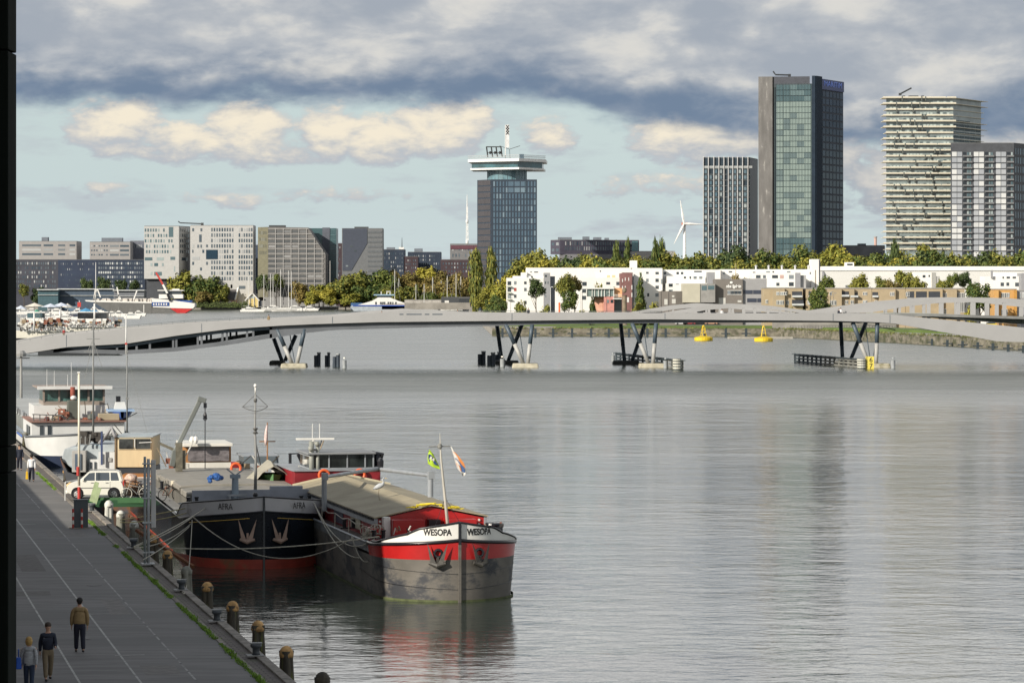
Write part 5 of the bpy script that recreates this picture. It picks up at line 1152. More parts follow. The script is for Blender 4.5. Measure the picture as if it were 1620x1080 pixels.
def crown_mesh(seed, shape, n=1500, leafs=.42):
    """unit crown: width 1 (radius .5), height 1; leaf clumps spread through lobes"""
    rg = random.Random(seed); b = MB(); lobes = []
    if shape == 'round':
        for i in range(13):
            a = rg.random()*6.28; zz = rg.uniform(.18, .86); rr = .30*math.sqrt(max(0, 1-((zz-.48)/.52)**2))+.02
            lobes.append((math.cos(a)*rr, math.sin(a)*rr, zz, rg.uniform(.12, .21)))
        lobes.append((0, 0, .55, .3))
    elif shape == 'poplar':
        for i in range(22):
            zz = i/22*.95+.02; rr = .5*(math.sin(math.pi*min(1, zz*.93+.07))**.6); a = rg.random()*6.28
            lobes.append((math.cos(a)*rr*.35, math.sin(a)*rr*.35, zz, rr*rg.uniform(.55, .8)))
    elif shape == 'cone':
        for i in range(20):
            zz = i/20*.94+.03; rr = .5*(1-zz)**.7*(min(1, zz/.18)); a = rg.random()*6.28
            lobes.append((math.cos(a)*rr*.3, math.sin(a)*rr*.3, zz, rr*rg.uniform(.65, .85)))
    elif shape == 'bush':
        for i in range(11):
            a = rg.random()*6.28; zz = rg.uniform(.1, .7); rr = .33*rg.random()**.5
            lobes.append((math.cos(a)*rr, math.sin(a)*rr, zz, rg.uniform(.13, .24)))
    wts = [l[3]**2 for l in lobes]
    for i in range(n):
        L = rg.choices(lobes, wts)[0]
        v = Vector((rg.gauss(0, 1), rg.gauss(0, 1), rg.gauss(0, 1))).normalized(); rad = L[3]*(rg.uniform(.55, 1.08) if rg.random() < .85 else rg.uniform(1.0, 1.3))
        zs = 1.0 if shape in ('round', 'bush') else .55
        c = Vector((L[0], L[1], L[2]))+Vector((v.x*rad, v.y*rad, v.z*rad*zs))
        nrm = (v+Vector((rg.gauss(0, .5), rg.gauss(0, .5), rg.gauss(.2, .5)))).normalized(); t1 = nrm.orthogonal().normalized(); t1 = (t1+nrm.cross(t1)*rg.uniform(-2, 2)).normalized(); t2 = nrm.cross(t1)
        s = rg.uniform(.6, 1.25)*leafs*.07
        q_ = Vector((1, 1, .55)) if shape in ('poplar',) else Vector((1, 1, 1))
        b.add([c+Vector((t1*s*a+t2*s*bb)[:])*1.0 for a, bb in ((-1, -.4), (.1, -1), (1, .3), (-.2, 1))], [(0, 1, 2, 3)])
    return b
def trunk_mesh(seed, shape):
    rg = random.Random(seed); b = MB()
    b.path([(0, 0, 0), (.01, 0, .3), (-.01, .01, .62)], [.035, .027, .012], 6)
    for i in range(5):
        a = i*1.26+rg.random(); z0 = .26+.07*i
        k = .28 if shape in ('round', 'bush') else .12
        b.path([(0, 0, z0), (math.cos(a)*k*.5, math.sin(a)*k*.5, z0+.12), (math.cos(a)*k, math.sin(a)*k, z0+.25)], [.014, .009, .004], 5)
    return b.mesh('trunk', bark)
CM = {}
def tree(px, pyt, w, pyb, Y, col, shape, label, seed=0, group=None, z0=1.9, trunk=.12):
    h = Z(pyt, Y)-z0 if pyb is None else Z(pyt, Y)-max(z0, Z(pyb, Y)); base = z0 if pyb is None else max(z0, Z(pyb, Y))
    w_m = w*Y/F; k = (shape, seed % 3, col)
    if k not in CM:
        n = {'round': 2300, 'poplar': 2000, 'cone': 1600, 'bush': 1300}[shape]
        c_ = crown_mesh(hash(shape) % 7+seed % 3*10+3 if False else len(shape)*7+seed % 3, shape, n, {'round': .55, 'poplar': .6, 'cone': .62, 'bush': .65}[shape])
        CM[k] = (c_.mesh('crown', leaf[col]), trunk_mesh(seed % 3, shape))
    o = thing('tree' if shape != 'bush' else 'shrub', label, 'tree' if shape != 'bush' else 'shrub', (X(px, Y), Y, base), hsh(px, pyt)*6.28, group)
    cr_ = bpy.data.objects.new('crown', CM[k][0]); COL.objects.link(cr_); cr_.parent = o
    tb_ = trunk if shape != 'bush' else 0
    if shape == 'round': tb_ = max(trunk, 1-1.15*w_m/h)
    cr_.location = (0, 0, h*tb_); cr_.scale = (w_m, w_m, h*(1-tb_)/1.02)
    tr_ = bpy.data.objects.new('trunk', CM[k][1]); COL.objects.link(tr_); tr_.parent = o; tr_.scale = (min(w_m, h*.8), min(w_m, h*.8), h)
    return o
ORD = ['first', 'second', 'third', 'fourth', 'fifth', 'sixth', 'seventh', 'eighth', 'ninth', 'tenth', 'eleventh', 'twelfth', 'thirteenth', 'fourteenth', 'fifteenth', 'sixteenth', 'seventeenth', 'eighteenth', 'nineteenth', 'twentieth']
# far bank at the left
for i, a in enumerate(((290, 424, 34, 'olive', 'round', 'yellow-green tree, tallest in front of the white office blocks'), (312, 436, 30, 'green', 'round', 'green tree in the middle of the clump before the white office blocks'), (330, 438, 30, 'green', 'round', 'dark green tree right of centre before the white office blocks'), (347, 447, 22, 'olive', 'round', 'small olive tree beside the slate-roofed house'), (322, 457, 20, 'brown', 'round', 'small brownish tree in front of the green clump'))):
    tree(a[0], a[1], a[2]*1.6, None, 2300-i*3, a[3], a[4], a[5], i, 'trees before the white office blocks')
for i, (px, py, w, c_) in enumerate(((60, 452, 26, 'dark'), (137, 440, 24, 'dark'), (165, 438, 26, 'dark'), (190, 440, 24, 'dark'), (213, 443, 18, 'dark'), (38, 449, 18, 'olive'))):
    tree(px, py, w, None, 2330-i, c_, 'round', 'dark tree on the navy waterfront, %s in its row counted from the first planted' % ORD[i], i, 'dark trees along the navy waterfront')
mid = ((417, 432, 20, 'dark', 2262), (437, 434, 22, 'green', 2270), (473, 446, 26, 'brown', 2272), (505, 447, 34, 'yellow', 2262), (512, 457, 36, 'yellow', 2255), (495, 462, 24, 'yellow', 2250), (524, 468, 22, 'yellow', 2250),
       (545, 438, 40, 'olive', 2270), (562, 430, 46, 'olive', 2275), (590, 426, 48, 'green', 2280), (612, 428, 40, 'green', 2275), (575, 452, 36, 'green', 2258), (600, 450, 40, 'green', 2250), (632, 427, 34, 'brown', 2290), (650, 432, 36, 'brown', 2280),
       (672, 419, 34, 'yellow', 2285), (668, 440, 40, 'brown', 2262), (690, 430, 36, 'brown', 2275), (712, 430, 36, 'brown', 2270), (732, 432, 30, 'brown', 2265), (700, 446, 44, 'brown', 2240), (645, 450, 36, 'olive', 2240), (620, 456, 34, 'olive', 2235), (725, 448, 30, 'brown', 2236), (553, 462, 30, 'yellow', 2244), (680, 462, 28, 'green', 2215), (710, 463, 30, 'olive', 2210))
for i, (px, py, w, c_, Y) in enumerate(mid):
    cn = {'dark': 'dark green', 'green': 'green', 'brown': 'brownish autumn', 'yellow': 'yellow-green', 'olive': 'olive green'}[c_]
    ref = 'below the grey grid building' if px < 530 else ('below the slate slab' if px < 618 else 'behind the marina masts')
    sz = 'tall' if py < 440 else ('mid-height' if py < 455 else 'low')
    k = sum(1 for q_ in mid[:i] if q_[3] == c_)
    tree(px, py, w*1.25, None, Y, c_, 'round', '%s %s tree %s, %s of its colour from the left' % (sz, cn, ref, ORD[k]), i, 'trees along the far marina bank')
# the poplars and the mound of trees at the crowned tower
tree(752, 387, 27, None, 1800, 'olive', 'poplar', 'tall pointed poplar left of the pair in front of the crowned tower', 0, 'pair of poplars', trunk=.02)
tree(777, 387, 22, None, 1800, 'olive', 'poplar', 'tall pointed poplar right of the pair in front of the crowned tower', 1, 'pair of poplars', trunk=.02)
mound = ((795, 452, 36, 'yellow', 1260), (788, 468, 26, 'green', 1240), (805, 430, 34, 'yellow', 1300), (822, 412, 40, 'olive', 1340), (845, 396, 44, 'olive', 1360), (868, 402, 40, 'green', 1370), (850, 412, 44, 'yellow', 1330), (888, 408, 36, 'yellow', 1345), (835, 424, 40, 'yellow', 1300), (775, 450, 24, 'yellow', 1500), (762, 462, 22, 'olive', 1450), (778, 470, 24, 'green', 1300))
for i, (px, py, w, c_, Y) in enumerate(mound):
    tree(px, py, w*1.3, None, Y, c_, 'round', '%s tree of the autumn mound right of the poplars, %s in rising order' % ({'yellow': 'golden yellow', 'olive': 'olive', 'green': 'green'}[c_], ORD[i]), i+1, 'autumn trees by the crowned tower')
# long belt behind the white terraces
belt = [(905, 402, 34, 'dark'), (925, 404, 30, 'olive'), (945, 404, 34, 'yellow'), (962, 405, 30, 'olive'), (975, 377, 16, 'green*'), (993, 371, 11, 'green*'), (985, 403, 28, 'olive'), (1012, 405, 28, 'yellow'), (1036, 373, 14, 'green*'), (1046, 370, 14, 'green*'),
        (1040, 401, 40, 'olive'), (1062, 403, 30, 'yellow'), (1078, 402, 30, 'olive'), (1098, 402, 30, 'green'), (1116, 401, 34, 'olive'), (1138, 399, 34, 'olive'), (1160, 389, 36, 'dark'), (1156, 402, 30, 'yellow'), (1180, 404, 26, 'dark'), (1196, 400, 36, 'olive'), (1215, 396, 36, 'green'), (1236, 399, 36, 'olive'), (1258, 396, 40, 'green'), (1280, 389, 44, 'olive'), (1304, 395, 34, 'yellow'), (1322, 388, 40, 'yellow'), (1340, 397, 34, 'yellow'),
        (1362, 400, 34, 'olive'), (1384, 402, 34, 'green'), (1405, 400, 36, 'green'), (1416, 372, 14, 'dark*'), (1428, 398, 34, 'olive'), (1448, 398, 36, 'dark'), (1462, 384, 26, 'olive'), (1476, 396, 28, 'green'), (1492, 394, 18, 'green*'), (1505, 392, 16, 'olive*'), (1522, 404, 36, 'green'), (1545, 400, 40, 'dark'), (1566, 402, 30, 'green'), (1584, 398, 34, 'olive'), (1604, 398, 36, 'olive'), (1618, 397, 34, 'green'), (1365, 409, 30, 'yellow'), (1410, 410, 34, 'yellow'), (1480, 408, 30, 'olive'), (1440, 408, 30, 'yellow')]
for i, (px, py, w, c_) in enumerate(belt):
    st_ = c_.endswith('*'); c_ = c_.strip('*'); Y = 1330 if i % 2 else 1300
    if i > 42: Y = 1250
    cn = {'dark': 'dark green', 'green': 'green', 'yellow': 'yellowing', 'olive': 'olive green'}[c_]
    if px < 1110: ref = 'behind the white terraces, left of the striped tower'
    elif px < 1340: ref = 'below the striped tower and the tallest tower'
    else: ref = 'below the balcony tower and the grey tower'
    k = sum(1 for q_ in belt[:i] if q_[0] < px and ((q_[0] < 1110) == (px < 1110)) and ((q_[0] < 1340) == (px < 1340)))
    tree(px, py, w+4 if st_ else w*1.5, None, Y, c_, 'poplar' if st_ else 'round', '%s %s %s, %s along' % ('slim upright' if st_ else 'bushy', cn+' tree', ref, (ORD+['twenty-first', 'twenty-second', 'twenty-third'])[min(k, 22)]), i, 'tree belt behind the white terraces')
for i in range(27):
    px = 905+i*27; c_ = ('olive', 'green', 'yellow', 'olive', 'green')[(i*7+i//3) % 5]
    tree(px, 409+hsh(i, 'q')*7-(4 if px > 1180 else 0), 52, None, 1215, c_, 'round', 'low broad %s tree, %s in the front row right behind the white roofs' % ({'olive': 'olive', 'yellow': 'yellow', 'green': 'green'}[c_], (ORD+['twenty-first', 'twenty-second', 'twenty-third', 'twenty-fourth', 'twenty-fifth', 'twenty-sixth', 'twenty-seventh'])[i]), i, 'front row of trees behind the white roofs')
# trees among the houses
near = ((848, 438, 30, 'dark', 1085, 'round', 'dark green tree in front of the stepped white block'), (826, 466, 26, 'olive', 1080, 'bush', 'loose grey-green shrub below the stepped white block'), (792, 462, 24, 'green', 1100, 'bush', 'green shrub at the left end of the lawn'), (862, 478, 26, 'olive', 1075, 'bush', 'low rounded shrub right of the dark green tree'),
        (893, 434, 34, 'olive', 1095, 'round', 'olive tree left of the pair between the white blocks'), (909, 437, 26, 'brown', 1100, 'round', 'brown-tinged tree right of the pair between the white blocks'), (900, 458, 30, 'green', 1080, 'round', 'bright green lower tree below the olive and brown pair'),
        (946, 432, 26, 'yellow', 1105, 'bush', 'feathery roof-garden greenery above the pink pavilion'), (966, 443, 24, 'olive', 1104, 'bush', 'roof-garden shrub right above the pavilion glazing'), (936, 472, 18, 'green', 1060, 'bush', 'dark climbing shrub at the left foot of the pink pavilion'), (922, 484, 20, 'yellow', 1070, 'bush', 'yellowish low shrub left of the pink pavilion'),
        (1013, 425, 23, 'green', 1060, 'cone', 'pointed dark cypress beside the red brick house'), (1007, 472, 26, 'olive', 1056, 'bush', 'shrub at the foot of the cypress'), (1036, 468, 26, 'olive', 1052, 'bush', 'pale shrub left of the school'), (1024, 480, 24, 'green', 1048, 'bush', 'low green shrub between cypress and school'),
        (1165, 430, 26, 'brown', 1060, 'bush', 'rust coloured tree top above the school roof left part'), (1182, 434, 26, 'brown', 1058, 'bush', 'rust coloured tree top above the school roof right part'),
        (1308, 437, 32, 'green', 1010, 'round', 'tall green tree between the two tan brick houses'), (1297, 454, 38, 'green', 985, 'round', 'dense dark green tree in front of the tan houses'), (1270, 480, 24, 'dark', 980, 'bush', 'dark low shrub below the tan brick balconies'), (1305, 482, 22, 'olive', 976, 'bush', 'brownish low shrub right of the dense tree'), (1252, 482, 18, 'olive', 980, 'bush', 'small shrub below the first tan house'),
        (1358, 434, 34, 'olive', 1085, 'round', 'round green tree alone before the white hall'), (1396, 438, 28, 'olive', 1085, 'round', 'olive tree left of the clump before the white hall'), (1432, 425, 38, 'olive', 1090, 'round', 'tallest yellow-green tree of the clump before the white hall'), (1413, 443, 30, 'brown', 1080, 'round', 'rusty low tree in the clump before the white hall'), (1452, 438, 32, 'olive', 1082, 'round', 'olive tree right of the clump before the white hall'),
        (1497, 440, 32, 'olive', 1070, 'round', 'olive tree right of the grey stair tower'), (1508, 432, 22, 'green', 1074, 'round', 'thin green tree behind the olive one'), (1526, 430, 22, 'dark', 1078, 'round', 'slim dark tree left of the big round tree'), (1550, 443, 44, 'green', 985, 'round', 'big round green tree rising over the right arch'), (1575, 452, 24, 'green', 1040, 'bush', 'low green tree behind the orange house'), (1604, 452, 22, 'dark', 1060, 'bush', 'dark bush above the grey house roof'),
        (1535, 480, 26, 'yellow', 982, 'bush', 'yellow-green creeper between the tan and orange houses'), (1596, 455, 20, 'green', 1070, 'bush', 'small green bush above the orange house roof'))
for i, (px, py, w, c_, Y, sh, lab) in enumerate(near): tree(px, py, w, 462 if py < 440 and 1160 < px < 1190 else None, Y, c_, sh, lab, i)
# ================================================================ SHIPS
rope = M('rope_pale', (.36, .34, .28), .9, var=.2, scale=6)
class Ship:
    """local frame: origin at the stem on the waterline, +y forward, +x to the viewer's left when the bow faces the camera"""
    def __init__(s, name, label, cat, stem, back, L, B, Lb, Ls, p=2.3, q=1.7, group=None):
        d = Vector(back).normalized(); s.rz = math.atan2(-d.y, -d.x)-math.pi/2
        s.o = thing(name, label, cat, (stem[0], stem[1], 0), s.rz, group); s.L, s.B, s.Lb, s.Ls, s.p, s.q = L, B, Lb, Ls, p, q
        n = 220; P = []
        for i in range(n+1):
            f = i/n; st = L*(f*f*.5+f*.5) if f < 1 else L
            P.append((st, s.hw(st)))
        s.P = P; s.A = [0]
        for a, b in zip(P, P[1:]): s.A.append(s.A[-1]+math.hypot(b[0]-a[0], b[1]-a[1]))
    def hw(s, st):
        h = s.B/2
        if st < s.Lb: h *= max(0, 1-(1-st/s.Lb)**s.p)**(1/s.q)
        if st > s.L-s.Ls: h *= max(.35, (1-((st-s.L+s.Ls)/s.Ls)**2.2*.65))
        return h
    def at(s, a, sg=1, k=1.0):
        """point on the outline at arc length a from the stem"""
        A, P = s.A, s.P
        for i in range(len(A)-1):
            if A[i+1] >= a:
                f = (a-A[i])/max(1e-9, A[i+1]-A[i]); st = P[i][0]+(P[i+1][0]-P[i][0])*f; h = P[i][1]+(P[i+1][1]-P[i][1])*f
                return Vector((sg*h*k, -st, 0))
        return Vector((sg*P[-1][1]*k, -P[-1][0], 0))
    def band(s, name, mat, z0, z1, a0=0, a1=None, k0=1.0, k1=1.0, step=.25, label=None, thick=0):
        a1 = s.A[-1] if a1 is None else a1; z0f = z0 if callable(z0) else (lambda a: z0); z1f = z1 if callable(z1) else (lambda a: z1)
        b = MB(); st = []; a = a0
        while a < a1-1e-6: st.append(a); a += step if a < 14 else step*5
        st.append(a1)
        for sg in (1, -1):
            vs = []
            for a in st:
                p0, p1 = s.at(a, sg, k0), s.at(a, sg, k1); vs += [(p0.x, p0.y, z0f(a)), (p1.x, p1.y, z1f(a))]
            b.add(vs, [(2*i, 2*i+2, 2*i+3, 2*i+1) for i in range(len(st)-1)])
        return b.build(name, mat, s.o, smooth=True, label=label)
    def rail(s, name, mat, zf, r, a0=0, a1=None, k=1.0, step=.3, flat=1.0):
        a1 = s.A[-1] if a1 is None else a1; zz = zf if callable(zf) else (lambda a: zf); pts = []; a = a1
        while a > a0+1e-6: p = s.at(a, 1, k); pts.append((p.x, p.y, zz(a))); a -= step if a < 14 else 1.5
        L_ = pts[:]; 
        if a0 == 0: pts.append((0, 0, zz(0))); R_ = [(-x, y, z) for x, y, z in L_[::-1]]; pts += R_; return MB().path(pts, r, 6).build(name, mat, s.o, smooth=True)
        b = MB().path(pts, r, 6); b.path([(-x, y, z) for x, y, z in pts], r, 6); return b.build(name, mat, s.o, smooth=True)
    def deck(s, name, mat, z, s0, s1, k=.98):
        b = MB(); n = 40; vs = []
        for i in range(n+1):
            st = s0+(s1-s0)*i/n; h = s.hw(st)*k; vs += [(-h, -st, z), (h, -st, z)]
        return b.add(vs, [(2*i, 2*i+1, 2*i+3, 2*i+2) for i in range(n)]).build(name, mat, s.o)
    def loc(s, px, Y):
        """local x,y of the world point under column px at depth Y"""
        w = Vector((X(px, Y)-s.o.location.x, Y-s.o.location.y)); c, n = math.cos(-s.rz), math.sin(-s.rz)
        return w.x*c-w.y*n, w.x*n+w.y*c
    def bow_text(s, body, a, z, size, mat, ext=.006, sx=1.0, bold=0.0, k=1.03, off=.004):
        """letters wrapped round the bow outline"""
        cu = bpy.data.curves.new('t', 'FONT'); cu.body = body; cu.size = size; cu.extrude = ext; cu.offset = bold; cu.align_x = 'CENTER'; cu.align_y = 'CENTER'
        tmp = bpy.data.objects.new('tmp', cu); base = bpy.data.meshes.new_from_object(tmp); bpy.data.objects.remove(tmp)
        for sg in (1, -1):
            me = base.copy(); me.materials.clear(); me.materials.append(mat)
            for v in me.vertices:
                aa = a-v.co.x*sx*sg; p = s.at(aa, sg, k); q_ = s.at(aa+.03, sg, k); t_ = (q_-p).normalized(); n_ = Vector((t_.y, -t_.x, 0)); n_ = n_ if n_.x*sg > 0 or n_.y > 0 else -n_
                if n_.y < -.05: n_ = -n_
                v.co = p+n_*(v.co.z+off)+Vector((0, 0, z-v.co.y*0+v.co.y))
            me.update(); ob = bpy.data.objects.new('name_letters', me); COL.objects.link(ob); ob.parent = s.o
def anchor(s, a, sg, z, mat, hgt=.9, spread=.42, kind='stockless'):
    """anchor hung flat against the bow: shank, crown bar and two flukes"""
    p = s.at(a, sg, 1.02); q_ = s.at(a+.05, sg, 1.02); t_ = (q_-p).normalized(); n_ = Vector((t_.y*-sg, t_.x*sg, 0))
    n_ = n_ if n_.y > 0 else -n_; p = p+n_*.14
    b = MB(); crown_ = p+Vector((0, 0, z)); f = lambda u_, w_, d=0: crown_+t_*u_+Vector((0, 0, w_))+n_*d
    b.path([f(-spread*.75, .05), f(0, -.07, .06), f(spread*.75, .05)], [.08, .13, .08], 8)
    for k in (-1, 1):
        b.add([f(k*spread*.3-.12, .0, .10), f(k*spread*.3+.14, .0, .10), f(k*spread*.95, hgt, .02), f(k*spread*.42, .02, -.06)], [(0, 1, 2), (0, 2, 3), (1, 3, 2), (0, 3, 1)])
    b.bar(f(0, -.02, 0), f(0, hgt*.34, -.04), .10, .1)
    b.build('anchor', mat, s.o)
# ---------------------------------------------------------------- red barge (front)
W_ = Ship('cargo_barge', 'red and grey barge lettered WESOPA with a white bow strip and tan hatch roof', 'barge', (-2.36, 139.4), (-.235, 1), 41, 6.6, 4.0, 5)
hullg = M('hull_worn_grey', (.125, .115, .10), .6, var=.25, scale=.5, dirt=(.035, .038, .045), dscale=.55, dlo=.48, dhi=.62, stretch=(1, 1, 1.6))
red = M('barge_red', (.38, .012, .012), .32, var=.12, scale=.8, spec=.6); redd = M('barge_red_dark', (.22, .012, .018), .5, var=.2, scale=.6)
blackp = M('black_paint', (.012, .013, .017), .3, var=.1); whiteb = M('bow_white', (.74, .73, .69), .4, var=.05, scale=1.5, dirt=(.45, .40, .33), dscale=1.5, dlo=.6, dhi=.8)
greyp = M('barge_grey_paint', (.26, .28, .30), .5, var=.15, scale=1, dirt=(.14, .12, .10), dscale=1.2, dlo=.58, dhi=.75)
wz = lambda a: 1.91-.01*a
rt = lambda a: 2.73-.38*min(1, a/5.5)**.8
W_.band('hull', hullg, -.6, lambda a: wz(a) if a < 9.2 else 1.95, k0=.93, k1=1.0)
W_.band('boot_line', M('algae_green', (.075, .09, .035), .8, var=.3, scale=2), -.05, .09, k0=.985, k1=.99)
W_.band('red_bow_band', red, wz, rt, 0, 6.2, 1.0, 1.02)
W_.band('side_strake', M('strake_grey', (.16, .17, .18), .55, var=.25, scale=.7, dirt=(.06, .05, .045), dscale=.9), lambda a: 1.95, lambda a: 2.35, 6.2, None, 1.0, 1.0)
W_.rail('rub_rail', blackp, lambda a: rt(a)+.06, .085, 0, 6.4, 1.02)
W_.rail('side_rail', greyp, 2.37, .06, 6.4, None, 1.0)
def wtop(a):
    if a < 1.75: return 3.56-.17*a
    if a < 2.5: f = (a-1.75)/.75; f = f*f*(3-2*f); return 3.26-f*.28
    return max(rt(a)+.14, 2.98-(a-2.5)*.22)
W_.band('white_bulwark', whiteb, lambda a: rt(a)+.12, wtop, 0, 5.0, 1.02, 1.03)
W_.rail('bulwark_cap', blackp, lambda a: wtop(a)+.03, .05, 0, 5.1, 1.03)
MB().box(-.06, .06, -.12, .10, -.4, 2.6).build('stem_bar', hullg, W_.o)
MB().box(-.06, .06, -.12, .12, 2.602, 3.62).build('stem_bar', blackp, W_.o)
W_.deck('foredeck', redd, 2.5, .15, 7); W_.deck('side_deck', M('deck_brown', (.09, .07, .06), .8, var=.2), 2.3, 6, 40.5)
W_.bow_text('WESOPA', .98, 3.13, .40, blk, sx=.78, bold=.012, k=1.028)
for sg in (1, -1): anchor(W_, .95, sg, 1.72, M('anchor_iron', (.055, .052, .045), .6, var=.3, scale=3), .95, .50)
# hawse openings, hull seams
b = MB()
for sg in (1, -1):
    p = W_.at(.95, sg, 1.03); b.torus((p.x, p.y+.06, 2.2), .17, .06, 14, 6)
b.build('hawse_ring', blackp, W_.o)
b = MB()
for zz_ in (.55, 1.25):
    for sg in (1, -1): b.path([tuple(W_.at(a, sg, .975+.0145*zz_)+Vector((0, 0, zz_+.05*a))) for a in [k*.5 for k in range(0, 19)]], .014, 4)
b.build('hull_seam', blackp, W_.o)
# hold: coaming, front bulkhead, roof
S0, S1 = 6.4, 30.5; hwid = 2.55
MB().box(-hwid, hwid, -S1, -S0, 2.2, 3.34).build('coaming', redd, W_.o)
MB().prism([(-hwid, 2.3), (hwid, 2.3), (hwid, 3.32), (0, 3.86), (-hwid, 3.32)], -S0-.02, -S0+.10, 'y').build('front_bulkhead', red, W_.o)
tarp = M('hatch_tan', (.34, .295, .20), .75, var=.08, scale=.35, dirt=(.27, .23, .155), dscale=.3, dlo=.45, dhi=.65, bump=.012)
b = MB()
n = 24
for i in range(n):
    y0, y1 = -S0+.25-(S1-S0+.3)*i/n, -S0+.25-(S1-S0+.3)*(i+1)/n+.025
    for sg in (1, -1): b.add([(0, y0, 3.98), (0, y1, 3.98), (sg*2.72, y1, 3.42), (sg*2.72, y0, 3.42), (0, y0, 3.92), (0, y1, 3.92), (sg*2.72, y1, 3.36), (sg*2.72, y0, 3.36)], [(0, 1, 2, 3), (4, 5, 6, 7), (0, 3, 7, 4), (1, 2, 6, 5), (3, 2, 6, 7)])
b.build('hatch_roof', tarp, W_.o)
b = MB()
for sg in (1, -1): b.box(sg*2.62-.06, sg*2.62+.08, -S1, -S0+.2, 3.02, 3.34)
b.build('eave_beam', greyp, W_.o)
b = MB()
for i in range(60):
    y = -S0-.1-i*.4; b.box(2.70, 2.74, y-.3, y, 3.24, 3.37); b.box(-2.74, -2.70, y-.3, y, 3.24, 3.37)
b.build('tarpaulin_hem', blackp, W_.o)
b = MB(); b.bar((-2.7, -S1+.2, 3.46), (0, -S1+.2, 4.05), .1); b.bar((2.7, -S1+.2, 3.46), (0, -S1+.2, 4.05), .1); b.build('end_batten', M('batten_cream', (.55, .50, .36), .7), W_.o)
rg = random.Random(4); b = MB()
for i in range(30):
    x = rg.uniform(-1.5, .9); y = -S0+.2+rg.uniform(-.25, .12); z = 3.98-abs(x)*.206+.04; b.path([(x, y, z), (x+rg.uniform(-.3, .3), y+rg.uniform(-.2, .2), z+.03), (x+rg.uniform(-.5, .5), y+rg.uniform(-.2, .2), z)], .028, 4)
b.build('yellow_strap', M('strap_yellow', (.70, .58, .03), .7), W_.o)
# foredeck lockers in front of the bulkhead
MB().box(-1.9, -.55, -S0+.15, -S0+1.5, 2.5, 3.35).build('locker', red, W_.o, bevel=.03); MB().box(.55, 2.05, -S0+.15, -S0+1.3, 2.5, 3.36).build('locker', red, W_.o, bevel=.03)
MB().box(-.35, .2, -S0+.12, -S0+.6, 2.5, 3.3).build('hatchway', blackp, W_.o); MB().box(2.08, 2.38, -S0+.2, -S0+.8, 2.5, 3.45).build('white_cabinet', whiteb, W_.o)
MB().box(2.4, 2.95, -S0-.3, -S0+.9, 2.3, 2.95).build('locker', red, W_.o, bevel=.03)
for x in (-2.3, 2.45):
    for z in (3.02, 3.22): MB().lathe([(.055, 0), (.055, .04)], n=10).build('lamp', whp, W_.o).location = (x, -S0+.13, z)
for o_ in [c for c in W_.o.children if c.name.startswith('lamp')]: o_.rotation_euler = (R(-90), 0, 0)
def bollards(s, pts, z, mat=blackp):
    for x, y in pts:
        b = MB()
        for d in (-.22, .22): b.lathe([(.09, 0), (.09, .34), (.12, .36), (.12, .42)], x+d, y, z, 10)
        b.box(x-.42, x+.42, y-.12, y+.12, z-.02, z+.04); b.build('bitts', mat, s.o)
bollards(W_, [(2.75, -5.0), (-2.6, -4.6), (.9, -2.2), (-.9, -2.2), (2.9, -12)], 2.5)
b = MB(); b.lathe([(.22, 0), (.22, .5)], -2.7, -5.4, 2.5, 12); b.box(-3.2, -2.3, -5.9, -5.2, 2.5, 3.0); b.torus((-2.8, -5.5, 3.05), .3, .09, 16, 6, 'z'); b.build('mooring_winch', blackp, W_.o)
# coil of rope hung on the side rail
rg = random.Random(9); b = MB()
for i in range(26):
    x = 2.95+rg.uniform(-.35, .35); y = -5.6+rg.uniform(-.5, .3); r_ = rg.uniform(.15, .3); z = 2.55+rg.uniform(0, .35)
    b.torus((x, y, z), r_, .022, 12, 4, rg.choice('xyz'))
b.build('rope_coil', rope, W_.o)
# wheelhouse
x0, y0 = W_.loc(480, 171); x1, _ = W_.loc(600, 171); ys = y0
MB().box(-2.35, 2.45, -37.8, -31.3, 2.2, 4.14).build('cabin', redd, W_.o, bevel=.03)
MB().box(-2.42, 2.52, -37.9, -31.2, 4.14, 4.2).build('cabin_top', greyp, W_.o)
MB().box(-2.1, 1.5, -35.5, -32, 4.2, 4.27).build('wheelhouse_base', greyp, W_.o)
wgl = M('wheelhouse_glass', (.012, .016, .015), .15, var=.5, scale=1.2, spec=.4)
MB().box(-2.05, 1.45, -35.4, -32.05, 4.27, 5.0).build('wheelhouse_glazing', wgl, W_.o)
b = MB()
for x in (-2.08, -1.62, -.62, .4, 1.4): b.box(x-.035, x+.035, -32.06, -31.98, 4.27, 5.0)
for x in (-2.08, 1.48): b.box(x-.05, x+.05, -35.4, -32.0, 4.9, 5.0); b.box(x-.05, x+.05, -34, -33.9, 4.27, 5)
b.build('window_frame', greyp, W_.o)
MB().box(-2.2, 1.65, -35.6, -31.75, 5.0, 5.12).build('wheelhouse_roof', M('roof_pale_grey', (.20, .21, .22), .6, var=.1), W_.o, bevel=.04)
b = MB(); b.path([(-2.3, -33.5, 4.1), (-2.75, -33.6, 4.3), (-2.9, -33.6, 4.9), (-2.3, -33.5, 5.0)], .12, 6); b.ball((-2.6, -33.8, 4.6), .42, 10, 7, (.75, 1.2, 1)); b.build('side_canopy', blackp, W_.o)
for px_, y_ in ((512, -31.15), (571, -31.15)):
    xx, yy = W_.loc(px_, 169.6); b = MB().torus((xx, -31.12, 3.93), .27, .075, 20, 8); b.build('lifebuoy', M('lifebuoy_orange', (.72, .12, .03), .5), W_.o)
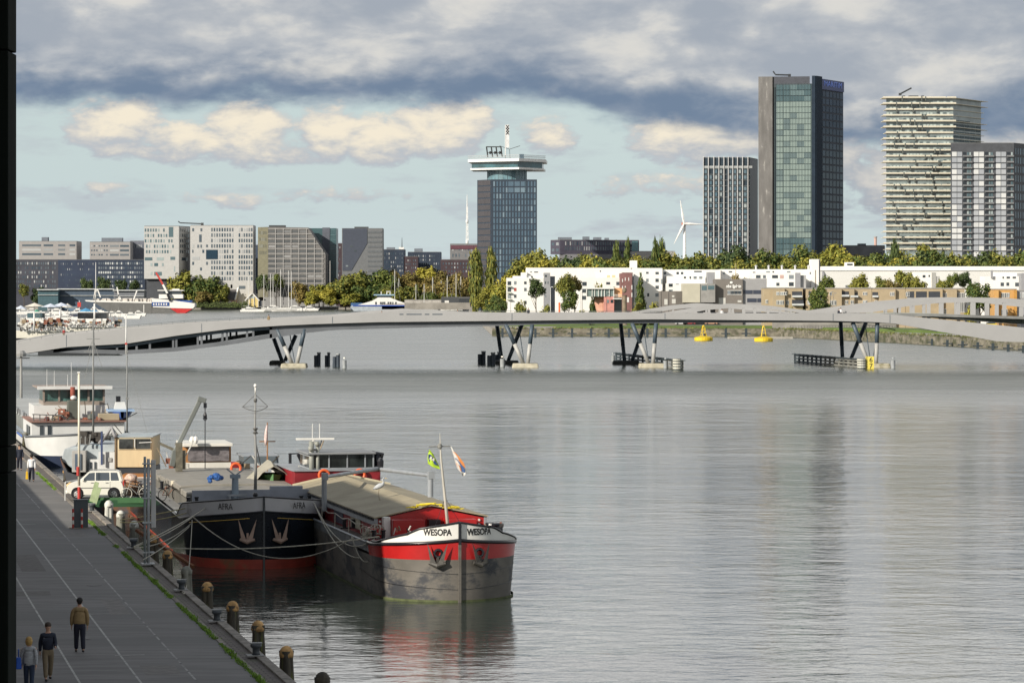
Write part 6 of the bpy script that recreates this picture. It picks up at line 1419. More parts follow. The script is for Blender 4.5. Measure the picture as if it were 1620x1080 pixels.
b = MB(); xr_, _ = W_.loc(489, 171); b.tube((xr_, -32, 3.7), (xr_, -32, 5.75), .14, n=10); b.tube((xr_-.35, -32, 3.7), (xr_-.35, -32, 5.6), .1, n=8); b.box(xr_-.5, xr_+.2, -32.15, -31.85, 5.0, 5.1); b.ball((xr_+.05, -31.85, 5.35), .17, 8, 6); b.ball((xr_-.3, -31.9, 5.6), .15, 8, 6); b.build('radar_mast', M('mast_greenish', (.26, .27, .24), .5, var=.2), W_.o, smooth=True)
MB().box(xr_-1.25, xr_+.85, -32.1, -31.9, 5.82, 5.92).build('radar_scanner', whiteb, W_.o); b = MB()
for d in (-.35, .05): b.tube((xr_-.1+d, -32, 5.9), (xr_-.1+d, -32, 6.7), .018, n=5)
b.tube((xr_-.1, -32, 5.6), (xr_-.1, -32, 5.85), .1, n=8); b.build('antenna', whiteb, W_.o)
# two folded derricks with posts
def derrick(px0, py0, px1, py1, pxp, pyt, pyb, Y0, Y1):
    x, y = W_.loc(px0, Y0); x2, y2 = W_.loc(px1, Y1); xp, yp = W_.loc(pxp, Y0)
    b = MB(); b.tube((x, y, Z(py0, Y0)), (x2, y2, Z(py1, Y1)), .09, .11, 8); b.tube((xp, yp, Z(pyb, Y0)), (xp, yp, Z(pyt, Y0)), .14, n=10); b.box(xp-.18, xp+.12, yp-.15, yp+.15, Z(py0, Y0)-.15, Z(py0, Y0)+.2); b.build('derrick', greyp, W_.o, smooth=False)
derrick(514, 754, 598, 741, 513, 752, 808, 156, 168); derrick(682, 752, 602, 742, 681, 745, 786, 150, 168)
b = MB(); xx, yy = W_.loc(602, 168); b.lathe([(.16, 0), (.18, .35), (.1, .5)], xx, yy, Z(739, 168), 10); b.build('deck_lamp', blackp, W_.o)
# side details: hand rope, boards
b = MB(); pts = []
for k in range(0, 13): y = -S0-1-k*1.9; pts.append((3.05, y, 2.95+.06*math.cos(k*math.pi)))
b.path(pts, .022, 5)
for p in pts[::2]: b.tube((3.05, p[1], 2.3), (3.05, p[1], 2.98), .03, n=5)
b.build('side_railing', rope, W_.o); MB().box(2.56, 2.6, -13.2, -10.6, 2.5, 3.0).build('side_board', M('board_cream', (.38, .36, .27), .8), W_.o); MB().box(2.56, 2.59, -18, -15.4, 2.4, 3.0).build('side_panel', M('blue_grey_panel', (.06, .06, .09), .5), W_.o)
# foremast, yard and flags are one mast with two flags flown from it
mx, my = W_.loc(711, 142.6); zb_ = 2.5; tx = (mx+.42, my-.15)
b = MB(); zt = Z(702, 142.6); b.path([(mx, my, zb_), (mx+.2, my, zb_+1.9), (tx[0]-.05, tx[1], zt-.6), (tx[0], tx[1], zt+.5)], [.085, .07, .045, .01], 8); b.build('foremast', M('mast_cream', (.46, .44, .38), .6), W_.o, smooth=True)
b = MB(); b.tube((tx[0]-.5, tx[1], zt-.1), (tx[0]+.52, tx[1], zt-.12), .028, n=6); b.lathe([(.08, -.12), (.11, -.05), (.1, .08), (.05, .12)], tx[0], tx[1], zt-.1, 10); b.build('yard', M('yard_grey', (.22, .22, .2), .6), W_.o)
b = MB()
for p in ((-.9, -1.4), (.9, -1.4)): b.tube((mx+.2, my, zb_+2.0), (mx+p[0], my+p[1]+1.5, 2.6), .012, n=4)
b.build('stay', blackp, W_.o)
def flag(cx, cz, pts, mat, label, extra=(), Yd=142.6):
    """pts: left/right outline rows (px_left, px_right, py)"""
    o_ = thing('flag', label, 'flag', (X(cx, Yd), Yd, Z(cz, Yd)), 0, 'flags on the foremast of the red barge'); b = MB(); vs = []
    for r_i, (a, c_, y) in enumerate(pts):
        for k in range(5):
            f = k/4; vs.append((X(a+(c_-a)*f, Yd), Yd+.07*math.sin(f*6+r_i*.9), Z(y+2.0*f*(c_-a)/8, Yd)))
    n = len(pts); fs = [(i*5+k, i*5+k+1, i*5+k+6, i*5+k+5) for i in range(n-1) for k in range(4)]
    b.add(vs, fs); ob = b.build('cloth', mat, o_, world=True, smooth=True); so_ = ob.modifiers.new('thickness', 'SOLIDIFY'); so_.thickness = .012
    for nm, mt, rows in extra:
        b = MB(); vs = []
        for r_i, (a, c_, y) in enumerate(rows):
            for k in range(4): f = k/3; vs.append((X(a+(c_-a)*f, Yd), Yd-.045+.03*math.sin(f*6), Z(y+1.5*f*(c_-a)/8, Yd)))
        b.add(vs, [(i*4+k, i*4+k+1, i*4+k+5, i*4+k+4) for i in range(len(rows)-1) for k in range(3)]); b.build(nm, mt, o_, world=True, smooth=True)
    return o_
fl1 = flag(678, 712, [(678.5, 679.5, 711), (677.5, 685, 716), (676.5, 690, 724), (677, 695, 733), (684, 696, 738), (692, 696, 741)], M('flag_lime', (.38, .55, .03), .7), 'lime green flag with a dark blue band and white letters, left of the barge mast',
     (('blue_band', M('flag_navy', (.02, .05, .16), .7), [(677.8, 682, 718), (677.5, 687, 724), (679, 691, 730), (685, 693, 734)]),))
text('flag_letters', 'RA', .20, whp, fl1, (X(683.8, 142.6)-X(678, 142.6), -.10, Z(725.5, 142.6)-Z(712, 142.6)), (R(90), R(28), 0), .004, font_bold=.006)
flag(713, 705, [(713, 713.6, 706), (715, 719, 713), (718, 726, 721), (720.5, 734, 731), (724, 737, 741), (729, 737, 747), (732, 734.5, 752)], M('flag_white', (.62, .60, .56), .7), 'white flag with orange edge and blue marks, right of the barge mast',
     (('orange_edge', M('flag_orange', (.60, .22, .06), .7), [(716, 719.5, 714), (721, 726.5, 721), (728, 734, 731), (733, 736.5, 739)]), ('blue_mark', M('flag_blue', (.05, .11, .26), .7), [(719, 722, 724), (723, 728, 731), (729, 735, 739), (731, 736, 746)]), ('orange_mark', M('flag_orange', (.6, .22, .06), .7), [(721, 724, 732), (724, 729, 738), (726, 730, 744)])))
# heron on the hatch roof
hx, hy = W_.loc(599, 152); hz = 3.98-.206*abs(hx)+.02; hl = Matrix.Rotation(W_.rz, 4, 'Z') @ Vector((hx, hy, 0))+W_.o.location
her = thing('heron', 'grey heron standing on the tan hatch roof of the red barge', 'bird', (hl.x, hl.y, hz), 0)
hg = M('feather_grey', (.42, .44, .46), .8, var=.15, scale=8); b = MB()
b.path([(-.28, 0, .52), (-.12, 0, .60), (.08, 0, .70), (.20, 0, .76), (.25, 0, .88), (.19, 0, .99), (.24, 0, 1.06), (.31, 0, 1.06)], [.02, .10, .135, .09, .045, .038, .045, .02], 10); b.build('body', hg, her, smooth=True)
b = MB(); b.path([(.29, 0, 1.06), (.45, 0, 1.04)], [.022, .004], 6); b.build('beak', M('beak_yellow', (.6, .4, .08), .5), her, smooth=True)
b = MB(); 
for d in (-.04, .04): b.path([(.02, d, .6), (.0, d, .32), (.03, d, 0)], [.014, .01, .01], 5); b.path([(.03, d, .008), (.11, d, .006)], .007, 4)
b.build('leg', M('leg_brown', (.25, .2, .12), .7), her)
b = MB(); b.path([(.2, 0, 1.085), (.05, 0, 1.05)], [.02, .004], 5); b.build('crest', blackp, her)
# ---------------------------------------------------------------- black barge
A_ = Ship('cargo_barge', 'black barge lettered AFRA with a pale bulwark, red waterline and pink bow anchors', 'barge', (-12.5, 156), (-.20, 1), 47, 7.4, 4.4, 5)
blk_h = M('hull_black', (.010, .014, .020), .22, var=.25, scale=.5, spec=.5); redw = M('antifoul_red', (.34, .05, .03), .6, var=.3, scale=.7, dirt=(.20, .10, .05), dscale=.8)
bw_g = M('bulwark_pale', (.44, .44, .45), .5, var=.06, scale=1, dirt=(.30, .29, .28), dscale=1, dlo=.6, dhi=.75)
A_.band('antifouling', redw, -.6, lambda a: .48 if a < 6 else max(.1, .48-.07*(a-6)), k0=.94, k1=.965); az = lambda a: max(2.25, 2.90-.09*a)
A_.band('hull', blk_h, lambda a: (.48 if a < 6 else max(.1, .48-.07*(a-6))), az, k0=.965, k1=1.01)
def atop(a): return az(a)+(.72 if a < 5.5 else max(.12, .72-(a-5.5)*.22))
A_.band('bulwark', bw_g, lambda a: az(a)+.03, atop, 0, 10, 1.012, 1.03); A_.rail('bulwark_cap', blackp, lambda a: atop(a)+.02, .04, 0, 10, 1.03); A_.rail('rub_rail', blackp, lambda a: az(a), .05, 0, None, 1.012)
A_.rail('yellow_stripe', M('stripe_yellow', (.55, .36, .08), .6), lambda a: az(a)-.28, .02, .55, 4.6, 1.018)
MB().box(-.05, .05, -.1, .10, -.4, 3.62).build('stem_bar', blk_h, A_.o)
A_.bow_text('AFRA', 1.95, 3.12, .46, blk, sx=.72, bold=-.004, k=1.03, off=.01)
for sg in (1, -1): anchor(A_, .78, sg, 1.45, M('anchor_pink', (.40, .28, .22), .7, var=.15, scale=3), 1.1, .50)
gd = M('afra_grey', (.23, .25, .29), .6, var=.15, scale=1); A_.deck('foredeck', M('afra_deck', (.15, .155, .16), .8, var=.2), 2.85, .15, 8); A_.deck('side_deck', M('afra_side_deck', (.20, .20, .195), .8, var=.2), 2.35, 7, 46.5)
# breakwater, hatch covers
MB().box(-3.2, 2.95, -7.1, -6.9, 2.85, 3.55).build('breakwater', gd, A_.o); MB().box(-1.2, -2.9, -7.6, -7.12, 2.85, 3.7).build('locker', gd, A_.o)
hat = M('hatch_beige', (.25, .235, .205), .75, var=.1, scale=.5, dirt=(.16, .155, .13), dscale=.5); had = M('hatch_edge', (.11, .105, .09), .8, var=.2)
MB().box(-3.0, 3.0, -32.4, -8.2, 2.3, 2.95).build('coaming', had, A_.o)
for i, (a_, b_, z) in enumerate(((-12.5, -8.3, 3.34), (-17, -12.6, 3.46), (-21.5, -17.1, 3.38), (-26, -21.6, 3.30), (-32.5, -26.1, 3.20))):
    MB().prism([(-3.05, z-.32), (3.05, z-.32), (3.05, z-.02), (1.6, z+.08), (-1.6, z+.08), (-3.05, z-.02)], a_, b_, 'y').build('hatch_cover', hat, A_.o, bevel=.03)
    MB().box(-3.1, 3.1, b_-.02, b_+.07, z-.36, z-.10).build('hatch_lip', had, A_.o)
# grey winch post with blue-grey paint, tall signal mast, blue tarp heap
def afx(px, Y): return A_.loc(px, Y)
x, y = afx(372, 162.5); b = MB(); b.tube((x, y, 2.85), (x, y, Z(753, 162.5)), .2, .17, 12); b.box(x-.26, x+.26, y-.2, y+.2, Z(756, 162.5), Z(750, 162.5)); b.build('winch_post', M('post_blue_grey', (.20, .25, .30), .55), A_.o, smooth=False)
b = MB()
for d in (-.55, .3): b.bar((x+d, y+.2, 2.9), (x+d, y+.2, 3.3), .09)
b.bar((x-.6, y+.2, 3.3), (x+.4, y+.2, 3.3), .1); b.bar((x, y, Z(752, 162.5)), (x-.5, y, Z(741, 162.5)), .07); b.bar((x, y, Z(752, 162.5)), (x+.45, y, Z(741, 162.5)), .07); b.build('winch_frame', greyp, A_.o)
x, y = afx(404, 164); b = MB(); b.path([(x, y, 3.4), (x-.03, y, Z(720, 164)), (x+.02, y, Z(680, 164)), (x, y, Z(640, 164)), (x, y, Z(612, 164))], [.09, .07, .055, .045, .03], 8); b.build('signal_mast', M('mast_grey', (.27, .27, .26), .5, .2), A_.o, smooth=True)
b = MB(); b.ball((x, y, Z(610, 164)), .09, 10, 7, (1, 1, 1.2)); b.tube((x, y, Z(622, 164)), (x, y, Z(612, 164)), .04, n=8); b.build('mast_light', whiteb, A_.o, smooth=True)
b = MB()
for px_ in (384, 424): x2, y2 = afx(px_, 164); b.tube((x, y, Z(624, 164)), (x2, y2, Z(643, 164)), .018, n=5)
x2, _ = afx(383, 164); x3, _ = afx(424, 164); b.path([(x2, y, Z(643, 164)), ((x2+x)/2, y+.3, Z(648, 164)), (x, y+.4, Z(650, 164)), ((x+x3)/2, y+.3, Z(648, 164)), (x3, y, Z(643, 164))], .018, 5); b.path([(x2, y, Z(643, 164)), (x, y-.4, Z(643, 164)), (x3, y, Z(643, 164))], .014, 5)
b.lathe([(.11, -.16), (.14, -.1), (.06, 0), (.14, .1), (.11, .16)], x, y, Z(681, 164), 10); b.lathe([(.08, -.1), (.1, 0), (.08, .1)], x, y, Z(633, 164), 8); b.build('signal_spreader', M('spreader_dark', (.09, .09, .085), .5), A_.o)
rg = random.Random(2); b = MB(); x, y = afx(341, 166)
for i in range(9): b.ball((x+rg.uniform(-.35, .35), y+rg.uniform(-.3, .3), Z(758, 166)+rg.uniform(-.1, .25)), rg.uniform(.12, .26), 7, 5, (1, 1, .8))
b.build('blue_tarpaulin', M('tarp_blue', (.02, .09, .30), .5, var=.4, scale=5, bump=.02), A_.o)
# dinghy under a pale tarpaulin on the hatches
x, y = afx(428, 173); tb = Vector((x, y, 0)); z0 = Z(768, 173)
dn = MB(); pr_ = [(0, 1.3, .10), (.5, .9, .04), (.9, 0, 0), (.95, -1.2, 0), (.8, -2.2, 0)]
vs = []
for w, yy, sh in pr_:
    for f in (-1, -.6, 0, .6, 1): vs.append((x+w*f*(1.0 if abs(f) == 1 else .9), y+yy, z0+(.62+sh if abs(f) == 1 else (.18 if abs(f) == .6 else .02))))
dn.add(vs, [(i*5+k, i*5+k+1, i*5+k+6, i*5+k+5) for i in range(4) for k in range(4)]+[(20, 21, 22, 23, 24)])
ow = Matrix.Rotation(A_.rz, 4, 'Z') @ Vector((x, y, 0))+A_.o.location
dg_ = thing('covered_dinghy', 'small green and yellow boat under a pale tarpaulin on the black barge hatches', 'dinghy', (ow.x, ow.y, z0), A_.rz)
def shift(mb): mb.v = [(a-x, b_-y, c_-z0) for a, b_, c_ in mb.v]; return mb
shift(dn).build('hull', M('dinghy_green', (.06, .16, .05), .6, var=.2), dg_)
b = MB(); b.box(x-.9, x+.9, y+.7, y+.82, z0+.02, z0+.28); shift(b).build('yellow_strake', M('dinghy_yellow', (.42, .33, .04), .6), dg_)
b = MB(); cp = [(-1.3, .28), (-.75, .85), (0, 1.35), (.75, .85), (1.3, .28)]; vs = []
for yy, k in ((1.5, .9), (.2, 1), (-1.4, 1), (-2.8, .75)):
    for a, c_ in cp: vs.append((x+a*k*.95, y+yy, z0+c_*k+.05*math.sin(yy*3+a*4)))
b.add(vs, [(i*5+k, i*5+k+1, i*5+k+6, i*5+k+5) for i in range(3) for k in range(4)]); ob = shift(b).build('tarpaulin', M('canvas_pale', (.33, .31, .25), .85, var=.12, scale=2, bump=.02), dg_); ob.modifiers.new('t', 'SOLIDIFY').thickness = .02
# superstructure aft: cream wheelhouse with a sheeted window, white side walls, crane
wh = M('white_paint_warm', (.66, .64, .58), .55, var=.08, scale=.8, dirt=(.40, .33, .25), dscale=1.2, dlo=.6, dhi=.8)
x0, y0 = afx(372, 190); x1, _ = afx(293, 190); ya = y0
def ab(px0, px1, py0, py1, Y, d, mat, name, lab=None, bev=0):
    a, ya_ = afx(px0, Y); c_, yb_ = afx(px1, Y); a, c_ = min(a, c_), max(a, c_)
    return MB().box(a, c_, ya_-d, ya_, Z(py1, Y), Z(py0, Y)).build(name, mat, A_.o, label=lab, bevel=bev)
ab(290, 368, 732, 760, 192, 6, wh, 'cabin'); ab(294, 367, 707, 732, 192.4, 4, M('rust_orange_frame', (.34, .16, .05), .7), 'wheelhouse_frame'); ab(297.5, 364, 707, 729.5, 192.2, .15, M('plastic_sheet', (.15, .135, .14), .25, var=.35, scale=2.5, stretch=(1, 1, 2), bump=.03, spec=.8), 'sheeted_window'); ab(289, 370, 701.5, 706.6, 191.8, 4.5, wh, 'wheelhouse_roof', bev=.03)
b = MB()
for px_ in (304, 309.5): a, y_ = afx(px_, 191.5); b.ball((a, y_, Z(696, 191.5)), .17, 8, 6, (1, 1, 1.5))
a, y_ = afx(307, 191.5); b.box(a-.2, a+.2, y_-.1, y_+.1, Z(702, 191.5), Z(693, 191.5)); b.build('searchlight', whiteb, A_.o)
b = MB(); a, y_ = afx(279, 191.5); c_, _ = afx(341, 191.5)
for py in (681, 686.5): b.tube((a, y_, Z(py, 191.5)), (c_, y_, Z(py, 191.5)), .012, n=4)
for k in range(12): xx = a+(c_-a)*k/11; b.tube((xx, y_, Z(680, 191.5)), (xx, y_, Z(688, 191.5)), .010, n=4)
b.tube(((a+c_)/2, y_, Z(702, 191.5)), ((a+c_)/2, y_, Z(686, 191.5)), .02, n=5); b.build('aerial', M('aerial_grey', (.3, .3, .3), .5), A_.o)
# more deck structures right of the wheelhouse: white box, dark stack, glazed box
ab(450, 474, 742, 770, 176, 2.2, wh, 'white_deckhouse', bev=.03); ab(380, 396, 731, 756, 190, 2, M('dark_crate', (.05, .055, .055), .7), 'dark_locker'); ab(386, 442, 722, 733, 190, 3, M('glazed_grey', (.13, .16, .18), .2, var=.2, spec=.9), 'glazed_box'); ab(384, 443, 720.5, 722.4, 190.2, 3.4, greyp, 'glazed_roof'); ab(368, 380, 731, 745, 189, 1, redd, 'red_locker'); ab(366, 448, 755, 775, 188, 1, wh, 'white_bulkhead')
a, y_ = afx(373, 186); MB().torus((a, y_+.1, Z(740, 186)), .28, .08, 18, 8).build('lifebuoy', MATS['lifebuoy_orange'], A_.o)
b = MB(); a, y_ = afx(423, 189); b.tube((a, y_, Z(745, 189)), (a, y_, Z(668, 189)), .05, .03, 6); c_, _ = afx(410, 189); d_, _ = afx(436, 189); b.bar((c_, y_, Z(698, 189)), (d_, y_, Z(698, 189)), .06); b.build('flagstaff', M('varnished_wood', (.30, .14, .05), .5), A_.o); 
fo = thing('furled_flag', 'pale furled flag hanging from the wooden staff on the black barge', 'flag', (X(423, 188.7), 188.7, Z(672, 188.7))); b = MB(); b.path([(X(422.5, 188.7), 188.7, Z(672, 188.7)), (X(421.5, 188.7), 188.7, Z(682, 188.7)), (X(421, 188.7), 188.7, Z(694, 188.7)), (X(420, 188.7), 188.7, Z(705, 188.7))], [.03, .10, .13, .04], 7); b.build('cloth', M('flag_pinkish', (.62, .48, .45), .8, var=.2, scale=6), fo, world=True, smooth=True)
# mini crane (folded) at the right: dark boom with red tip
b = MB(); p0, p1 = afx(474, 182), afx(500, 174); b.bar((p0[0], p0[1], Z(742, 182)), (p1[0], p1[1], Z(722, 174)), .22, .3); b.build('folded_boom', M('boom_brown', (.16, .13, .12), .6), A_.o)
b = MB(); p1 = afx(501, 173.5); b.box(p1[0]-.25, p1[0]+.12, p1[1]-.2, p1[1]+.2, Z(726, 174), Z(716, 174)); b.build('boom_tip', M('faded_red', (.42, .10, .09), .6), A_.o)
b = MB(); a, y_ = afx(459, 181); b.tube((a, y_, Z(750, 181)), (a, y_, Z(717, 181)), .09, n=8); c_, _ = afx(483, 181); b.bar((a+.1, y_, Z(717.5, 181)), (c_, y_, Z(717, 181)), .07); d_, _ = afx(472, 181); b.bar((d_, y_, Z(718, 181)), (d_-.3, y_, Z(736, 181)), .25, .2); b.build('davit', blackp, A_.o)
# crane with hook
b = MB(); Y1 = 184; P0, P1, P2 = afx(272, Y1), afx(277, Y1), afx(317, Y1)
b.bar((P0[0], P0[1], Z(737, Y1)), (P1[0], P1[1], Z(712, Y1)), .32, .36); b.bar((P1[0], P1[1], Z(714, Y1)), (P2[0], P2[1], Z(632, Y1)), .24, .26); p3 = afx(326, Y1); b.bar((P2[0]+.15, P2[1], Z(630, Y1)), (p3[0], p3[1], Z(634, Y1)), .26, .3); b.build('crane_boom', M('crane_grey', (.16, .175, .165), .5, .2, var=.15), A_.o, bevel=.03)
b = MB(); p4 = afx(250, Y1); b.bar((P1[0], P1[1]-.1, Z(712, Y1)), (p4[0], p4[1], Z(700, Y1)), .16, .16); p5 = afx(283, Y1); b.bar((p5[0], p5[1], Z(745, Y1)), (p5[0], p5[1], Z(700, Y1)), .4, .4); b.bar((p5[0]-.3, p5[1], Z(742, Y1)), (p5[0]-.3, p5[1], Z(712, Y1)), .2); b.build('crane_column', M('crane_dark', (.13, .12, .09), .6, var=.3, scale=3), A_.o)
b = MB(); p6 = afx(324.5, Y1); b.tube((p6[0], p6[1], Z(634, Y1)), (p6[0], p6[1], Z(741, Y1)), .028, n=5); b.lathe([(.09, -.2), (.12, 0), (.06, .2)], p6[0], p6[1], Z(657, Y1), 8); b.torus((p6[0], p6[1], Z(661.5, Y1)), .1, .03, 10, 5); b.box(p6[0]-.09, p6[0]+.09, p6[1]-.1, p6[1]+.1, Z(645, Y1), Z(637, Y1)); b.build('hook_cable', blackp, A_.o)
bollards(A_, [(3.0, -6.2), (-2.9, -6.0), (.9, -2.4), (-.9, -2.4), (3.2, -20)], 2.85); b = MB(); b.lathe([(.18, 0), (.24, .15), (.1, .45), (.14, .6), (.1, .7)], -.1, -4.6, 2.85, 12); b.build('capstan', blackp, A_.o)
# ---------------------------------------------------------------- mooring ropes
def hang(label, p0, p1, sag, r=.028, mat=rope, grp='mooring ropes of the barges'):
    p0, p1 = Vector(p0), Vector(p1); pts = []
    for i in range(21): f = i/20; p = p0.lerp(p1, f); pts.append((p.x, p.y, p.z-sag*4*f*(1-f)))
    o_ = tag(MB().path(pts, r, 6).build('mooring_rope', mat, None, smooth=True), label, 'rope', grp); return o_
def PY(px, py, Y): return Vector((X(px, Y), Y, Z(py, Y)))
hang('pale rope swooping low across the black bow from its shoulder to the red barge', PY(304, 816, 156), PY(560, 850, 145), 1.5)
hang('long nearly level rope crossing the black bow at anchor height', PY(262, 866, 140), PY(600, 848, 141), .25)
hang('rope hanging in a deep loop between the two barges, nearer one', PY(497, 795, 153), PY(606, 860, 142), 1.5)
hang('second looped rope between the two barges', PY(499, 800, 153), PY(592, 852, 142), 1.0)
hang('rope loop hanging from the red barge shoulder coil', PY(556, 846, 146), PY(600, 856, 142), 1.1)
for i, (a, b_, s_, lb_) in enumerate((((212, 865, 137.5), (308, 815, 156), .15, 'rope from the middle bollard to the black barge, lowest of the fan'), ((212, 864, 137.5), (330, 800, 158), .1, 'rope from the middle bollard to the black barge deck, upper one of the fan'),
        ((212, 866, 137.5), (302, 828, 156.5), .3, 'slack rope from the middle bollard to the black bow'), ((190, 822, 152), (318, 798, 160), .05, 'yellowish rope from the middle white pile to the black barge'), ((190, 826, 152), (322, 802, 160), .2, 'second yellowish rope under the first from the white pile'),
        ((226, 885, 131), (300, 832, 155), .1, 'rope crossing low beside the steel post'), ((288, 936, 118.3), (304, 822, 156), 1.2, 'dark slack rope dropping to the water behind the grey pile'))):
    hang(lb_, PY(*a), PY(*b_), s_, .022 if i > 2 else .026, M('rope_yellow', (.34, .30, .14), .9) if i in (3, 4) else rope)
hang('short blue-grey rope tail at the red barge side', PY(596, 860, 142), PY(601, 895, 141.5), .0)
# rusty struts of the jetty leaning into the water
o = thing('mooring_strut', 'long rusty orange strut slanting down to the black barge waterline', 'strut', PY(230, 855, 150)); MB().bar(PY(216, 838, 156), PY(306, 896, 152), .17, .14).build('beam', M('rusty_steel', (.17, .065, .025), .8, var=.3, scale=2, dirt=(.12, .08, .03), dscale=1.5), o, world=True); MB().bar(PY(205, 815, 166), PY(254, 858, 153), .11, .11).build('beam', MATS['rusty_steel'], o, world=True)
# ================================================================ BOATS AND JETTY AT THE QUAY, LEFT
wcool = M('white_paint_cool', (.60, .61, .60), .5, var=.06, scale=.8, dirt=(.36, .32, .27), dscale=1, dlo=.62, dhi=.8)
def bx(o, px0, px1, py0, py1, Y, d, mat, name, label=None, bev=0, dy=0):
    ob = MB().box(X(px0, Y), X(px1, Y), Y+dy, Y+dy+d, Z(py1, Y), Z(py0, Y)).build(name, mat, o, world=True, label=label, bevel=bev); return ob
def bars(o, name, mat, segs, Y, w):
    b = MB()
    for x0, y0, x1, y1 in segs: b.bar((X(x0, Y), Y, Z(y0, Y)), (X(x1, Y), Y, Z(y1, Y)), w)
    return b.build(name, mat, o, world=True)
# white motor ship seen from its stern
Y0 = 250
WS = Ship('motor_ship', 'white motor barge seen stern-on beyond the workboat, with a glazed wheelhouse', 'ship', (X(132, 246), 246), (-.22, 1), 80, 8.4, 3.2, 6)
WS.band('hull', M('ship_navy', (.02, .03, .06), .3), -.6, .9, k0=.9, k1=.97); WS.band('white_hull', wcool, .9, lambda a: 2.6-.05*min(a, 6), 0, None, .97, 1.03); WS.rail('rub_rail', M('strake_dark', (.10, .11, .12), .5), lambda a: 2.62-.05*min(a, 6), .09, 0, None, 1.03)
WS.rail('blue_rail', M('ship_blue', (.03, .10, .35), .5), 2.2, .1, 9, 16, 1.05)
o = WS.o
def lb(x0, x1, y0, y1, z0, z1, mat, name, bev=0, label=None): return MB().box(x0, x1, y0, y1, z0, z1).build(name, mat, o, bevel=bev, label=label)
lb(-3.6, 3.9, -14, -3.6, 2.3, 4.05, wcool, 'aft_house', .05); lb(-3.7, 4.0, -14.1, -3.2, 4.05, 4.18, M('deck_rust_red', (.22, .12, .095), .8), 'poop_deck')
lb(-2.7, 3.4, -14.5, -8, 4.18, 5.6, wcool, 'lower_wheelhouse'); lb(-2.4, 2.6, -14, -8.2, 5.6, 6.02, M('brownish_panel', (.26, .22, .19), .6), 'wheelhouse_base')
lb(-2.35, 2.55, -14, -8.3, 6.02, 7.35, M('teal_cab_glass', (.06, .13, .12), .12, var=.5, scale=.9, spec=1), 'wheelhouse_glazing'); b = MB()
for x in (-2.4, -1.15, 1.25, 2.5): b.box(x, x+.16, -8.3, -8.15, 6.0, 7.4)
b.build('window_frame', M('brownish_panel', (.26, .22, .19), .6), o); lb(-2.9, 3.1, -14.6, -7.6, 7.38, 7.52, M('roof_brown', (.30, .24, .20), .7), 'wheelhouse_roof', .03); lb(-2.95, 3.15, -7.62, -7.45, 7.3, 7.65, wcool, 'roof_edge')
lb(-.1, .8, -7, -6.2, 4.18, 6.2, M('stack_olive', (.09, .10, .085), .6), 'funnel', .08); b = MB(); b.tube((.35, -6.6, 6.2), (.35, -6.6, 7.6), .2, n=10); b.build('exhaust_pipe', M('rust_brown', (.22, .06, .04), .8), o, smooth=True)
b = MB().ball((.3, -6.3, 6.45), .26, 10, 7); b.build('searchlight', wcool, o, smooth=True); b = MB()
for x, h in ((2.2, 1.9), (1.6, 1.7), (.5, 1.3), (.2, 2.6), (-.3, 1.2), (-1.6, 2.7)): b.tube((x, -10, 7.5), (x, -10, 7.5+h), .03, .015, 5)
b.build('antenna', wcool, o); b = MB(); b.tube((-3.3, -9, 7.45), (-2.6, -9, 7.45), .06, n=5); b.tube((-4.2, -9, 7.4), (-2.9, -9, 7.4), .04, n=5); b.build('roof_boom', greyp, o)
b = MB()
for k in range(5): b.box(2.9-.62*k, 3.2-.62*k, -3.62, -3.54, 2.6, 3.7) if k < 2 else None
for k in range(5): b.box(3.88, 3.96, -5-k*.9, -4.5-k*.9, 2.7, 3.6)
b.build('cabin_window', gk, o); b = MB()
b.path([(3.8, -3.5, 4.9), (1.6, -3.5, 4.75), (.9, -3.5, 4.2)], .05, 5); b.path([(3.8, -3.5, 4.5), (1.7, -3.5, 4.4)], .04, 5)
for k in range(5): b.tube((3.7-.5*k, -3.5, 4.15), (3.7-.5*k, -3.5, 4.85), .04, n=5)
b.build('stern_railing', M('rail_dark', (.10, .10, .10), .6), o)
lb(-3.2, -1.5, -4.4, -3.7, 4.18, 4.9, M('tan_box', (.34, .29, .2), .8), 'deck_box', .05)
for i, (x, z, s_, m_) in enumerate(((2.6, 4.3, .22, 'rust_brown'), (2.1, 4.3, .18, 'tan_box'), (1.5, 4.35, .2, 'rust_brown'), (-.9, 4.4, .3, 'stack_olive'), (-1.6, 4.28, .16, 'deck_rust_red'))):
    MB().lathe([(s_*.7, 0), (s_, .1), (s_*.9, s_*1.6), (s_*.5, s_*2)], x, -4+.1*i, z-.12, 10).build('deck_clutter', MATS[m_], o)
lb(-3.2, 3.2, -72, -16, 1.9, 3.3, M('hold_grey', (.20, .21, .20), .6, var=.1), 'hatch_coaming'); lb(-3.1, 3.1, -72, -16, 3.3, 3.5, M('hold_cover', (.36, .37, .36), .6, var=.1, scale=.3), 'hatch_cover')
b = MB()
for k in range(6): b.path([(3.4, -18-k*9, 3.6), (3.4, -18.2-k*9, 4.2), (3.4, -21-k*9, 4.2), (3.4, -21.2-k*9, 3.6)], .06, 5)
b.build('deck_arch', M('rail_dark', (.10, .10, .10), .6), o)
b = MB(); b.tube((.5, -74, 3), (.5, -74, Z(560, 322)), .16, .12, 8); b.box(-.4, 1.4, -74.1, -73.9, Z(566, 322), Z(564, 322)); b.lathe([(.5, -.3), (.55, 0), (.3, .3)], .5, -74, Z(558, 322), 10); b.build('bow_mast', M('mast_grey', (.27, .27, .26), .5, .2), o)
for c_ in o.children:
    if 'hull' in c_.name or 'rail' in c_.name and 'stern' not in c_.name or c_.name.startswith('bow_mast'): continue
    for v in c_.data.vertices:
        if v.co.z > 2.3: v.co.z = 2.1+(v.co.z-2.3)*.77
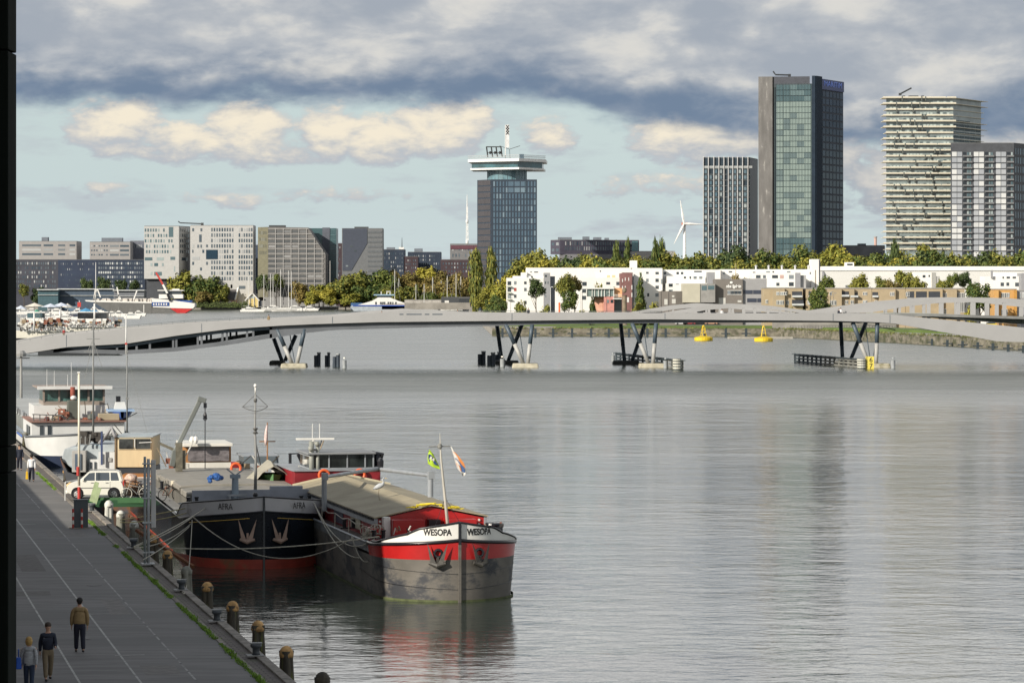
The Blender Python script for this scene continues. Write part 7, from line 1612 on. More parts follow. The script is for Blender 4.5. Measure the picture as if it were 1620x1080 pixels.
# small blue tender on its deck
ow = Matrix.Rotation(WS.rz, 4, 'Z') @ Vector((-3.4, -5.2, 0))+o.location
tn = thing('tender', 'small blue and white motor dinghy slung at the right of the white barge stern deck', 'dinghy', (ow.x, ow.y, 3.62), WS.rz)
b = MB(); vs = []
for w, yy in ((.15, 1.6), (.75, .9), (1.05, -.2), (1.0, -1.3)):
    for f, z in ((-1, .62), (-.7, .15), (0, 0), (.7, .15), (1, .62)): vs.append((w*f, yy, z))
b.add(vs, [(i*5+k, i*5+k+1, i*5+k+6, i*5+k+5) for i in range(3) for k in range(4)]+[(15, 16, 17, 18, 19)]); b.build('hull', M('tender_blue', (.03, .07, .22), .4), tn)
MB().box(-1.08, 1.08, -1.35, .95, .6, .78, inset=.05).build('gunwale', M('tender_pale_blue', (.25, .36, .52), .6), tn); b = MB(); b.box(-.45, .5, -.6, .4, .78, 1.35, inset=.12); b.build('cuddy', wcool, tn); b = MB(); b.box(-.1, .25, -1.3, -1.0, .7, 1.8); b.build('outboard', blackp, tn)
# mast line with rigging belonging to the white barge, thin poles
def pole(name, px, pyt, pyb, Y, r, mat, label, cat='mast', extra=(), r1=None, group=None):
    o_ = thing(name, label, cat, (X(px, Y), Y, Z(pyb, Y)), 0, group)
    MB().tube((X(px, Y), Y, Z(pyb, Y)), (X(px, Y), Y, Z(pyt, Y)), r, r1 or r*.6, 8).build('pole', mat, o_, smooth=True, world=True)
    for nm, m_, segs, w in extra: bars(o_, nm, m_, segs, Y, w)
    return o_
mg = M('mast_grey2', (.20, .205, .20), .5, var=.1)
pole('ship_mast', 147.5, 505, 705, 218, .08, mg, 'tall grey mast with cross trees and stays rising above the workboat', extra=(('cross_tree', mg, ((137, 536, 158, 536), (133, 556, 148, 556)), .06), ('stay', mg, ((147, 537, 138, 557), (147, 537, 134, 600), (148, 540, 161, 580), (148, 508, 150, 560)), .03)))
pole('ship_mast', 201, 545, 688, 238, .065, mg, 'slim dark mast at the right side of the white barge', extra=(('aerial', mg, ((199, 556, 203, 556), (199, 630, 204, 630)), .1), ('stay', mg, ((201, 560, 237, 700),), .02)))
fp = pole('flagpole', 125, 589, 768, 176, .075, M('flagpole_cream', (.66, .62, .50), .5), 'cream white flagpole with a red lower band standing at the quay edge by the car', cat='flagpole', r1=.06)
MB().tube((X(125, 176), 176, Z(770, 176)), (X(125, 176), 176, QZ), .085, n=8).build('foot', redp, fp, world=True); MB().box(X(122.5, 176), X(127, 176), 175.9, 176.1, Z(590, 176), Z(588, 176)).build('truck', whm, fp, world=True); MB().tube((X(123.5, 176), 175.95, Z(752, 176)), (X(123.5, 176), 175.95, Z(738, 176)), .085, n=8).build('red_band', redp, fp, world=True)
pole('flagpole', 199.5, 500, 560, 330, .09, whm, 'thin white pole with a small red light rising beside the bridge ramp', cat='pole', extra=(('red_light', redp, ((199.5, 542, 199.5, 545),), .22),))
# blue-grey workboat with a cream deckhouse
Yw = 197; o = thing('workboat', 'old blue-grey workboat with a cream plywood wheelhouse moored behind the car', 'workboat', (X(165, Yw), Yw, 0), 0)
pb = M('peeling_blue', (.36, .40, .42), .75, var=.12, scale=1.5, dirt=(.18, .30, .38), dscale=1.1, dlo=.55, dhi=.68); cr = M('cream_ply', (.58, .46, .28), .7, var=.06, scale=1, dirt=(.45, .27, .12), dscale=1.1, dlo=.60, dhi=.78, stretch=(1.8, 1, .35))
b = MB(); Y = Yw
b.prism([(X(99, Y), Z(727, Y)), (X(104, Y), Z(709, Y)), (X(120, Y), Z(706, Y)), (X(150, Y), Z(702, Y)), (X(187, Y), Z(703, Y)), (X(187, Y), Z(742, Y)), (X(150, Y), Z(745, Y)), (X(118, Y), Z(741, Y))], Y-.6, Y+5, 'y'); b.build('cabin_trunk', pb, o, world=True, bevel=.05)
b = MB(); b.prism([(X(98, Y), Z(722, Y)), (X(110, Y), Z(745, Y)), (X(130, Y), Z(752, Y)), (X(262, Y), Z(752, Y)), (X(262, Y), -.5), (X(125, Y), -.5)], Y-.9, Y+5.2, 'y'); b.build('hull', M('workboat_hull', (.055, .06, .07), .6, var=.25, scale=.8, dirt=(.16, .07, .03), dscale=.7, dlo=.5, dhi=.65), o, world=True)
bx(o, 118, 140, 711, 745, Y, 3, M('deckhouse_grey', (.34, .335, .32), .7, var=.1, scale=1), 'companionway', dy=-1.2, bev=.03); bx(o, 123, 133, 716, 741, Y, .1, M('doorway_blue', (.07, .10, .14), .5), 'door', dy=-1.28)
bx(o, 144, 160, 725, 752, Y, .2, wcool, 'side_panel', dy=-.95); 
for a in (145, 152.5): bx(o, a, a+3, 729, 743, Y, .05, gk, 'cabin_window', dy=-1.02)
bx(o, 160, 187, 713, 743, Y, 3, wcool, 'side_house', dy=-1.3); bx(o, 164, 168, 716, 731, Y, .05, gk, 'cabin_window', dy=-1.37); bx(o, 175, 181, 722, 728, Y, .05, M('panel_grey', (.3, .3, .29), .6), 'vent', dy=-1.37)
bx(o, 188, 244.5, 690, 737, Y, 4.5, cr, 'wheelhouse', dy=-1.4, bev=.03); bx(o, 186.5, 246, 688, 689.6, Y, 4.7, pb, 'wheelhouse_roof', dy=-1.5)
for a, c_ in ((193, 215), (218.5, 242)): bx(o, a-1.2, c_+1.2, 690.8, 708.8, Y, .05, M('cream_frame', (.62, .55, .40), .6), 'window_frame', dy=-1.455); bx(o, a, c_, 692, 707.6, Y, .04, M('cab_window', (.05, .055, .055), .12, var=.6, scale=1.4, spec=1), 'cabin_window', dy=-1.50)
bars(o, 'curtain_frame', wcool, ((220, 700, 240, 699), (213, 694, 213, 707)), Yw-1.56, .05); bx(o, 186, 188, 690, 740, Y, 1, M('drain_brown', (.22, .16, .10), .7), 'corner_post', dy=-1.5)
bx(o, 186, 246, 737.4, 752, Y, 4, M('black_band', (.03, .035, .045), .5), 'wheelhouse_foot', dy=-1.3)
b = MB(); b.path([(X(a, Yw), Yw-1.5, Z(y_, Yw)) for a, y_ in ((162, 700), (174, 685), (181, 674), (186, 686), (188, 690))], .13, 6); b.build('davit_arm', M('davit_grey', (.28, .28, .29), .6), o, world=True, smooth=True); bars(o, 'blue_post', M('post_navy', (.04, .06, .14), .5), ((161, 682, 161, 735),), Yw-1.6, .12)
rg = random.Random(21); b = MB()
for i in range(16):
    px_ = rg.uniform(130, 160); py_ = rg.uniform(686, 700); p = (X(px_, Yw), Yw-.2+rg.random(), Z(py_, Yw)); r_ = rg.uniform(.1, .26); b.box(p[0]-r_, p[0]+r_, p[1]-r_, p[1]+r_, p[2]-r_*.8, p[2]+r_*.8)
b.build('deck_gear', M('deck_gear_dark', (.045, .04, .035), .8, var=.5, scale=3), o, world=True); bars(o, 'railing', mg, ((160, 688, 187, 688), (135, 703, 135, 690), (141, 703, 143, 687), (120, 706, 129, 690)), Yw-1, .07)
# orange-brown boards and a low brown boat behind the bicycles
o = thing('brown_boat', 'low rusty orange and dark boat hull behind the bicycles on the jetty', 'boat', (X(220, 193), 193, 0)); Y = 192.5
bx(o, 190, 262, 752, 773, Y, 2.5, M('rust_orange_hull', (.36, .14, .035), .7, var=.3, scale=1.5), 'hull'); bx(o, 188, 262, 762, 800, Y, 2, blackp, 'lower_hull', dy=.3)
# green jetty
green = M('jetty_green', (.04, .125, .045), .6, var=.1, scale=1.5, dirt=(.16, .20, .10), dscale=1.2, dlo=.62, dhi=.8)
o = thing('jetty', 'green steel boarding jetty carrying the parked car and bicycles', 'jetty', (X(190, 184), 184, 0)); YJ = 183.0
gz = 1.72
b = MB(); b.prism([(X(152, YJ), YJ+1.6-2.4), (X(243, YJ), YJ-.6), (X(243, YJ)+.2, YJ+4.2), (X(122, YJ), YJ+5.2), (X(122, YJ), YJ+1)], gz-.42, gz-.02, 'z'); b.build('deck_edge', M('jetty_green_dark', (.015, .07, .025), .6, var=.1), o, world=True)
b = MB(); b.prism([(X(152, YJ), YJ+1.6-2.2), (X(243, YJ)-.05, YJ-.4), (X(243, YJ)+.1, YJ+4.0), (X(122, YJ), YJ+5.0), (X(122, YJ), YJ+1.2)], gz-.018, gz, 'z'); b.build('deck', M('jetty_deck', (.26, .27, .24), .7, var=.15), o, world=True)
b = MB(); b.box(X(150, YJ), X(243.5, YJ), YJ-.72, YJ-.5, gz-.2, gz+.12); b.build('edge_beam', green, o, world=True)
b = MB(); b.bar((X(148, YJ), YJ-.9, gz-.1), (X(157, YJ), YJ-1.0, gz+1.05), .26, .08, up=(0, 1, 0)); b.bar((X(154, YJ), YJ-1.1, gz-.2), (X(162, YJ), YJ-1.2, gz+.75), .22, .08, up=(0, 1, 0)); b.build('raised_flap', M('flap_pale_green', (.34, .42, .24), .7, var=.15, scale=3), o, world=True)
bx(o, 237, 244, 772, 792, YJ, 3.0, green, 'end_panel', dy=-.6, bev=.03)
b = MB(); yb = YJ+4.2
for px_ in (198, 238): b.tube((X(px_, yb), yb, gz), (X(px_, yb), yb, gz+1.0), .035, n=6)
b.tube((X(198, yb), yb, gz+1.0), (X(238, yb), yb, gz+1.0), .035, n=6); b.tube((X(198, yb), yb, gz+.55), (X(238, yb), yb, gz+.55), .03, n=6)
yb = YJ+.4; b.tube((X(104, yb), yb-.2, QZ), (X(104, yb), yb-.2, QZ+1.1), .04, n=6); b.tube((X(104, yb), yb-.2, QZ+1.1), (X(121, yb), yb+1.4, QZ+1.15), .04, n=6); b.build('handrail', wcool, o, world=True)
for px_ in (240,): bx(o, px_, px_+2.2, 795, 850, YJ, .3, MATS['rusty_steel'], 'support_leg', dy=1.5)
# ---------------------------------------------------------------- car
def car():
    Yc = 183.6; L = 91*Yc/F; cx = X(152.5, Yc)
    o = thing('parked_car', 'small tall white hatchback parked across the quay edge onto the green jetty', 'car', (cx, Yc, gz+.01), R(3))
    S_ = L/3.4; wp_ = M('car_white', (.74, .73, .66), .22, var=.02, spec=.6)
    prof = [(-1.68, .36), (-1.70, .62), (-1.64, .84), (-1.32, .98), (-1.06, 1.03), (1.50, 1.05), (1.60, .9), (1.68, .62), (1.66, .34), (1.30, .24), (-1.30, .24)]
    def prof_mesh(pf, ws):
        n = len(pf); vs = []; W2 = .74
        for k, (yy, sc) in enumerate(((-W2, .0), (-W2+.07, 1), (W2-.07, 1), (W2, .0))):
            for x_, z_ in pf: 
                q_ = .975 if sc == 0 else 1.0; vs.append((x_*q_, yy, .62+(z_-.62)*q_))
        fs = [tuple(range(n)), tuple(range(4*n-1, 3*n-1, -1))]
        for k in range(3): fs += [(k*n+i, k*n+(i+1) % n, (k+1)*n+(i+1) % n, (k+1)*n+i) for i in range(n)]
        return MB().add(vs, fs)
    body = prof_mesh(prof, 1).build('body', wp_, o)
    # greenhouse: tapered
    gp_ = [(-1.02, 1.02), (-.42, 1.58), (-.25, 1.63), (1.25, 1.64), (1.38, 1.58), (1.56, 1.04)]; b = MB(); n = len(gp_); vs = []
    for sg in (-1, 1):
        for x_, z_ in gp_: vs.append((x_, sg*(.72-.10*(z_-1.02)/.62), z_))
    b.add(vs, [tuple(range(n)), tuple(range(2*n-1, n-1, -1))]+[(i, i+1, n+i+1, n+i) for i in range(n-1)]); b.build('cabin', wp_, o)
    cg = M('car_glass', (.03, .045, .06), .06, spec=1); 
    def sidewin(pts, name='side_window'):
        for sg in (-1, 1):
            b = MB(); v0 = [(x_, sg*(.727-.10*(z_-1.02)/.62+.006), z_) for x_, z_ in pts]; v1 = [(x_, y_-sg*.02, z_) for x_, y_, z_ in v0]; n = len(pts)
            b.add(v0+v1, [tuple(range(n)), tuple(range(2*n-1, n-1, -1))]+[(i, (i+1) % n, n+(i+1) % n, n+i) for i in range(n)]); b.build(name, cg, o)
    sidewin([(-.80, 1.08), (-.05, 1.08), (-.05, 1.55), (-.36, 1.52)]); sidewin([(.02, 1.08), (.82, 1.08), (.80, 1.55), (.02, 1.55)]); sidewin([(.90, 1.08), (1.38, 1.08), (1.26, 1.54), (.88, 1.55)])
    b = MB(); b.add([(-1.03, -.62, 1.06), (-1.03, .62, 1.06), (-.46, .56, 1.56), (-.46, -.56, 1.56)], [(0, 1, 2, 3)]); w_ = b.build('windscreen', cg, o); w_.location = (-.02, 0, .012)
    for x_ in (-1.06, 1.08):
        for sg in (-1, 1):
            ring = MB().lathe([(.34, -.02), (.36, .0), (.36, .02)], n=20).build('wheel_arch', blackp, o); ring.rotation_euler = (R(90), 0, 0); ring.location = (x_, sg*.735, .33)
            wh_ = MB().lathe([(.20, -.09), (.285, -.08), (.29, 0), (.285, .08), (.20, .09)], n=24).build('wheel', M('tyre', (.02, .02, .022), .8), o); wh_.rotation_euler = (R(90), 0, 0); wh_.location = (x_, sg*.70, .28)
            rm = MB().lathe([(.185, .0), (.19, .10), (.13, .115), (.05, .125)], n=16).build('rim', M('rim_silver', (.55, .55, .54), .35, .4), wh_, smooth=False); rm.scale = (1, 1, 1 if sg < 0 else -1)
            for k in range(5): MB().box(-.03, .03, .06, .16, .10, .118).build('rim_slot', blackp, wh_).rotation_euler = (0, 0, k*1.2566)
    for sg in (-1, 1):
        MB().box(-1.70, -1.40, sg*.60-.12, sg*.60+.12, .74, .90, inset=.03).build('headlight', M('lamp_amber', (.72, .42, .10), .2), o, bevel=.02)
        MB().box(1.6, 1.67, sg*.62-.08, sg*.62+.08, .75, 1.05).build('tail_light', redp, o); MB().box(-.78, -.66, sg*.80-.06, sg*.80+.07, 1.06, 1.2).build('mirror', wp_, o, bevel=.02)
        MB().box(-.9, .9, sg*.742-.008, sg*.742+.008, .62, .67).build('side_moulding', M('moulding_grey', (.10, .10, .10), .6), o); MB().box(-.4, 1.2, sg*.50-.02, sg*.50+.02, 1.66, 1.69).build('roof_rail', mg, o)
        for x_ in (.0, .86): MB().box(x_-.008, x_+.008, sg*.7425-.004, sg*.7425+.004, .34, 1.03).build('door_gap', M('gap_grey', (.18, .18, .17), .6), o)
        for x_ in (-.18, .68): MB().box(x_-.08, x_+.08, sg*.75-.012, sg*.75+.012, .93, .97).build('door_handle', mg, o)
    MB().box(-1.74, -1.62, -.62, .62, .30, .50).build('bumper', wp_, o, bevel=.03); MB().box(1.62, 1.72, -.66, .66, .30, .52).build('bumper', wp_, o, bevel=.03); MB().box(-1.752, -1.74, -.26, .26, .36, .46).build('number_plate', M('plate_yellow', (.6, .48, .05), .5), o)
    o.scale = (S_, 1, 1.0)
car()
# ---------------------------------------------------------------- bicycles
def bicycle(x, y, z, rz, frame, wheelc, label, lean=0.0):
    o = thing('bicycle', label, 'bicycle', (x, y, z), rz, 'bicycles parked on the jetty'); o.rotation_euler = (lean, 0, rz)
    for wx_ in (-.53, .53):
        t_ = MB().torus((wx_, 0, .34), .32, .024, 24, 6); t_.build('tyre', wheelc, o, smooth=True)
        b = MB()
        for k in range(8): a = k*math.pi/4; b.tube((wx_, 0, .34), (wx_+.3*math.cos(a), 0, .34+.3*math.sin(a)), .004, n=3)
        b.lathe([(.03, -.03), (.03, .03)], n=6); b.build('spokes', mg, o)
    b = MB()
    for p0, p1 in (((-.53, .34), (-.1, .30)), ((-.1, .30), (-.25, .85)), ((-.53, .34), (-.25, .80)), ((-.1, .30), (.36, .75)), ((-.22, .72), (.36, .85)), ((.53, .34), (.34, .95))): b.tube((p0[0], 0, p0[1]), (p1[0], 0, p1[1]), .018, n=6)
    b.build('frame', frame, o); b = MB(); b.path([(.22, -.28, 1.05), (.33, -.2, 1.03), (.34, 0, .99), (.33, .2, 1.03), (.22, .28, 1.05)], .014, 6); b.build('handlebar', mg, o, smooth=True)
    MB().box(-.38, -.14, -.07, .07, .87, .93, inset=.02).build('saddle', blackp, o, bevel=.02); b = MB(); b.box(-.12, -.08, -.12, .12, .28, .31); b.tube((-.1, -.09, .18), (-.1, .09, .42), .012, n=5); b.build('pedals', blackp, o)
    return o
bicycle(X(214, 182.6), 182.75, gz, R(186), M('frame_silver', (.45, .45, .43), .4, .3), M('tyre_cream', (.60, .57, .50), .7), 'silver bicycle with cream-white tyres leaning at the near side of the jetty', R(-6))
bicycle(X(207, 184.2), 184.3, gz, R(172), blackp, M('tyre', (.02, .02, .022), .8), 'black bicycle just behind the car', R(5)); bicycle(X(228, 185), 185.3, gz, R(12), M('frame_rust', (.28, .10, .05), .6), M('tyre', (.02, .02, .022), .8), 'brownish bicycle at the far rail of the jetty', R(4))
q_ = thing('bicycle', 'jumbled bicycle with pale basket on the black barge side deck behind the steel post', 'bicycle', (X(268, 172), 172, 2.36), R(50), 'bicycles'); bx_ = bicycle(0, 0, 0, 0, M('frame_rust', (.28, .10, .05), .6), M('tyre', (.02, .02, .022), .8), 'x')
for ch in list(bx_.children): ch.parent = q_
bpy.data.objects.remove(bx_); MB().box(.25, .55, -.15, .15, .85, 1.1).build('basket', M('basket_cream', (.5, .46, .36), .8), q_)
for lab, px_, py_, c_, r_ in (('pale sack lying on the jetty rail beside the bicycles', 232, 771, (.50, .46, .36), .28), ('red and white tarpaulin bundle on the jetty behind the car', 208, 757, (.55, .40, .33), .42)):
    Yq = 186.2; o = thing('sack', lab, 'sack', (X(px_, Yq), Yq, Z(py_, Yq)-r_*.7)); rg = random.Random(px_); b = MB()
    for k in range(5): b.ball((rg.uniform(-.3, .3)*r_, rg.uniform(-.3, .3)*r_, r_*.7+rg.uniform(-.2, .4)*r_), r_*rg.uniform(.5, .8), 8, 6, (1.2, 1, .8))
    b.build('cloth', M('sack%d' % px_, c_, .9, var=.35, scale=5, bump=.02), o)
    MB().box(-.4, .4, -.3, .3, -(Z(py_, Yq)-r_*.7-gz), r_*.25).build('crate', M('crate_brown', (.22, .12, .06), .8), o)
# ================================================================ PEOPLE
skin = M('skin', (.50, .30, .21), .6, var=.06)
def skinmesh(name, mat, verts, edges, parent, sub=2, root=0):
    me = bpy.data.meshes.new('s'); me.from_pydata([v[:3] for v in verts], edges, []); ob = bpy.data.objects.new('s', me); COL.objects.link(ob)
    m = ob.modifiers.new('skin', 'SKIN'); m.use_smooth_shade = True
    for i, v in enumerate(verts): d = me.skin_vertices[0].data[i]; d.radius = v[3] if isinstance(v[3], tuple) else (v[3], v[3]); d.use_root = (i == root)
    sm = ob.modifiers.new('sub', 'SUBSURF'); sm.levels = sm.render_levels = sub
    dg = bpy.context.evaluated_depsgraph_get(); dg.update(); res = bpy.data.meshes.new_from_object(ob.evaluated_get(dg)); res.name = name
    bpy.data.objects.remove(ob); res.materials.clear(); res.materials.append(mat); o_ = bpy.data.objects.new(name, res); COL.objects.link(o_); o_.parent = parent
    res.polygons.foreach_set('use_smooth', [True]*len(res.polygons)); return o_
def person(label, loc, rz, jacket, trousers, hair, h=1.76, legs=(.22, -.22), arms=(.15, -.15), bend=(0, 0), longhair=False, slim=1.0, hem=.90, shoe=(.02, .02, .02), fore=(.15, .15), wide=1.0):
    """faces local -y; legs/arms: swing in radians (positive = forward) for left(+x) and right(-x) side"""
    o = thing('person', label, 'person', loc, rz); k = h/1.76; V = []; E = []
    def P(x, y, z, r): V.append((x*k, y*k, z*k, tuple(q*k for q in r) if isinstance(r, tuple) else r*k)); return len(V)-1
    def L(*ids): E.extend((a, b) for a, b in zip(ids, ids[1:]))
    pel = P(0, 0, .96, .085); ch = P(0, -.01, 1.20, (.10, .075)); sh = P(0, 0, 1.40, (.10, .07)); nk = P(0, -.01, 1.50, .055); hd0 = P(0, -.02, 1.58, .075); hd1 = P(0, -.02, 1.68, .088); hd2 = P(0, -.01, 1.745, .055)
    L(pel, ch, sh, nk, hd0, hd1, hd2); J = {}
    for sg, sw, aw, bd, fr in ((1, legs[0], arms[0], bend[0], fore[0]), (-1, legs[1], arms[1], bend[1], fore[1])):
        hip = P(sg*.09, 0, .90, .07); kn = (sg*.10, -math.sin(sw)*.43, .90-math.cos(sw)*.43); kb = max(0, -sw)*1.1+bd; an = (sg*.10, kn[1]+math.sin(kb-sw)*.40 if sw < 0 else kn[1]-math.sin(sw-kb)*.40, kn[2]-math.cos(kb-sw)*.40)
        a_ = P(*kn, .05); b_ = P(*an, .036); t_ = P(an[0], an[1]-.13, an[2]-.05, .03); L(pel, hip, a_, b_, t_); J['knee', sg] = kn; J['ankle', sg] = an
        s_ = P(sg*.19*wide, 0, 1.40, .06); el = (sg*.222*wide, -math.sin(aw)*.29, 1.40-math.cos(aw)*.29); fa = aw+fr; wr = (sg*.222*wide-sg*.02*fr*2, el[1]-math.sin(fa)*.26, el[2]-math.cos(fa)*.26)
        e_ = P(*el, .042); w_ = P(*wr, .028); pm_ = Vector((wr[0], wr[1]-math.sin(fa)*.07, wr[2]-math.cos(fa)*.07)); h_ = P(*pm_, (.036, .02)); L(sh, s_, e_, w_, h_); J['el', sg] = el; J['wr', sg] = wr
        d_ = Vector((0, -math.sin(fa), -math.cos(fa)))
        for q in range(4):
            f0 = pm_+Vector((0, (q-1.5)*.019, 0))+d_*.02; ln = (.065, .075, .07, .055)[q]; f1 = f0+d_*ln*.55; f2 = f1+(d_+Vector((-sg*.55, 0, 0))).normalized()*ln*.5
            a1 = P(*f0, .010); b1 = P(*f1, .009); c1 = P(*f2, .007); L(h_, a1, b1, c1)
        t0 = pm_-d_*.03+Vector((-sg*.01, -.03, 0)); t1 = t0+(d_*.8+Vector((-sg*.2, -.6, 0))).normalized()*.05; a1 = P(*t0, .011); b1 = P(*t1, .009); L(h_, a1, b1)
    skinmesh('body', skin, V, E, o, 1)
    # nose and ears small, hair
    b = MB(); b.ball((0, -.105*k, 1.63*k), .014*k, 6, 4, (1, 1.3, 1.6))
    for sg in (-1, 1): b.ball((sg*.088*k, -.01*k, 1.635*k), .02*k, 6, 4, (.5, 1, 1.5))
    b.build('face_detail', skin, o, smooth=True); b = MB()
    for sg in (-1, 1): b.ball((sg*.032*k, -.096*k, 1.66*k), .009*k, 6, 4)
    b.box(-.02*k, .02*k, -.103*k, -.094*k, 1.592*k, 1.598*k); b.build('eyes', blackp, o)
    b = MB(); b.ball((0, .012*k, 1.695*k), .108*k, 12, 8, (.98, 1.05, .88))
    if longhair: b.ball((0, .03*k, 1.63*k), .115*k, 12, 8, (1.05, .85, 1.1)); b.ball((0, .045*k, 1.56*k), .10*k, 10, 7, (1.1, .6, .7))
    else: b.ball((0, .04*k, 1.64*k), .085*k, 10, 7, (.95, .7, 1))
    b.build('hair', hair, o, smooth=True)
    # clothes
    V.clear(); E.clear(); hz_ = hem
    a0 = P(0, 0, hz_-.04, (.19*slim*wide, .15)); a9 = P(0, 0, hz_+.03, (.185*slim*wide, .15)); a1 = P(0, 0, 1.14, (.185*slim*wide, .15)); a2 = P(0, 0, 1.32, (.185*wide, .15)); a3 = P(0, 0, 1.43, (.13, .10)); a4 = P(0, -.005, 1.485, .078); L(a0, a9, a1, a2, a3, a4)
    for sg in (1, -1):
        s_ = P(sg*.175*wide, 0, 1.385, .082); e_ = P(*J['el', sg], .068); w_ = P(*J['wr', sg], .05); L(a3, s_, e_, w_)
    skinmesh('jacket', jacket, V, E, o, 1); V.clear(); E.clear()
    p0 = P(0, 0, 1.06, (.15*slim*min(wide, 1.1), .125)); p1 = P(0, 0, .94, (.165*slim, .14)); L(p0, p1)
    for sg in (1, -1):
        kn, an = J['knee', sg], J['ankle', sg]; h_ = P(sg*.088, 0, .84, .115*slim); k_ = P(*kn, .085); a_ = P(an[0], an[1], an[2]+.0, .072); L(p1, h_, k_, a_)
    skinmesh('trousers', trousers, V, E, o, 1); sm_ = M('shoe_%d' % int(shoe[0]*100), shoe, .6)
    for sg in (1, -1):
        an = J['ankle', sg]; b = MB(); b.ball((an[0]*k, (an[1]-.07)*k, (an[2]-.045)*k), .062*k, 10, 6, (.75, 2.2, .62)); b.build('shoe', sm_, o, smooth=True)
    # lower to ground
    lo = min(J['ankle', 1][2], J['ankle', -1][2])-.085; o.location.z -= lo*k
    return o
def ground(px, py): Y = GY(py, QZ); return (X(px, Y), Y, QZ+.012)
jt = M('jacket_tan', (.27, .19, .09), .85, var=.12, scale=5, bump=.004); jn = M('jacket_navy', (.012, .018, .035), .8, var=.1); tk = M('trousers_khaki', (.17, .135, .085), .85, var=.12, scale=6); td = M('trousers_navy', (.012, .014, .028), .85); jg = M('jacket_silver', (.34, .36, .38), .6, var=.2, scale=7, stretch=(1, 1, 3), bump=.006); jw = M('shirt_white', (.72, .73, .74), .8); tb_ = M('jeans_dark', (.02, .035, .07), .85)
hd_ = M('hair_dark', (.012, .01, .009), .7); hb_ = M('hair_blond', (.42, .27, .09), .7, var=.15, scale=30); hbr = M('hair_brown', (.05, .035, .025), .7)
person('bearded man in a tan jacket and dark trousers walking away on the quay', ground(126, 1032), QROT+R(180), jt, td, hd_, 1.86, (.16, -.18), (.12, -.05), wide=1.15, slim=1.1, hem=.93)
person('man in a navy pullover and khaki trousers walking towards the viewer with a raised hand', ground(76, 1076), R(18), jn, tk, hbr, 1.84, (-.2, .25), (.15, -.35), fore=(1.2, .1), hem=.96)
pw_ = person('woman with blond hair in a silver padded jacket walking away beside the navy pullover man', ground(46, 1094), QROT+R(170), jg, tb_, hb_, 1.68, (.15, -.15), (.1, -.3), longhair=True, slim=1.05, hem=.86, wide=1.1)
bl_ = M('bag_blue', (.01, .08, .42), .6); bp_ = pw_.location
o = thing('handbag', 'bright blue bag on the left arm of the blond woman', 'bag', (bp_.x-.33, bp_.y+.02, QZ+.72), QROT); MB().box(-.09, .09, -.17, .17, 0, .36, inset=.02).build('pouch', bl_, o, bevel=.03); b = MB(); b.path([(0, -.12, .35), (0, -.1, .6), (0, .1, .6), (0, .12, .35)], .012, 5); b.build('strap', bl_, o, smooth=True)
pm_ = person('man in a white T-shirt and black trousers walking away beside the moored boats', ground(50, 762), QROT+R(180), jw, td, hd_, 1.8, (.3, -.25), (.2, -.2), hem=.95)
o = thing('shopping_bag', 'yellow shopping bag carried by the man in the white T-shirt', 'bag', (pm_.location.x-.30, pm_.location.y, QZ+.18), QROT); MB().box(-.08, .08, -.16, .16, 0, .5, inset=.02).build('pouch', M('bag_yellow', (.72, .45, .02), .6), o, bevel=.02); b = MB(); b.path([(0, -.08, .5), (0, 0, .66), (0, .08, .5)], .01, 5); b.build('handle', MATS['bag_yellow'], o)
person('person in black half hidden by the dark column at the far end of the quay', ground(31, 744), QROT, jn, td, hd_, 1.78, (.2, -.2))
def deckp(px, py, jk, tr, label, rz=0, h=1.78, Yd=572, hr=hd_):
    return person(label, (X(px, Yd), Yd, Z(py, Yd)-1.75), rz, jk, tr, hr, h, (.2, -.2), fore=(.5, .2))
jr = M('jacket_red', (.30, .03, .03), .8)
deckp(836, 487.5, jn, td, 'person in black walking on the bridge deck left of the middle'); deckp(724, 489.5, jn, td, 'dark figure leaning forward on the bridge hump')
deckp(1330, 487, jw, td, 'person with a white top walking on the bridge between the two arches', 0); deckp(1327.2, 488, jn, td, 'dark-haired person beside the white-topped walker on the bridge', 0, 1.7)
deckp(101, 520, jr, tk, 'person in red on the bridge ramp at the left'); deckp(604, 490.5, jn, td, 'low dark figure at the foot of the bridge hump', 0, 1.6); deckp(1142, 489, jw, tk, 'person in white seen through the middle arch'); deckp(425, 498, tk and jt, tk, 'person in tan on the bridge above the left pier', 0)
# ================================================================ BUOYS
by_ = M('buoy_yellow', (.70, .50, .02), .5, var=.12, scale=1, dirt=(.40, .30, .05), dscale=1.3)
for px_, py_, lab in ((1113, 539, 'yellow lattice-topped mooring buoy left of the other one'), (1208, 540, 'yellow lattice-topped mooring buoy in front of the white graffiti')):
    p = G(px_, py_); o = thing('buoy', lab, 'buoy', p, hsh(px_), 'yellow mooring buoys')
    MB().lathe([(2.2, -.6), (2.6, .1), (2.65, .9), (2.4, 1.0)], n=20).build('drum', by_, o); MB().lathe([(2.4, 1.01), (1.2, 1.35), (.9, 1.4)], n=20).build('deck', M('buoy_top', (.55, .40, .03), .6), o)
    b = MB()
    for k in range(4): a = k*1.5708+.4; b.tube((.9*math.cos(a), .9*math.sin(a), 1.3), (.35*math.cos(a), .35*math.sin(a), 4.0), .09, n=5)
    for z_ in (2.2, 3.1): b.torus((0, 0, z_), .72-.2*(z_-2.2), .06, 10, 4, 'z')
    b.lathe([(.35, 3.9), (.4, 4.2), (.1, 4.4)], n=8); b.build('lattice', by_, o); b = MB(); b.box(.5, .95, -.3, .3, 1.35, 2.0); b.build('light_box', blackp, o)
gf = thing('graffiti', 'white and red graffiti letters painted on the low bank wall right of the second buoy', 'graffiti', (X(1222, 952), 951, 1.2)); Y = 951.2
rg = random.Random(8); b = MB()
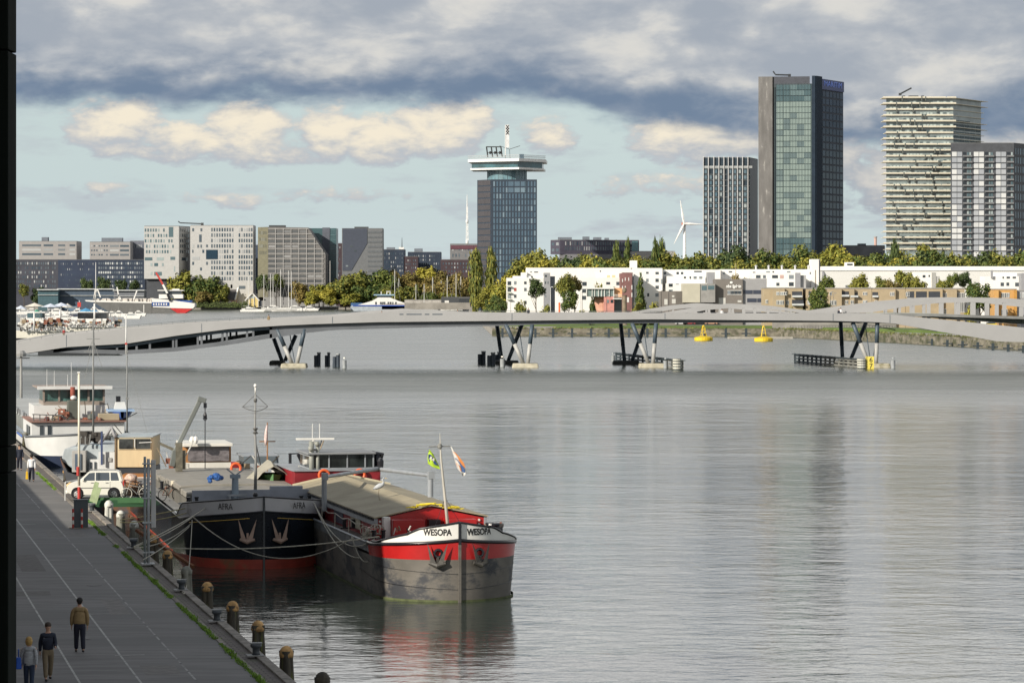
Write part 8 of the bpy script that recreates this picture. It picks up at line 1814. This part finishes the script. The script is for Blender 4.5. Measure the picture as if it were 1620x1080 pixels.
for k in range(6): cx = X(1212.5+k*3, Y); b.torus((cx, Y, 1.75+.2*math.sin(k*2)), .42, .17, 10, 5)
b.build('white_paint', whp, gf, world=True); b = MB(); b.bar((X(1229, Y), Y, 1.3), (X(1231, Y), Y, 2.4), .25, .1); b.bar((X(1232.5, Y), Y, 1.3), (X(1229, Y), Y, 2.2), .25, .1); b.build('red_paint', redp, gf, world=True)
# floating boom and rubble by the bank
o = thing('floating_stage', 'long pale floating stage lying before the bank wall between the buoys', 'stage', (X(1190, 905), 905, 0)); MB().box(X(1152, 905), X(1255, 905), 905, 908, -.2, .55).build('float', M('stage_pale', (.34, .32, .28), .9, var=.2), o, world=True, bevel=.1)
# ================================================================ BANK FURNITURE
lm = M('lamp_grey', (.20, .20, .20), .5)
def lamp(px, pyt, Y, pyb, label, arm=0, mat=lm, r=.10):
    o_ = thing('street_lamp', label, 'street lamp', (X(px, Y), Y, Z(pyb, Y)), 0, 'lamp posts on the far bank'); MB().tube((X(px, Y), Y, Z(pyb, Y)), (X(px, Y), Y, Z(pyt, Y)), r, r*.7, 6).build('pole', mat, o_, world=True)
    b = MB(); b.box(X(px, Y)-.35+arm*.5, X(px, Y)+.35+arm*.5, Y-.2, Y+.2, Z(pyt, Y)-.05, Z(pyt, Y)+.15); b.build('lamp_head', mat, o_, world=True)
for i, (px_, pt, Y, pb_, m_) in enumerate(((871, 454, 1065, 500, whm), (921, 461, 1062, 500, blackp), (960, 465, 1060, 500, blackp), (1046, 460, 1040, 500, blackp), (1058, 460, 1040, 500, blackp), (1314, 462, 985, 497, lm), (1319, 464, 985, 497, lm), (757, 430, 1900, 490, whm), (768, 430, 1900, 490, whm), (808, 472, 1100, 500, lm))):
    lamp(px_, pt, Y, pb_, '%s lamp post on the far bank %s' % ({0: 'white', 1: 'black', 2: 'grey'}[0 if m_ is whm else 1 if m_ is blackp else 2], ['before the stepped white block', 'at the left of the pink pavilion', 'before the pink wall of the pavilion', 'left of the pair at the school', 'right of the pair at the school', 'left of the pair at the tan houses', 'right of the pair at the tan houses', 'left of the pair at the poplars', 'right of the pair at the poplars', 'at the lawn left end'][i]), 1, m_)
o = thing('stone_column', 'weathered brown stone column right of the pink pavilion', 'column', (X(988, 1050), 1050, 1.9)); MB().lathe([(1.3, 0), (1.2, .5), (.85, .8), (.75, Z(462, 1050)-3.4), (.95, Z(462, 1050)-3)], X(988, 1050), 1050, 1.9, 10).build('shaft', M('column_stone', (.19, .155, .11), .9, var=.25), o, world=True); MB().ball((X(988, 1050), 1050, Z(459, 1050)), .75, 8, 6, (1, 1, 1.3)).build('finial', M('column_stone', (.19, .155, .11), .9, var=.25), o, world=True)
o = thing('orange_marker', 'orange-red round-topped marker on the lawn beside the lamp', 'marker', (X(885, 1045), 1045, 3.4)); MB().tube((X(885, 1045), 1045, 3.4), (X(885, 1045), 1045, Z(481, 1045)), .32, n=8).build('post', M('marker_orange', (.65, .13, .03), .6), o, world=True); MB().ball((X(885, 1045), 1045, Z(480, 1045)), .38, 8, 6).build('top', M('marker_orange', (.65, .13, .03), .6), o, world=True)
def fence(px0, px1, Y, z0, label, n, h=1.1, mat=None):
    mat = mat or M('fence_pale', (.42, .42, .40), .6); o_ = thing('railing', label, 'railing', (X(px0, Y), Y, z0)); b = MB()
    for zz_ in (h, h*.55): b.tube((X(px0, Y), Y, z0+zz_), (X(px1, Y), Y, z0+zz_), .05, n=4)
    b.build('rail', mat, o_, world=True); b = MB()
    for i in range(n+1): x_ = X(px0, Y)+(X(px1, Y)-X(px0, Y))*i/n; b.tube((x_, Y, z0), (x_, Y, z0+h), .05, n=4)
    pb_ = b.build('posts', mat, o_, world=True)
fence(800, 1050, 1000, 4.0, 'long thin pale railing along the lawn behind the bridge', 50, 1.3); fence(1230, 1410, 944, 4.7, 'thin mesh railing on the grey parapet wall under the bridge', 40, 1.4, M('mesh_grey', (.30, .29, .27), .7))
def farcar(px, py, Y, col, label):
    o_ = thing('parked_car', label, 'car', (X(px, Y), Y, 2.62), 0, 'cars parked on the far bank'); z = 0
    b = MB(); b.prism([(-2.1, .35), (-2.1, .8), (-1.2, .95), (2.0, .95), (2.1, .7), (2.1, .35)], -.85, .85, 'y'); b.build('body', M('carpaint_%s' % label.split()[0], col, .3, spec=.6), o_, bevel=.05)
    b = MB(); b.prism([(-1.2, .95), (-.6, 1.4), (1.2, 1.42), (1.9, .95)], -.72, .72, 'y'); b.build('cabin', M('car_glass', (.03, .045, .06), .06, spec=1), o_)
    for x_ in (-1.3, 1.3):
        w_ = MB().lathe([(.32, -.9), (.32, .9)], n=12).build('wheel', M('tyre', (.02, .02, .022), .8), o_); w_.rotation_euler = (R(90), 0, 0); w_.location = (x_, 0, .32)
for px_, lab, c_, Y in ((1078, 'white car parked before the low school wing', (.6, .6, .6), 1037), (1090, 'red car parked right of the white one at the school', (.3, .05, .05), 1037), (1125, 'orange van-like car under the school grey box', (.5, .3, .2), 1037), (1566, 'yellow car seen through the right arch', (.6, .45, .02), 985), (1250, 'dark car seen through the middle arch', (.05, .06, .07), 970), (1236, 'grey car seen left of the dark one through the middle arch', (.3, .3, .3), 970), (1455, 'black car seen through the right arch left part', (.04, .04, .05), 970), (1470, 'green-grey car in the right arch beside the black one', (.12, .16, .13), 970)):
    farcar(px_, 0, Y, c_, lab)
# ================================================================ FAR BOATS
shipw = M('ship_white', (.72, .71, .68), .45, var=.04)
# long river tanker, bow to the right
Y = 1950; o = thing('river_ship', 'long grey-hulled river ship with a blue and white wheelhouse, red stern and raised red-white mast', 'ship', (X(230, Y), Y, 0))
b = MB(); b.prism([(X(146, Y), Z(477, Y)), (X(240, Y), Z(479, Y)), (X(240, Y), -.4), (X(178, Y), -.4), (X(166, Y), Z(489, Y))], Y, Y+11, 'y'); b.build('hull', M('river_hull', (.125, .125, .12), .5, var=.1, scale=.3), o, world=True)
b = MB(); b.prism([(X(134, Y), Z(474.6, Y)), (X(240, Y), Z(477.5, Y)), (X(240, Y), Z(479.5, Y)), (X(146, Y), Z(477.6, Y)), (X(136, Y), Z(476.6, Y))], Y-.3, Y+11.2, 'y'); b.build('rubbing_band', shipw, o, world=True)
b = MB(); b.prism([(X(240, Y), Z(472, Y)), (X(265, Y), Z(474, Y)), (X(302, Y), Z(479, Y)), (X(308, Y), Z(480, Y)), (X(308, Y), Z(485, Y)), (X(305, Y), Z(488, Y)), (X(266, Y), Z(487, Y)), (X(242, Y), Z(486, Y))], Y-.5, Y+11, 'y'); b.build('aft_hull_white', shipw, o, world=True)
b = MB(); b.prism([(X(268, Y), Z(487, Y)), (X(305, Y), Z(488, Y)), (X(292, Y), -.3), (X(282, Y), -.3)], Y-.2, Y+9, 'y'); b.build('red_stern', M('ship_red', (.45, .02, .02), .5), o, world=True)
b = MB(); b.prism([(X(236, Y), Z(486.2, Y)), (X(267, Y), Z(487.2, Y)), (X(281.5, Y), -.3), (X(240.2, Y), -.3)], Y+.1, Y+9, 'y'); b.build('grey_run', M('river_hull', (.125, .125, .12), .5), o, world=True)
bx(o, 240.5, 268, 478, 484, Y, .2, M('ship_royal', (.02, .07, .25), .4), 'blue_band', dy=-.72); b = MB()
for k in range(6): b.box(X(242.5+k*4, Y), X(244.5+k*4, Y), Y-.85, Y-.74, Z(482.5, Y), Z(479.5, Y))
b.build('porthole', shipw, o, world=True); bx(o, 268, 303, 475, 478.5, Y, 8, M('ship_royal', (.02, .07, .25), .4), 'rail_cover', dy=.5)
bx(o, 251, 289, 465.5, 472, Y, 7, shipw, 'deckhouse', dy=1); bx(o, 258, 286, 460, 465.5, Y, 6, gk, 'wheelhouse_glazing', dy=1.5); bx(o, 249, 290, 458.6, 460, Y, 8, shipw, 'wheelhouse_roof', dy=.7); bx(o, 272, 283, 456.8, 458.6, Y, 2, shipw, 'radar', dy=2)
b = MB(); b.bar((X(247, Y), Y-.8, Z(431, Y)), (X(258, Y), Y-.8, Z(450, Y)), 1.1); b.build('mast_red', redp, o, world=True); b = MB(); b.bar((X(258, Y), Y-.8, Z(450, Y)), (X(265, Y), Y-.8, Z(464, Y)), 1.2); b.build('mast_white', shipw, o, world=True); b = MB(); b.bar((X(265, Y), Y-.8, Z(464, Y)), (X(270, Y), Y-.8, Z(476, Y)), 1.5); b.build('mast_foot', blackp, o, world=True)
text('name_letters', 'RIVER', 1.3, redp, o, (X(292, Y)-X(230, Y), -.65, Z(483, Y)), (R(90), 0, 0)) if False else None
for px_ in (227,): bx(o, px_, px_+1.2, 482, 495.5, Y, .3, shipw, 'draught_board', dy=-.2)
rg = random.Random(31); b = MB(); b2 = MB()
for i in range(90):
    px_ = rg.uniform(148, 238); s_ = rg.uniform(.3, 1.0); b.box(X(px_, Y), X(px_, Y)+s_*2, Y+rg.uniform(.5, 8), Y+9, Z(477.5, Y), Z(477.5, Y)+.6+s_*1.8)
b.build('deck_pipes', M('pipes_pale', (.50, .47, .43), .6), o, world=True)
b = MB()
for x0, y0, x1, y1 in ((184, 454, 188, 474), (186, 466, 191, 475), (210, 475, 216, 459), (150, 457, 147, 476), (153, 457, 158, 470), (147, 476, 152, 457)): b.bar((X(x0, Y), Y+3, Z(y0, Y)), (X(x1, Y), Y+3, Z(y1, Y)), .7)
b.build('deck_crane', shipw, o, world=True)
wk = MB(); rg = random.Random(5)
for i in range(60): x_ = X(rg.uniform(268, 318), Y); y_ = Y-2-rg.random()*14; s_ = rg.uniform(.5, 2.2); wk.add([(x_-s_, y_, .03), (x_+s_, y_, .03), (x_+s_*.6, y_+.8, .03), (x_-s_*.7, y_+.7, .03)], [(0, 1, 2, 3)])
struct(wk.build('foam', M('foam_white', (.55, .56, .56), .9)), 'stuff')
# ferry
Y = 2150; o = thing('ferry', 'white and blue double-ended passenger ferry at the far bank', 'ferry', (X(605, Y), Y, 0)); fbm = M('ferry_blue', (.04, .10, .22), .5)
b = MB(); b.prism([(X(557, Y), Z(483, Y)), (X(657, Y), Z(483, Y)), (X(660, Y), Z(485.5, Y)), (X(655, Y), -.2), (X(560, Y), -.2), (X(554, Y), Z(485.5, Y))], Y, Y+9, 'y'); b.build('hull', M('ferry_hull', (.35, .39, .43), .5), o, world=True); bx(o, 558, 655, 482.4, 484.2, Y, .3, M('ferry_royal', (.03, .08, .35), .4), 'blue_line', dy=-.35)
b = MB(); b.prism([(X(566, Y), Z(482.3, Y)), (X(588, Y), Z(476, Y)), (X(598, Y), Z(470.5, Y)), (X(617, Y), Z(470.5, Y)), (X(630, Y), Z(476, Y)), (X(650, Y), Z(482.3, Y))], Y+.2, Y+8, 'y'); b.build('superstructure', shipw, o, world=True)
b = MB()
for px_ in (593.5, 601, 604, 607, 613, 616.5, 620, 625): b.box(X(px_, Y), X(px_+2.4, Y), Y-.0, Y+.19, Z(481.5, Y), Z(477.5, Y))
b.build('window', gk, o, world=True); bx(o, 596, 619, 467.5, 470.5, Y, 4, gk, 'wheelhouse_glazing', dy=2); bx(o, 591, 624, 465.5, 467.4, Y, 7, M('ferry_roof', (.25, .38, .50), .5), 'wheelhouse_roof', dy=1); bars(o, 'mast', shipw, ((603, 466, 603, 461), (612, 466, 612, 460), (617, 466, 617, 460), (612, 461, 618, 461)), Y+3, .5)
bx(o, 555, 573, 479, 489.5, Y, 8, fbm, 'ramp', dy=.5); bx(o, 650, 661, 479.5, 487, Y, 8, M('ferry_ramp_blue', (.03, .12, .38), .5), 'ramp', dy=.5)
# moored sailing boats and yachts
def yacht(px, w, pyt, Y, label, wl=488.5, mm=whm, cab=True):
    o_ = thing('sailing_boat', label, 'sailing boat', (X(px, Y), Y, 0), 0, 'sailing boats in the far marina'); z0 = 0; w_ = w*Y/F; L = w_/2; fz = 1.5
    b = MB(); vs = []
    for x_, hw in ((-L, .7), (-L*.4, 1.5), (L*.3, 1.4), (L, .05)): vs += [(x_, -hw, fz+.2*(x_/L)), (x_*.92, -hw*.4, -.2), (x_*.92, hw*.4, -.2), (x_, hw, fz+.2*(x_/L))]
    b.add(vs, [(i*4+k, i*4+k+1, i*4+k+5, i*4+k+4) for i in range(3) for k in range(3)]+[(0, 4, 7, 3), (4, 8, 11, 7), (8, 12, 15, 11), (0, 1, 2, 3)]); b.build('hull', shipw, o_)
    if cab: MB().box(-L*.35, L*.35, -.9, .9, fz, fz+.8, inset=.2).build('coachroof', M('coachroof', (.5, .5, .48), .5), o_, bevel=.05)
    H = Z(pyt, Y); b = MB(); b.tube((0, 0, fz), (0, 0, H), .22, .16, 6); b.build('mast', mm, o_); b = MB(); b.tube((0, 0, H-.5), (L, 0, fz+.3), .06, n=3); b.tube((0, 0, H-.5), (-L, 0, fz+.3), .06, n=3); b.tube((0, 0, fz+1.4), (-L*.8, 0, fz+1.5), .16, n=5); b.build('rigging', M('rigging', (.36, .36, .35), .5), o_)
for i, a in enumerate(((417.5, 24, 434, 2150), (428, 20, 433, 2200), (432, 20, 434, 2160), (444, 30, 426, 2100), (456.5, 28, 428, 2150), (461, 24, 429, 2200), (393, 22, 432, 2255), (624.5, 22, 426, 2200), (631, 22, 440, 2260), (609, 16, 430, 2290), (658, 18, 449, 2230), (671, 16, 449, 2200), (684.5, 18, 438, 2230), (698, 20, 444, 2260), (707.5, 22, 436, 2200), (721.5, 22, 432, 2200), (729, 20, 437, 2250))):
    ref = 'below the grey grid building' if a[0] < 470 and a[0] > 400 else ('before the white tower block' if a[0] < 400 else 'in the marina beside the ferry')
    lst = [q for q in (417.5, 428, 432, 444, 456.5, 461) ] if 400 < a[0] < 470 else [609, 624.5, 631, 658, 671, 684.5, 698, 707.5, 721.5, 729]
    k = sorted(lst).index(a[0]) if a[0] in lst else 0
    yacht(a[0], a[1], a[2], a[3], 'white sailing boat %s%s' % (ref, ', %s from the left' % ORD[k] if a[0] > 400 else ''))
def cruiser(px, w, h, Y, label, mt=shipw, glass=True, py=489):
    o_ = thing('motor_yacht', label, 'motor yacht', (X(px, Y), Y, 0), 0, 'motor yachts moored at the far left'); L = w*Y/F/2; H = h*Y/F; b = MB()
    b.prism([(-L, H*.42), (L*1.05, H*.5), (L*.85, -.2), (-L*.95, -.2)], -1.8, 1.8, 'y'); b.build('hull', mt, o_, bevel=.08); b = MB(); b.prism([(-L*.75, H*.43), (-L*.7, H*.72), (L*.2, H*.74), (L*.55, H*.46)], -1.5, 1.5, 'y'); b.build('cabin', shipw, o_, bevel=.08)
    b = MB(); b.prism([(-L*.62, H*.5), (-L*.6, H*.66), (L*.18, H*.67), (L*.4, H*.5)], -1.56, 1.56, 'y'); b.build('cabin_window', gk, o_); b = MB(); b.prism([(-L*.5, H*.78), (L*.05, H*.78), (L*.02, H*.95), (-L*.45, H*.95)], -1.2, 1.2, 'y'); b.build('flybridge', shipw, o_)
    b = MB(); b.tube((-L*.3, 0, H*.9), (-L*.3, 0, H*1.5), .1, n=4); b.build('mast', mg, o_)
for i, (px_, w, h, Y, lab) in enumerate(((400, 40, 7, 2080, 'low white motor yacht at the jetty before the yellow boathouse'), (470, 30, 9, 2180, 'white motor yacht left of the yellow-green trees'), (492, 26, 8, 2190, 'white motor yacht under the yellow-green trees'), (436, 36, 9, 2190, 'white motor yacht among the sailing boat masts'),
        (78, 40, 10, 1500, 'white motor yacht moored before the teal pier house'), (108, 34, 10, 1480, 'pale cabin boat moored left of the red flag'), (50, 34, 12, 1350, 'white motor yacht at the far left edge behind the umbrellas'), (120, 30, 8, 1700, 'small dark-hulled cabin boat before the blue pier shed'), (66, 30, 8, 1750, 'small white boat below the teal pier house'), (96, 26, 7, 1650, 'low white launch behind the red flag'), (150, 24, 6, 1600, 'little white boat left of the grey river ship'), (40, 26, 9, 1850, 'small cabin boat at the far left waterfront'))):
    cruiser(px_, w, h, Y, lab, M('hull_darkblue', (.04, .05, .08), .4) if 'dark-hulled' in lab else shipw)
for i in range(14): cruiser(36+i*14+hsh(i, 'b')*6, 18+hsh(i, 'c')*12, 7+hsh(i, 'd')*5, 1250+hsh(i, 'e')*700, 'small white moored boat on the crowded far-left water, %s from the left' % ORD[i])
def clutter(o_, boxes, n, seed, Y, mats, name='deck_gear', s0=.06, s1=.28):
    rg = random.Random(seed)
    for m_ in mats:
        b = MB()
        for i in range(n):
            a, c_, y0, y1 = rg.choice(boxes); p = (X(rg.uniform(a, c_), Y), Y+rg.uniform(-.8, 1.5), Z(rg.uniform(y0, y1), Y)); s_ = rg.uniform(s0, s1)
            if i % 3: b.box(p[0]-s_, p[0]+s_, p[1]-s_, p[1]+s_, p[2]-s_*.9, p[2]+s_*.8)
            else: b.tube(p, (p[0]+rg.uniform(-1, 1)*s_*4, p[1], p[2]+rg.uniform(.2, 1)*s_*6), .035, n=5)
        q0 = b.build(name, M('gear_'+m_[0], m_[1], .7, var=.4, scale=4), o_); M_ = o_.matrix_basis.inverted(); q0.data.transform(M_)
D_ = (('dark', (.03, .03, .03)), ('tan', (.25, .19, .12)), ('pale', (.5, .49, .45)), ('rust', (.20, .07, .04)))
clutter(WS.o, ((66, 118, 655, 668), (130, 200, 658, 668), (75, 115, 648, 660)), 16, 1, 252, D_); clutter(WS.o, ((128, 200, 690, 702),), 14, 7, 244, D_[:2])
clutter(A_.o, ((372, 450, 733, 748), (436, 470, 740, 768), (262, 296, 728, 752)), 14, 2, 188, D_); clutter(W_.o, ((474, 500, 735, 775), (484, 512, 705, 740)), 9, 3, 172, D_, s1=.16); clutter(W_.o, ((620, 650, 836, 846), (770, 800, 830, 842)), 4, 4, 142, D_, s0=.03, s1=.1)
# restaurant and party boats just beyond the ramp
def partyboat(px0, px1, Y, label, cab, zdk=2.6):
    o_ = thing('party_boat', label, 'boat', (X((px0+px1)/2, Y), Y, 0)); b = MB(); x0, x1 = X(px0, Y), X(px1, Y)
    b.prism([(x0, zdk+.3), (x1+2, zdk+.4), (x1, .2), (x1-2, -.2), (x0, -.2)], Y, Y+8, 'y'); b.build('hull', M('party_hull', (.62, .60, .52), .5, var=.06), o_, world=True, bevel=.1); MB().box(x0, x1+1, Y-.12, Y-.01, .0, .9).build('dark_waterline', blackp, o_, world=True)
    b = MB(); pts = [(x0+(x1-x0)*i/30, Y+.2, zdk+1.3) for i in range(31)]; b.path(pts, .05, 4)
    for p in pts: b.tube((p[0], p[1], zdk+.3), p, .04, n=4)
    b.build('railing', whm, o_, world=True)
    for a, c_, y0, y1, m_, nm in cab: MB().box(X(a, Y), X(c_, Y), Y+1, Y+6, Z(y1, Y), Z(y0, Y)).build(nm, m_, o_, world=True, bevel=.05)
    return o_
pw = partyboat(104, 196, 900, 'white party boat with a black-windowed cabin moored behind the bridge ramp', ((122, 168, 494.5, 504, M('party_glass', (.02, .022, .025), .1, var=.6, scale=.4, spec=1), 'glazed_cabin'), (122, 168, 504, 512.5, shipw, 'cabin_base'), (120.5, 170, 493.3, 494.5, shipw, 'cabin_roof'), (104, 118, 508, 515, shipw, 'foredeck_box')), 3.2)
bx(pw, 131.5, 134, 504.2, 512.3, 900, .1, mg, 'door', dy=.85); bx(pw, 159, 161, 504.2, 512.3, 900, .1, mg, 'door', dy=.85)
pl = partyboat(-10, 100, 860, 'white restaurant boat with a pale boxy wheelhouse at the far left behind the ramp', ((40, 68, 503, 511, shipw, 'wheelhouse'), (42, 66, 495.5, 503, gt, 'wheelhouse_glazing'), (24, 70, 493.5, 495, shipw, 'awning_frame'), (36, 44, 515, 520, M('canvas_salmon', (.55, .28, .2), .8), 'salmon_box'), (76, 92, 512, 520, shipw, 'deck_box')), 2.6)
pole('ship_mast', 54, 492, 524, 855, .22, shipw, 'short thick white mast on the restaurant boat at the left', r1=.2); pole('ship_mast', 149.5, 480, 515, 895, .30, shipw, 'thick white mast on the party boat behind the ramp', r1=.25); pole('ship_mast', 151.5, 415, 480, 1300, .18, shipw, 'very tall thin white mast rising before the navy waterfront', r1=.1); pole('ship_mast', 95, 490, 508, 950, .3, shipw, 'white post between the umbrellas and the party boat')
clutter(pw, ((104, 190, 506, 516),), 26, 5, 901, D_, s0=.2, s1=.6); clutter(pl, ((28, 104, 505, 522),), 30, 6, 861, D_, s0=.2, s1=.6)
dh = thing('dark_barge', 'dark low barge hull lying under the left end of the bridge', 'barge', (X(110, 675), 675, 0)); MB().prism([(X(60, 675), 1.9), (X(192, 675), .8), (X(180, 675), -.3), (X(60, 675), -.3)], 675, 681, 'y').build('hull', M('barge_tar', (.015, .018, .022), .5), dh, world=True); MB().box(X(30, 675), X(150, 675), 676, 680, .6, 1.7).build('deckhouse', M('barge_dark_teal', (.04, .07, .08), .5), dh, world=True)
# parasols, terrace people and clutter
def parasol(px, py, w, Y, mat, label):
    o_ = thing('parasol', label, 'parasol', (X(px, Y), Y, 3.0), 0, 'parasols on the terrace boats'); r_ = w*Y/F/2; zt = Z(py, Y)-3.0; b = MB(); n = 8; h_ = 5.5*Y/F
    b.add([(0, 0, zt)]+[(r_*math.cos(k*2*math.pi/n), r_*math.sin(k*2*math.pi/n), zt-h_) for k in range(n)], [(0, k+1, (k+1) % n+1) for k in range(n)]); ob = b.build('canopy', mat, o_); ob.modifiers.new('t', 'SOLIDIFY').thickness = .05
    MB().tube((0, 0, -.5), (0, 0, zt), .07, n=6).build('pole', whm, o_)
pc_ = M('parasol_cream', (.66, .62, .54), .8); pbl = M('parasol_pale_blue', (.55, .60, .70), .8); pbb = M('parasol_blue', (.08, .28, .48), .8)
for a in ((55, 479, 32, 980, pc_, 'wide cream parasol left of the two pale blue ones'), (80, 480, 30, 985, pbl, 'pale blue-white parasol in the middle of the terrace'), (97, 478.5, 30, 990, pbl, 'pale blue-white parasol with the highest tip'), (107, 480, 18, 1010, pc_, 'small cream parasol at the right end of the row'), (136, 487, 26, 960, pbb, 'blue parasol left of the thick white mast'), (150, 488.5, 16, 965, pbb, 'small blue parasol right behind the thick white mast'), (33, 483, 20, 975, pbl, 'pale blue parasol cut by the dark column'), (58, 489, 16, 955, M('parasol_green', (.06, .25, .17), .8), 'green parasol in front of the cream one')):
    parasol(*a)
fo = thing('flag', 'bright red flag flying above the terrace boats', 'flag', (X(125, 940), 940, 3)); bx(fo, 122.5, 128, 478, 485.5, 940, .1, redp, 'cloth'); bars(fo, 'staff', whm, ((125.5, 475, 125.5, 516),), 940.2, .15)
for i in range(26):       # guests and tables on the terrace boats
    px_ = 36+i*4.6+hsh(i, 'g')*3; Yg = 900+hsh(i, 'y')*40; zb = 3.2
    cols = (jn, jw, jt, jr, jg); c_ = cols[i % 5]
    if i == 0: gp0 = person('terrace guest on the boats behind the ramp, in small view', (X(px_, Yg), Yg, zb), hsh(i)*6, jn, td, hd_, 1.75, (.1, -.1)); gp0['group'] = 'guests on the terrace boats'; gp0['label'] = 'one of the many tiny guests on the terrace boats behind the ramp'; continue
    g_ = gp0.copy(); COL.objects.link(g_); g_.location = (X(px_, Yg), Yg, zb); g_.rotation_euler = (0, 0, hsh(i)*6)
    for ch in gp0.children:
        c2 = ch.copy(); COL.objects.link(c2); c2.parent = g_
        if ch.name.startswith('jacket'): c2.data = ch.data.copy(); c2.data.materials[0] = c_
for i in range(22):
    px_ = 34+i*6.3+hsh(i, 't')*3; Yg = 858 if px_ < 100 else 898; zb = 3.2; o_ = thing('deck_table', 'one of the small pale tables and chairs along the terrace boat decks', 'table', (X(px_, Yg)+.0, Yg+.6, zb-.5 if px_ < 100 else zb+.3), hsh(i)*3, 'tables on the terrace boats')
    if i == 0: t0_ = MB().lathe([(.55, .72), (.55, .77)], n=10).build('table_top', whm, o_); t1_ = MB().tube((0, 0, 0), (0, 0, .72), .06, n=5).build('leg', whm, o_); t2_ = MB().box(.6, 1.0, -.2, .2, 0, .45).box(.95, 1.0, -.2, .2, .45, .9).build('seat', whm, o_)
    else:
        for q_ in (t0_, t1_, t2_): c_ = q_.copy(); COL.objects.link(c_); c_.parent = o_
# the wall of dark waterfront clutter: parked coaches and pier boats behind
for i, (px_, w, Y, c_, lab) in enumerate(((86, 22, 2120, (.35, .36, .38), 'pale coach parked on the far left waterfront, left one'), (112, 20, 2125, (.10, .16, .24), 'blue coach parked right of the pale coach'), (200, 24, 2130, (.40, .40, .38), 'white coach parked on the waterfront before the hotel block'))):
    o = thing('coach', lab, 'coach', (X(px_, Y), Y, 0)); MB().box(X(px_-w/2, Y), X(px_+w/2, Y), Y, Y+3, .2, 3.5).build('body', M('coach%d' % i, c_, .5), o, world=True, bevel=.15); MB().box(X(px_-w/2+1, Y), X(px_+w/2-1, Y), Y-.05, Y-.01, 1.9, 3.0).build('window_band', gk, o, world=True)
    for d in (-.3, .3): w_ = MB().lathe([(.5, -.1), (.5, .1)], n=12).build('wheel', M('tyre', (.02, .02, .022), .8), o); w_.rotation_euler = (R(90), 0, 0); w_.location = (d*w*Y/F, -.05, .5)
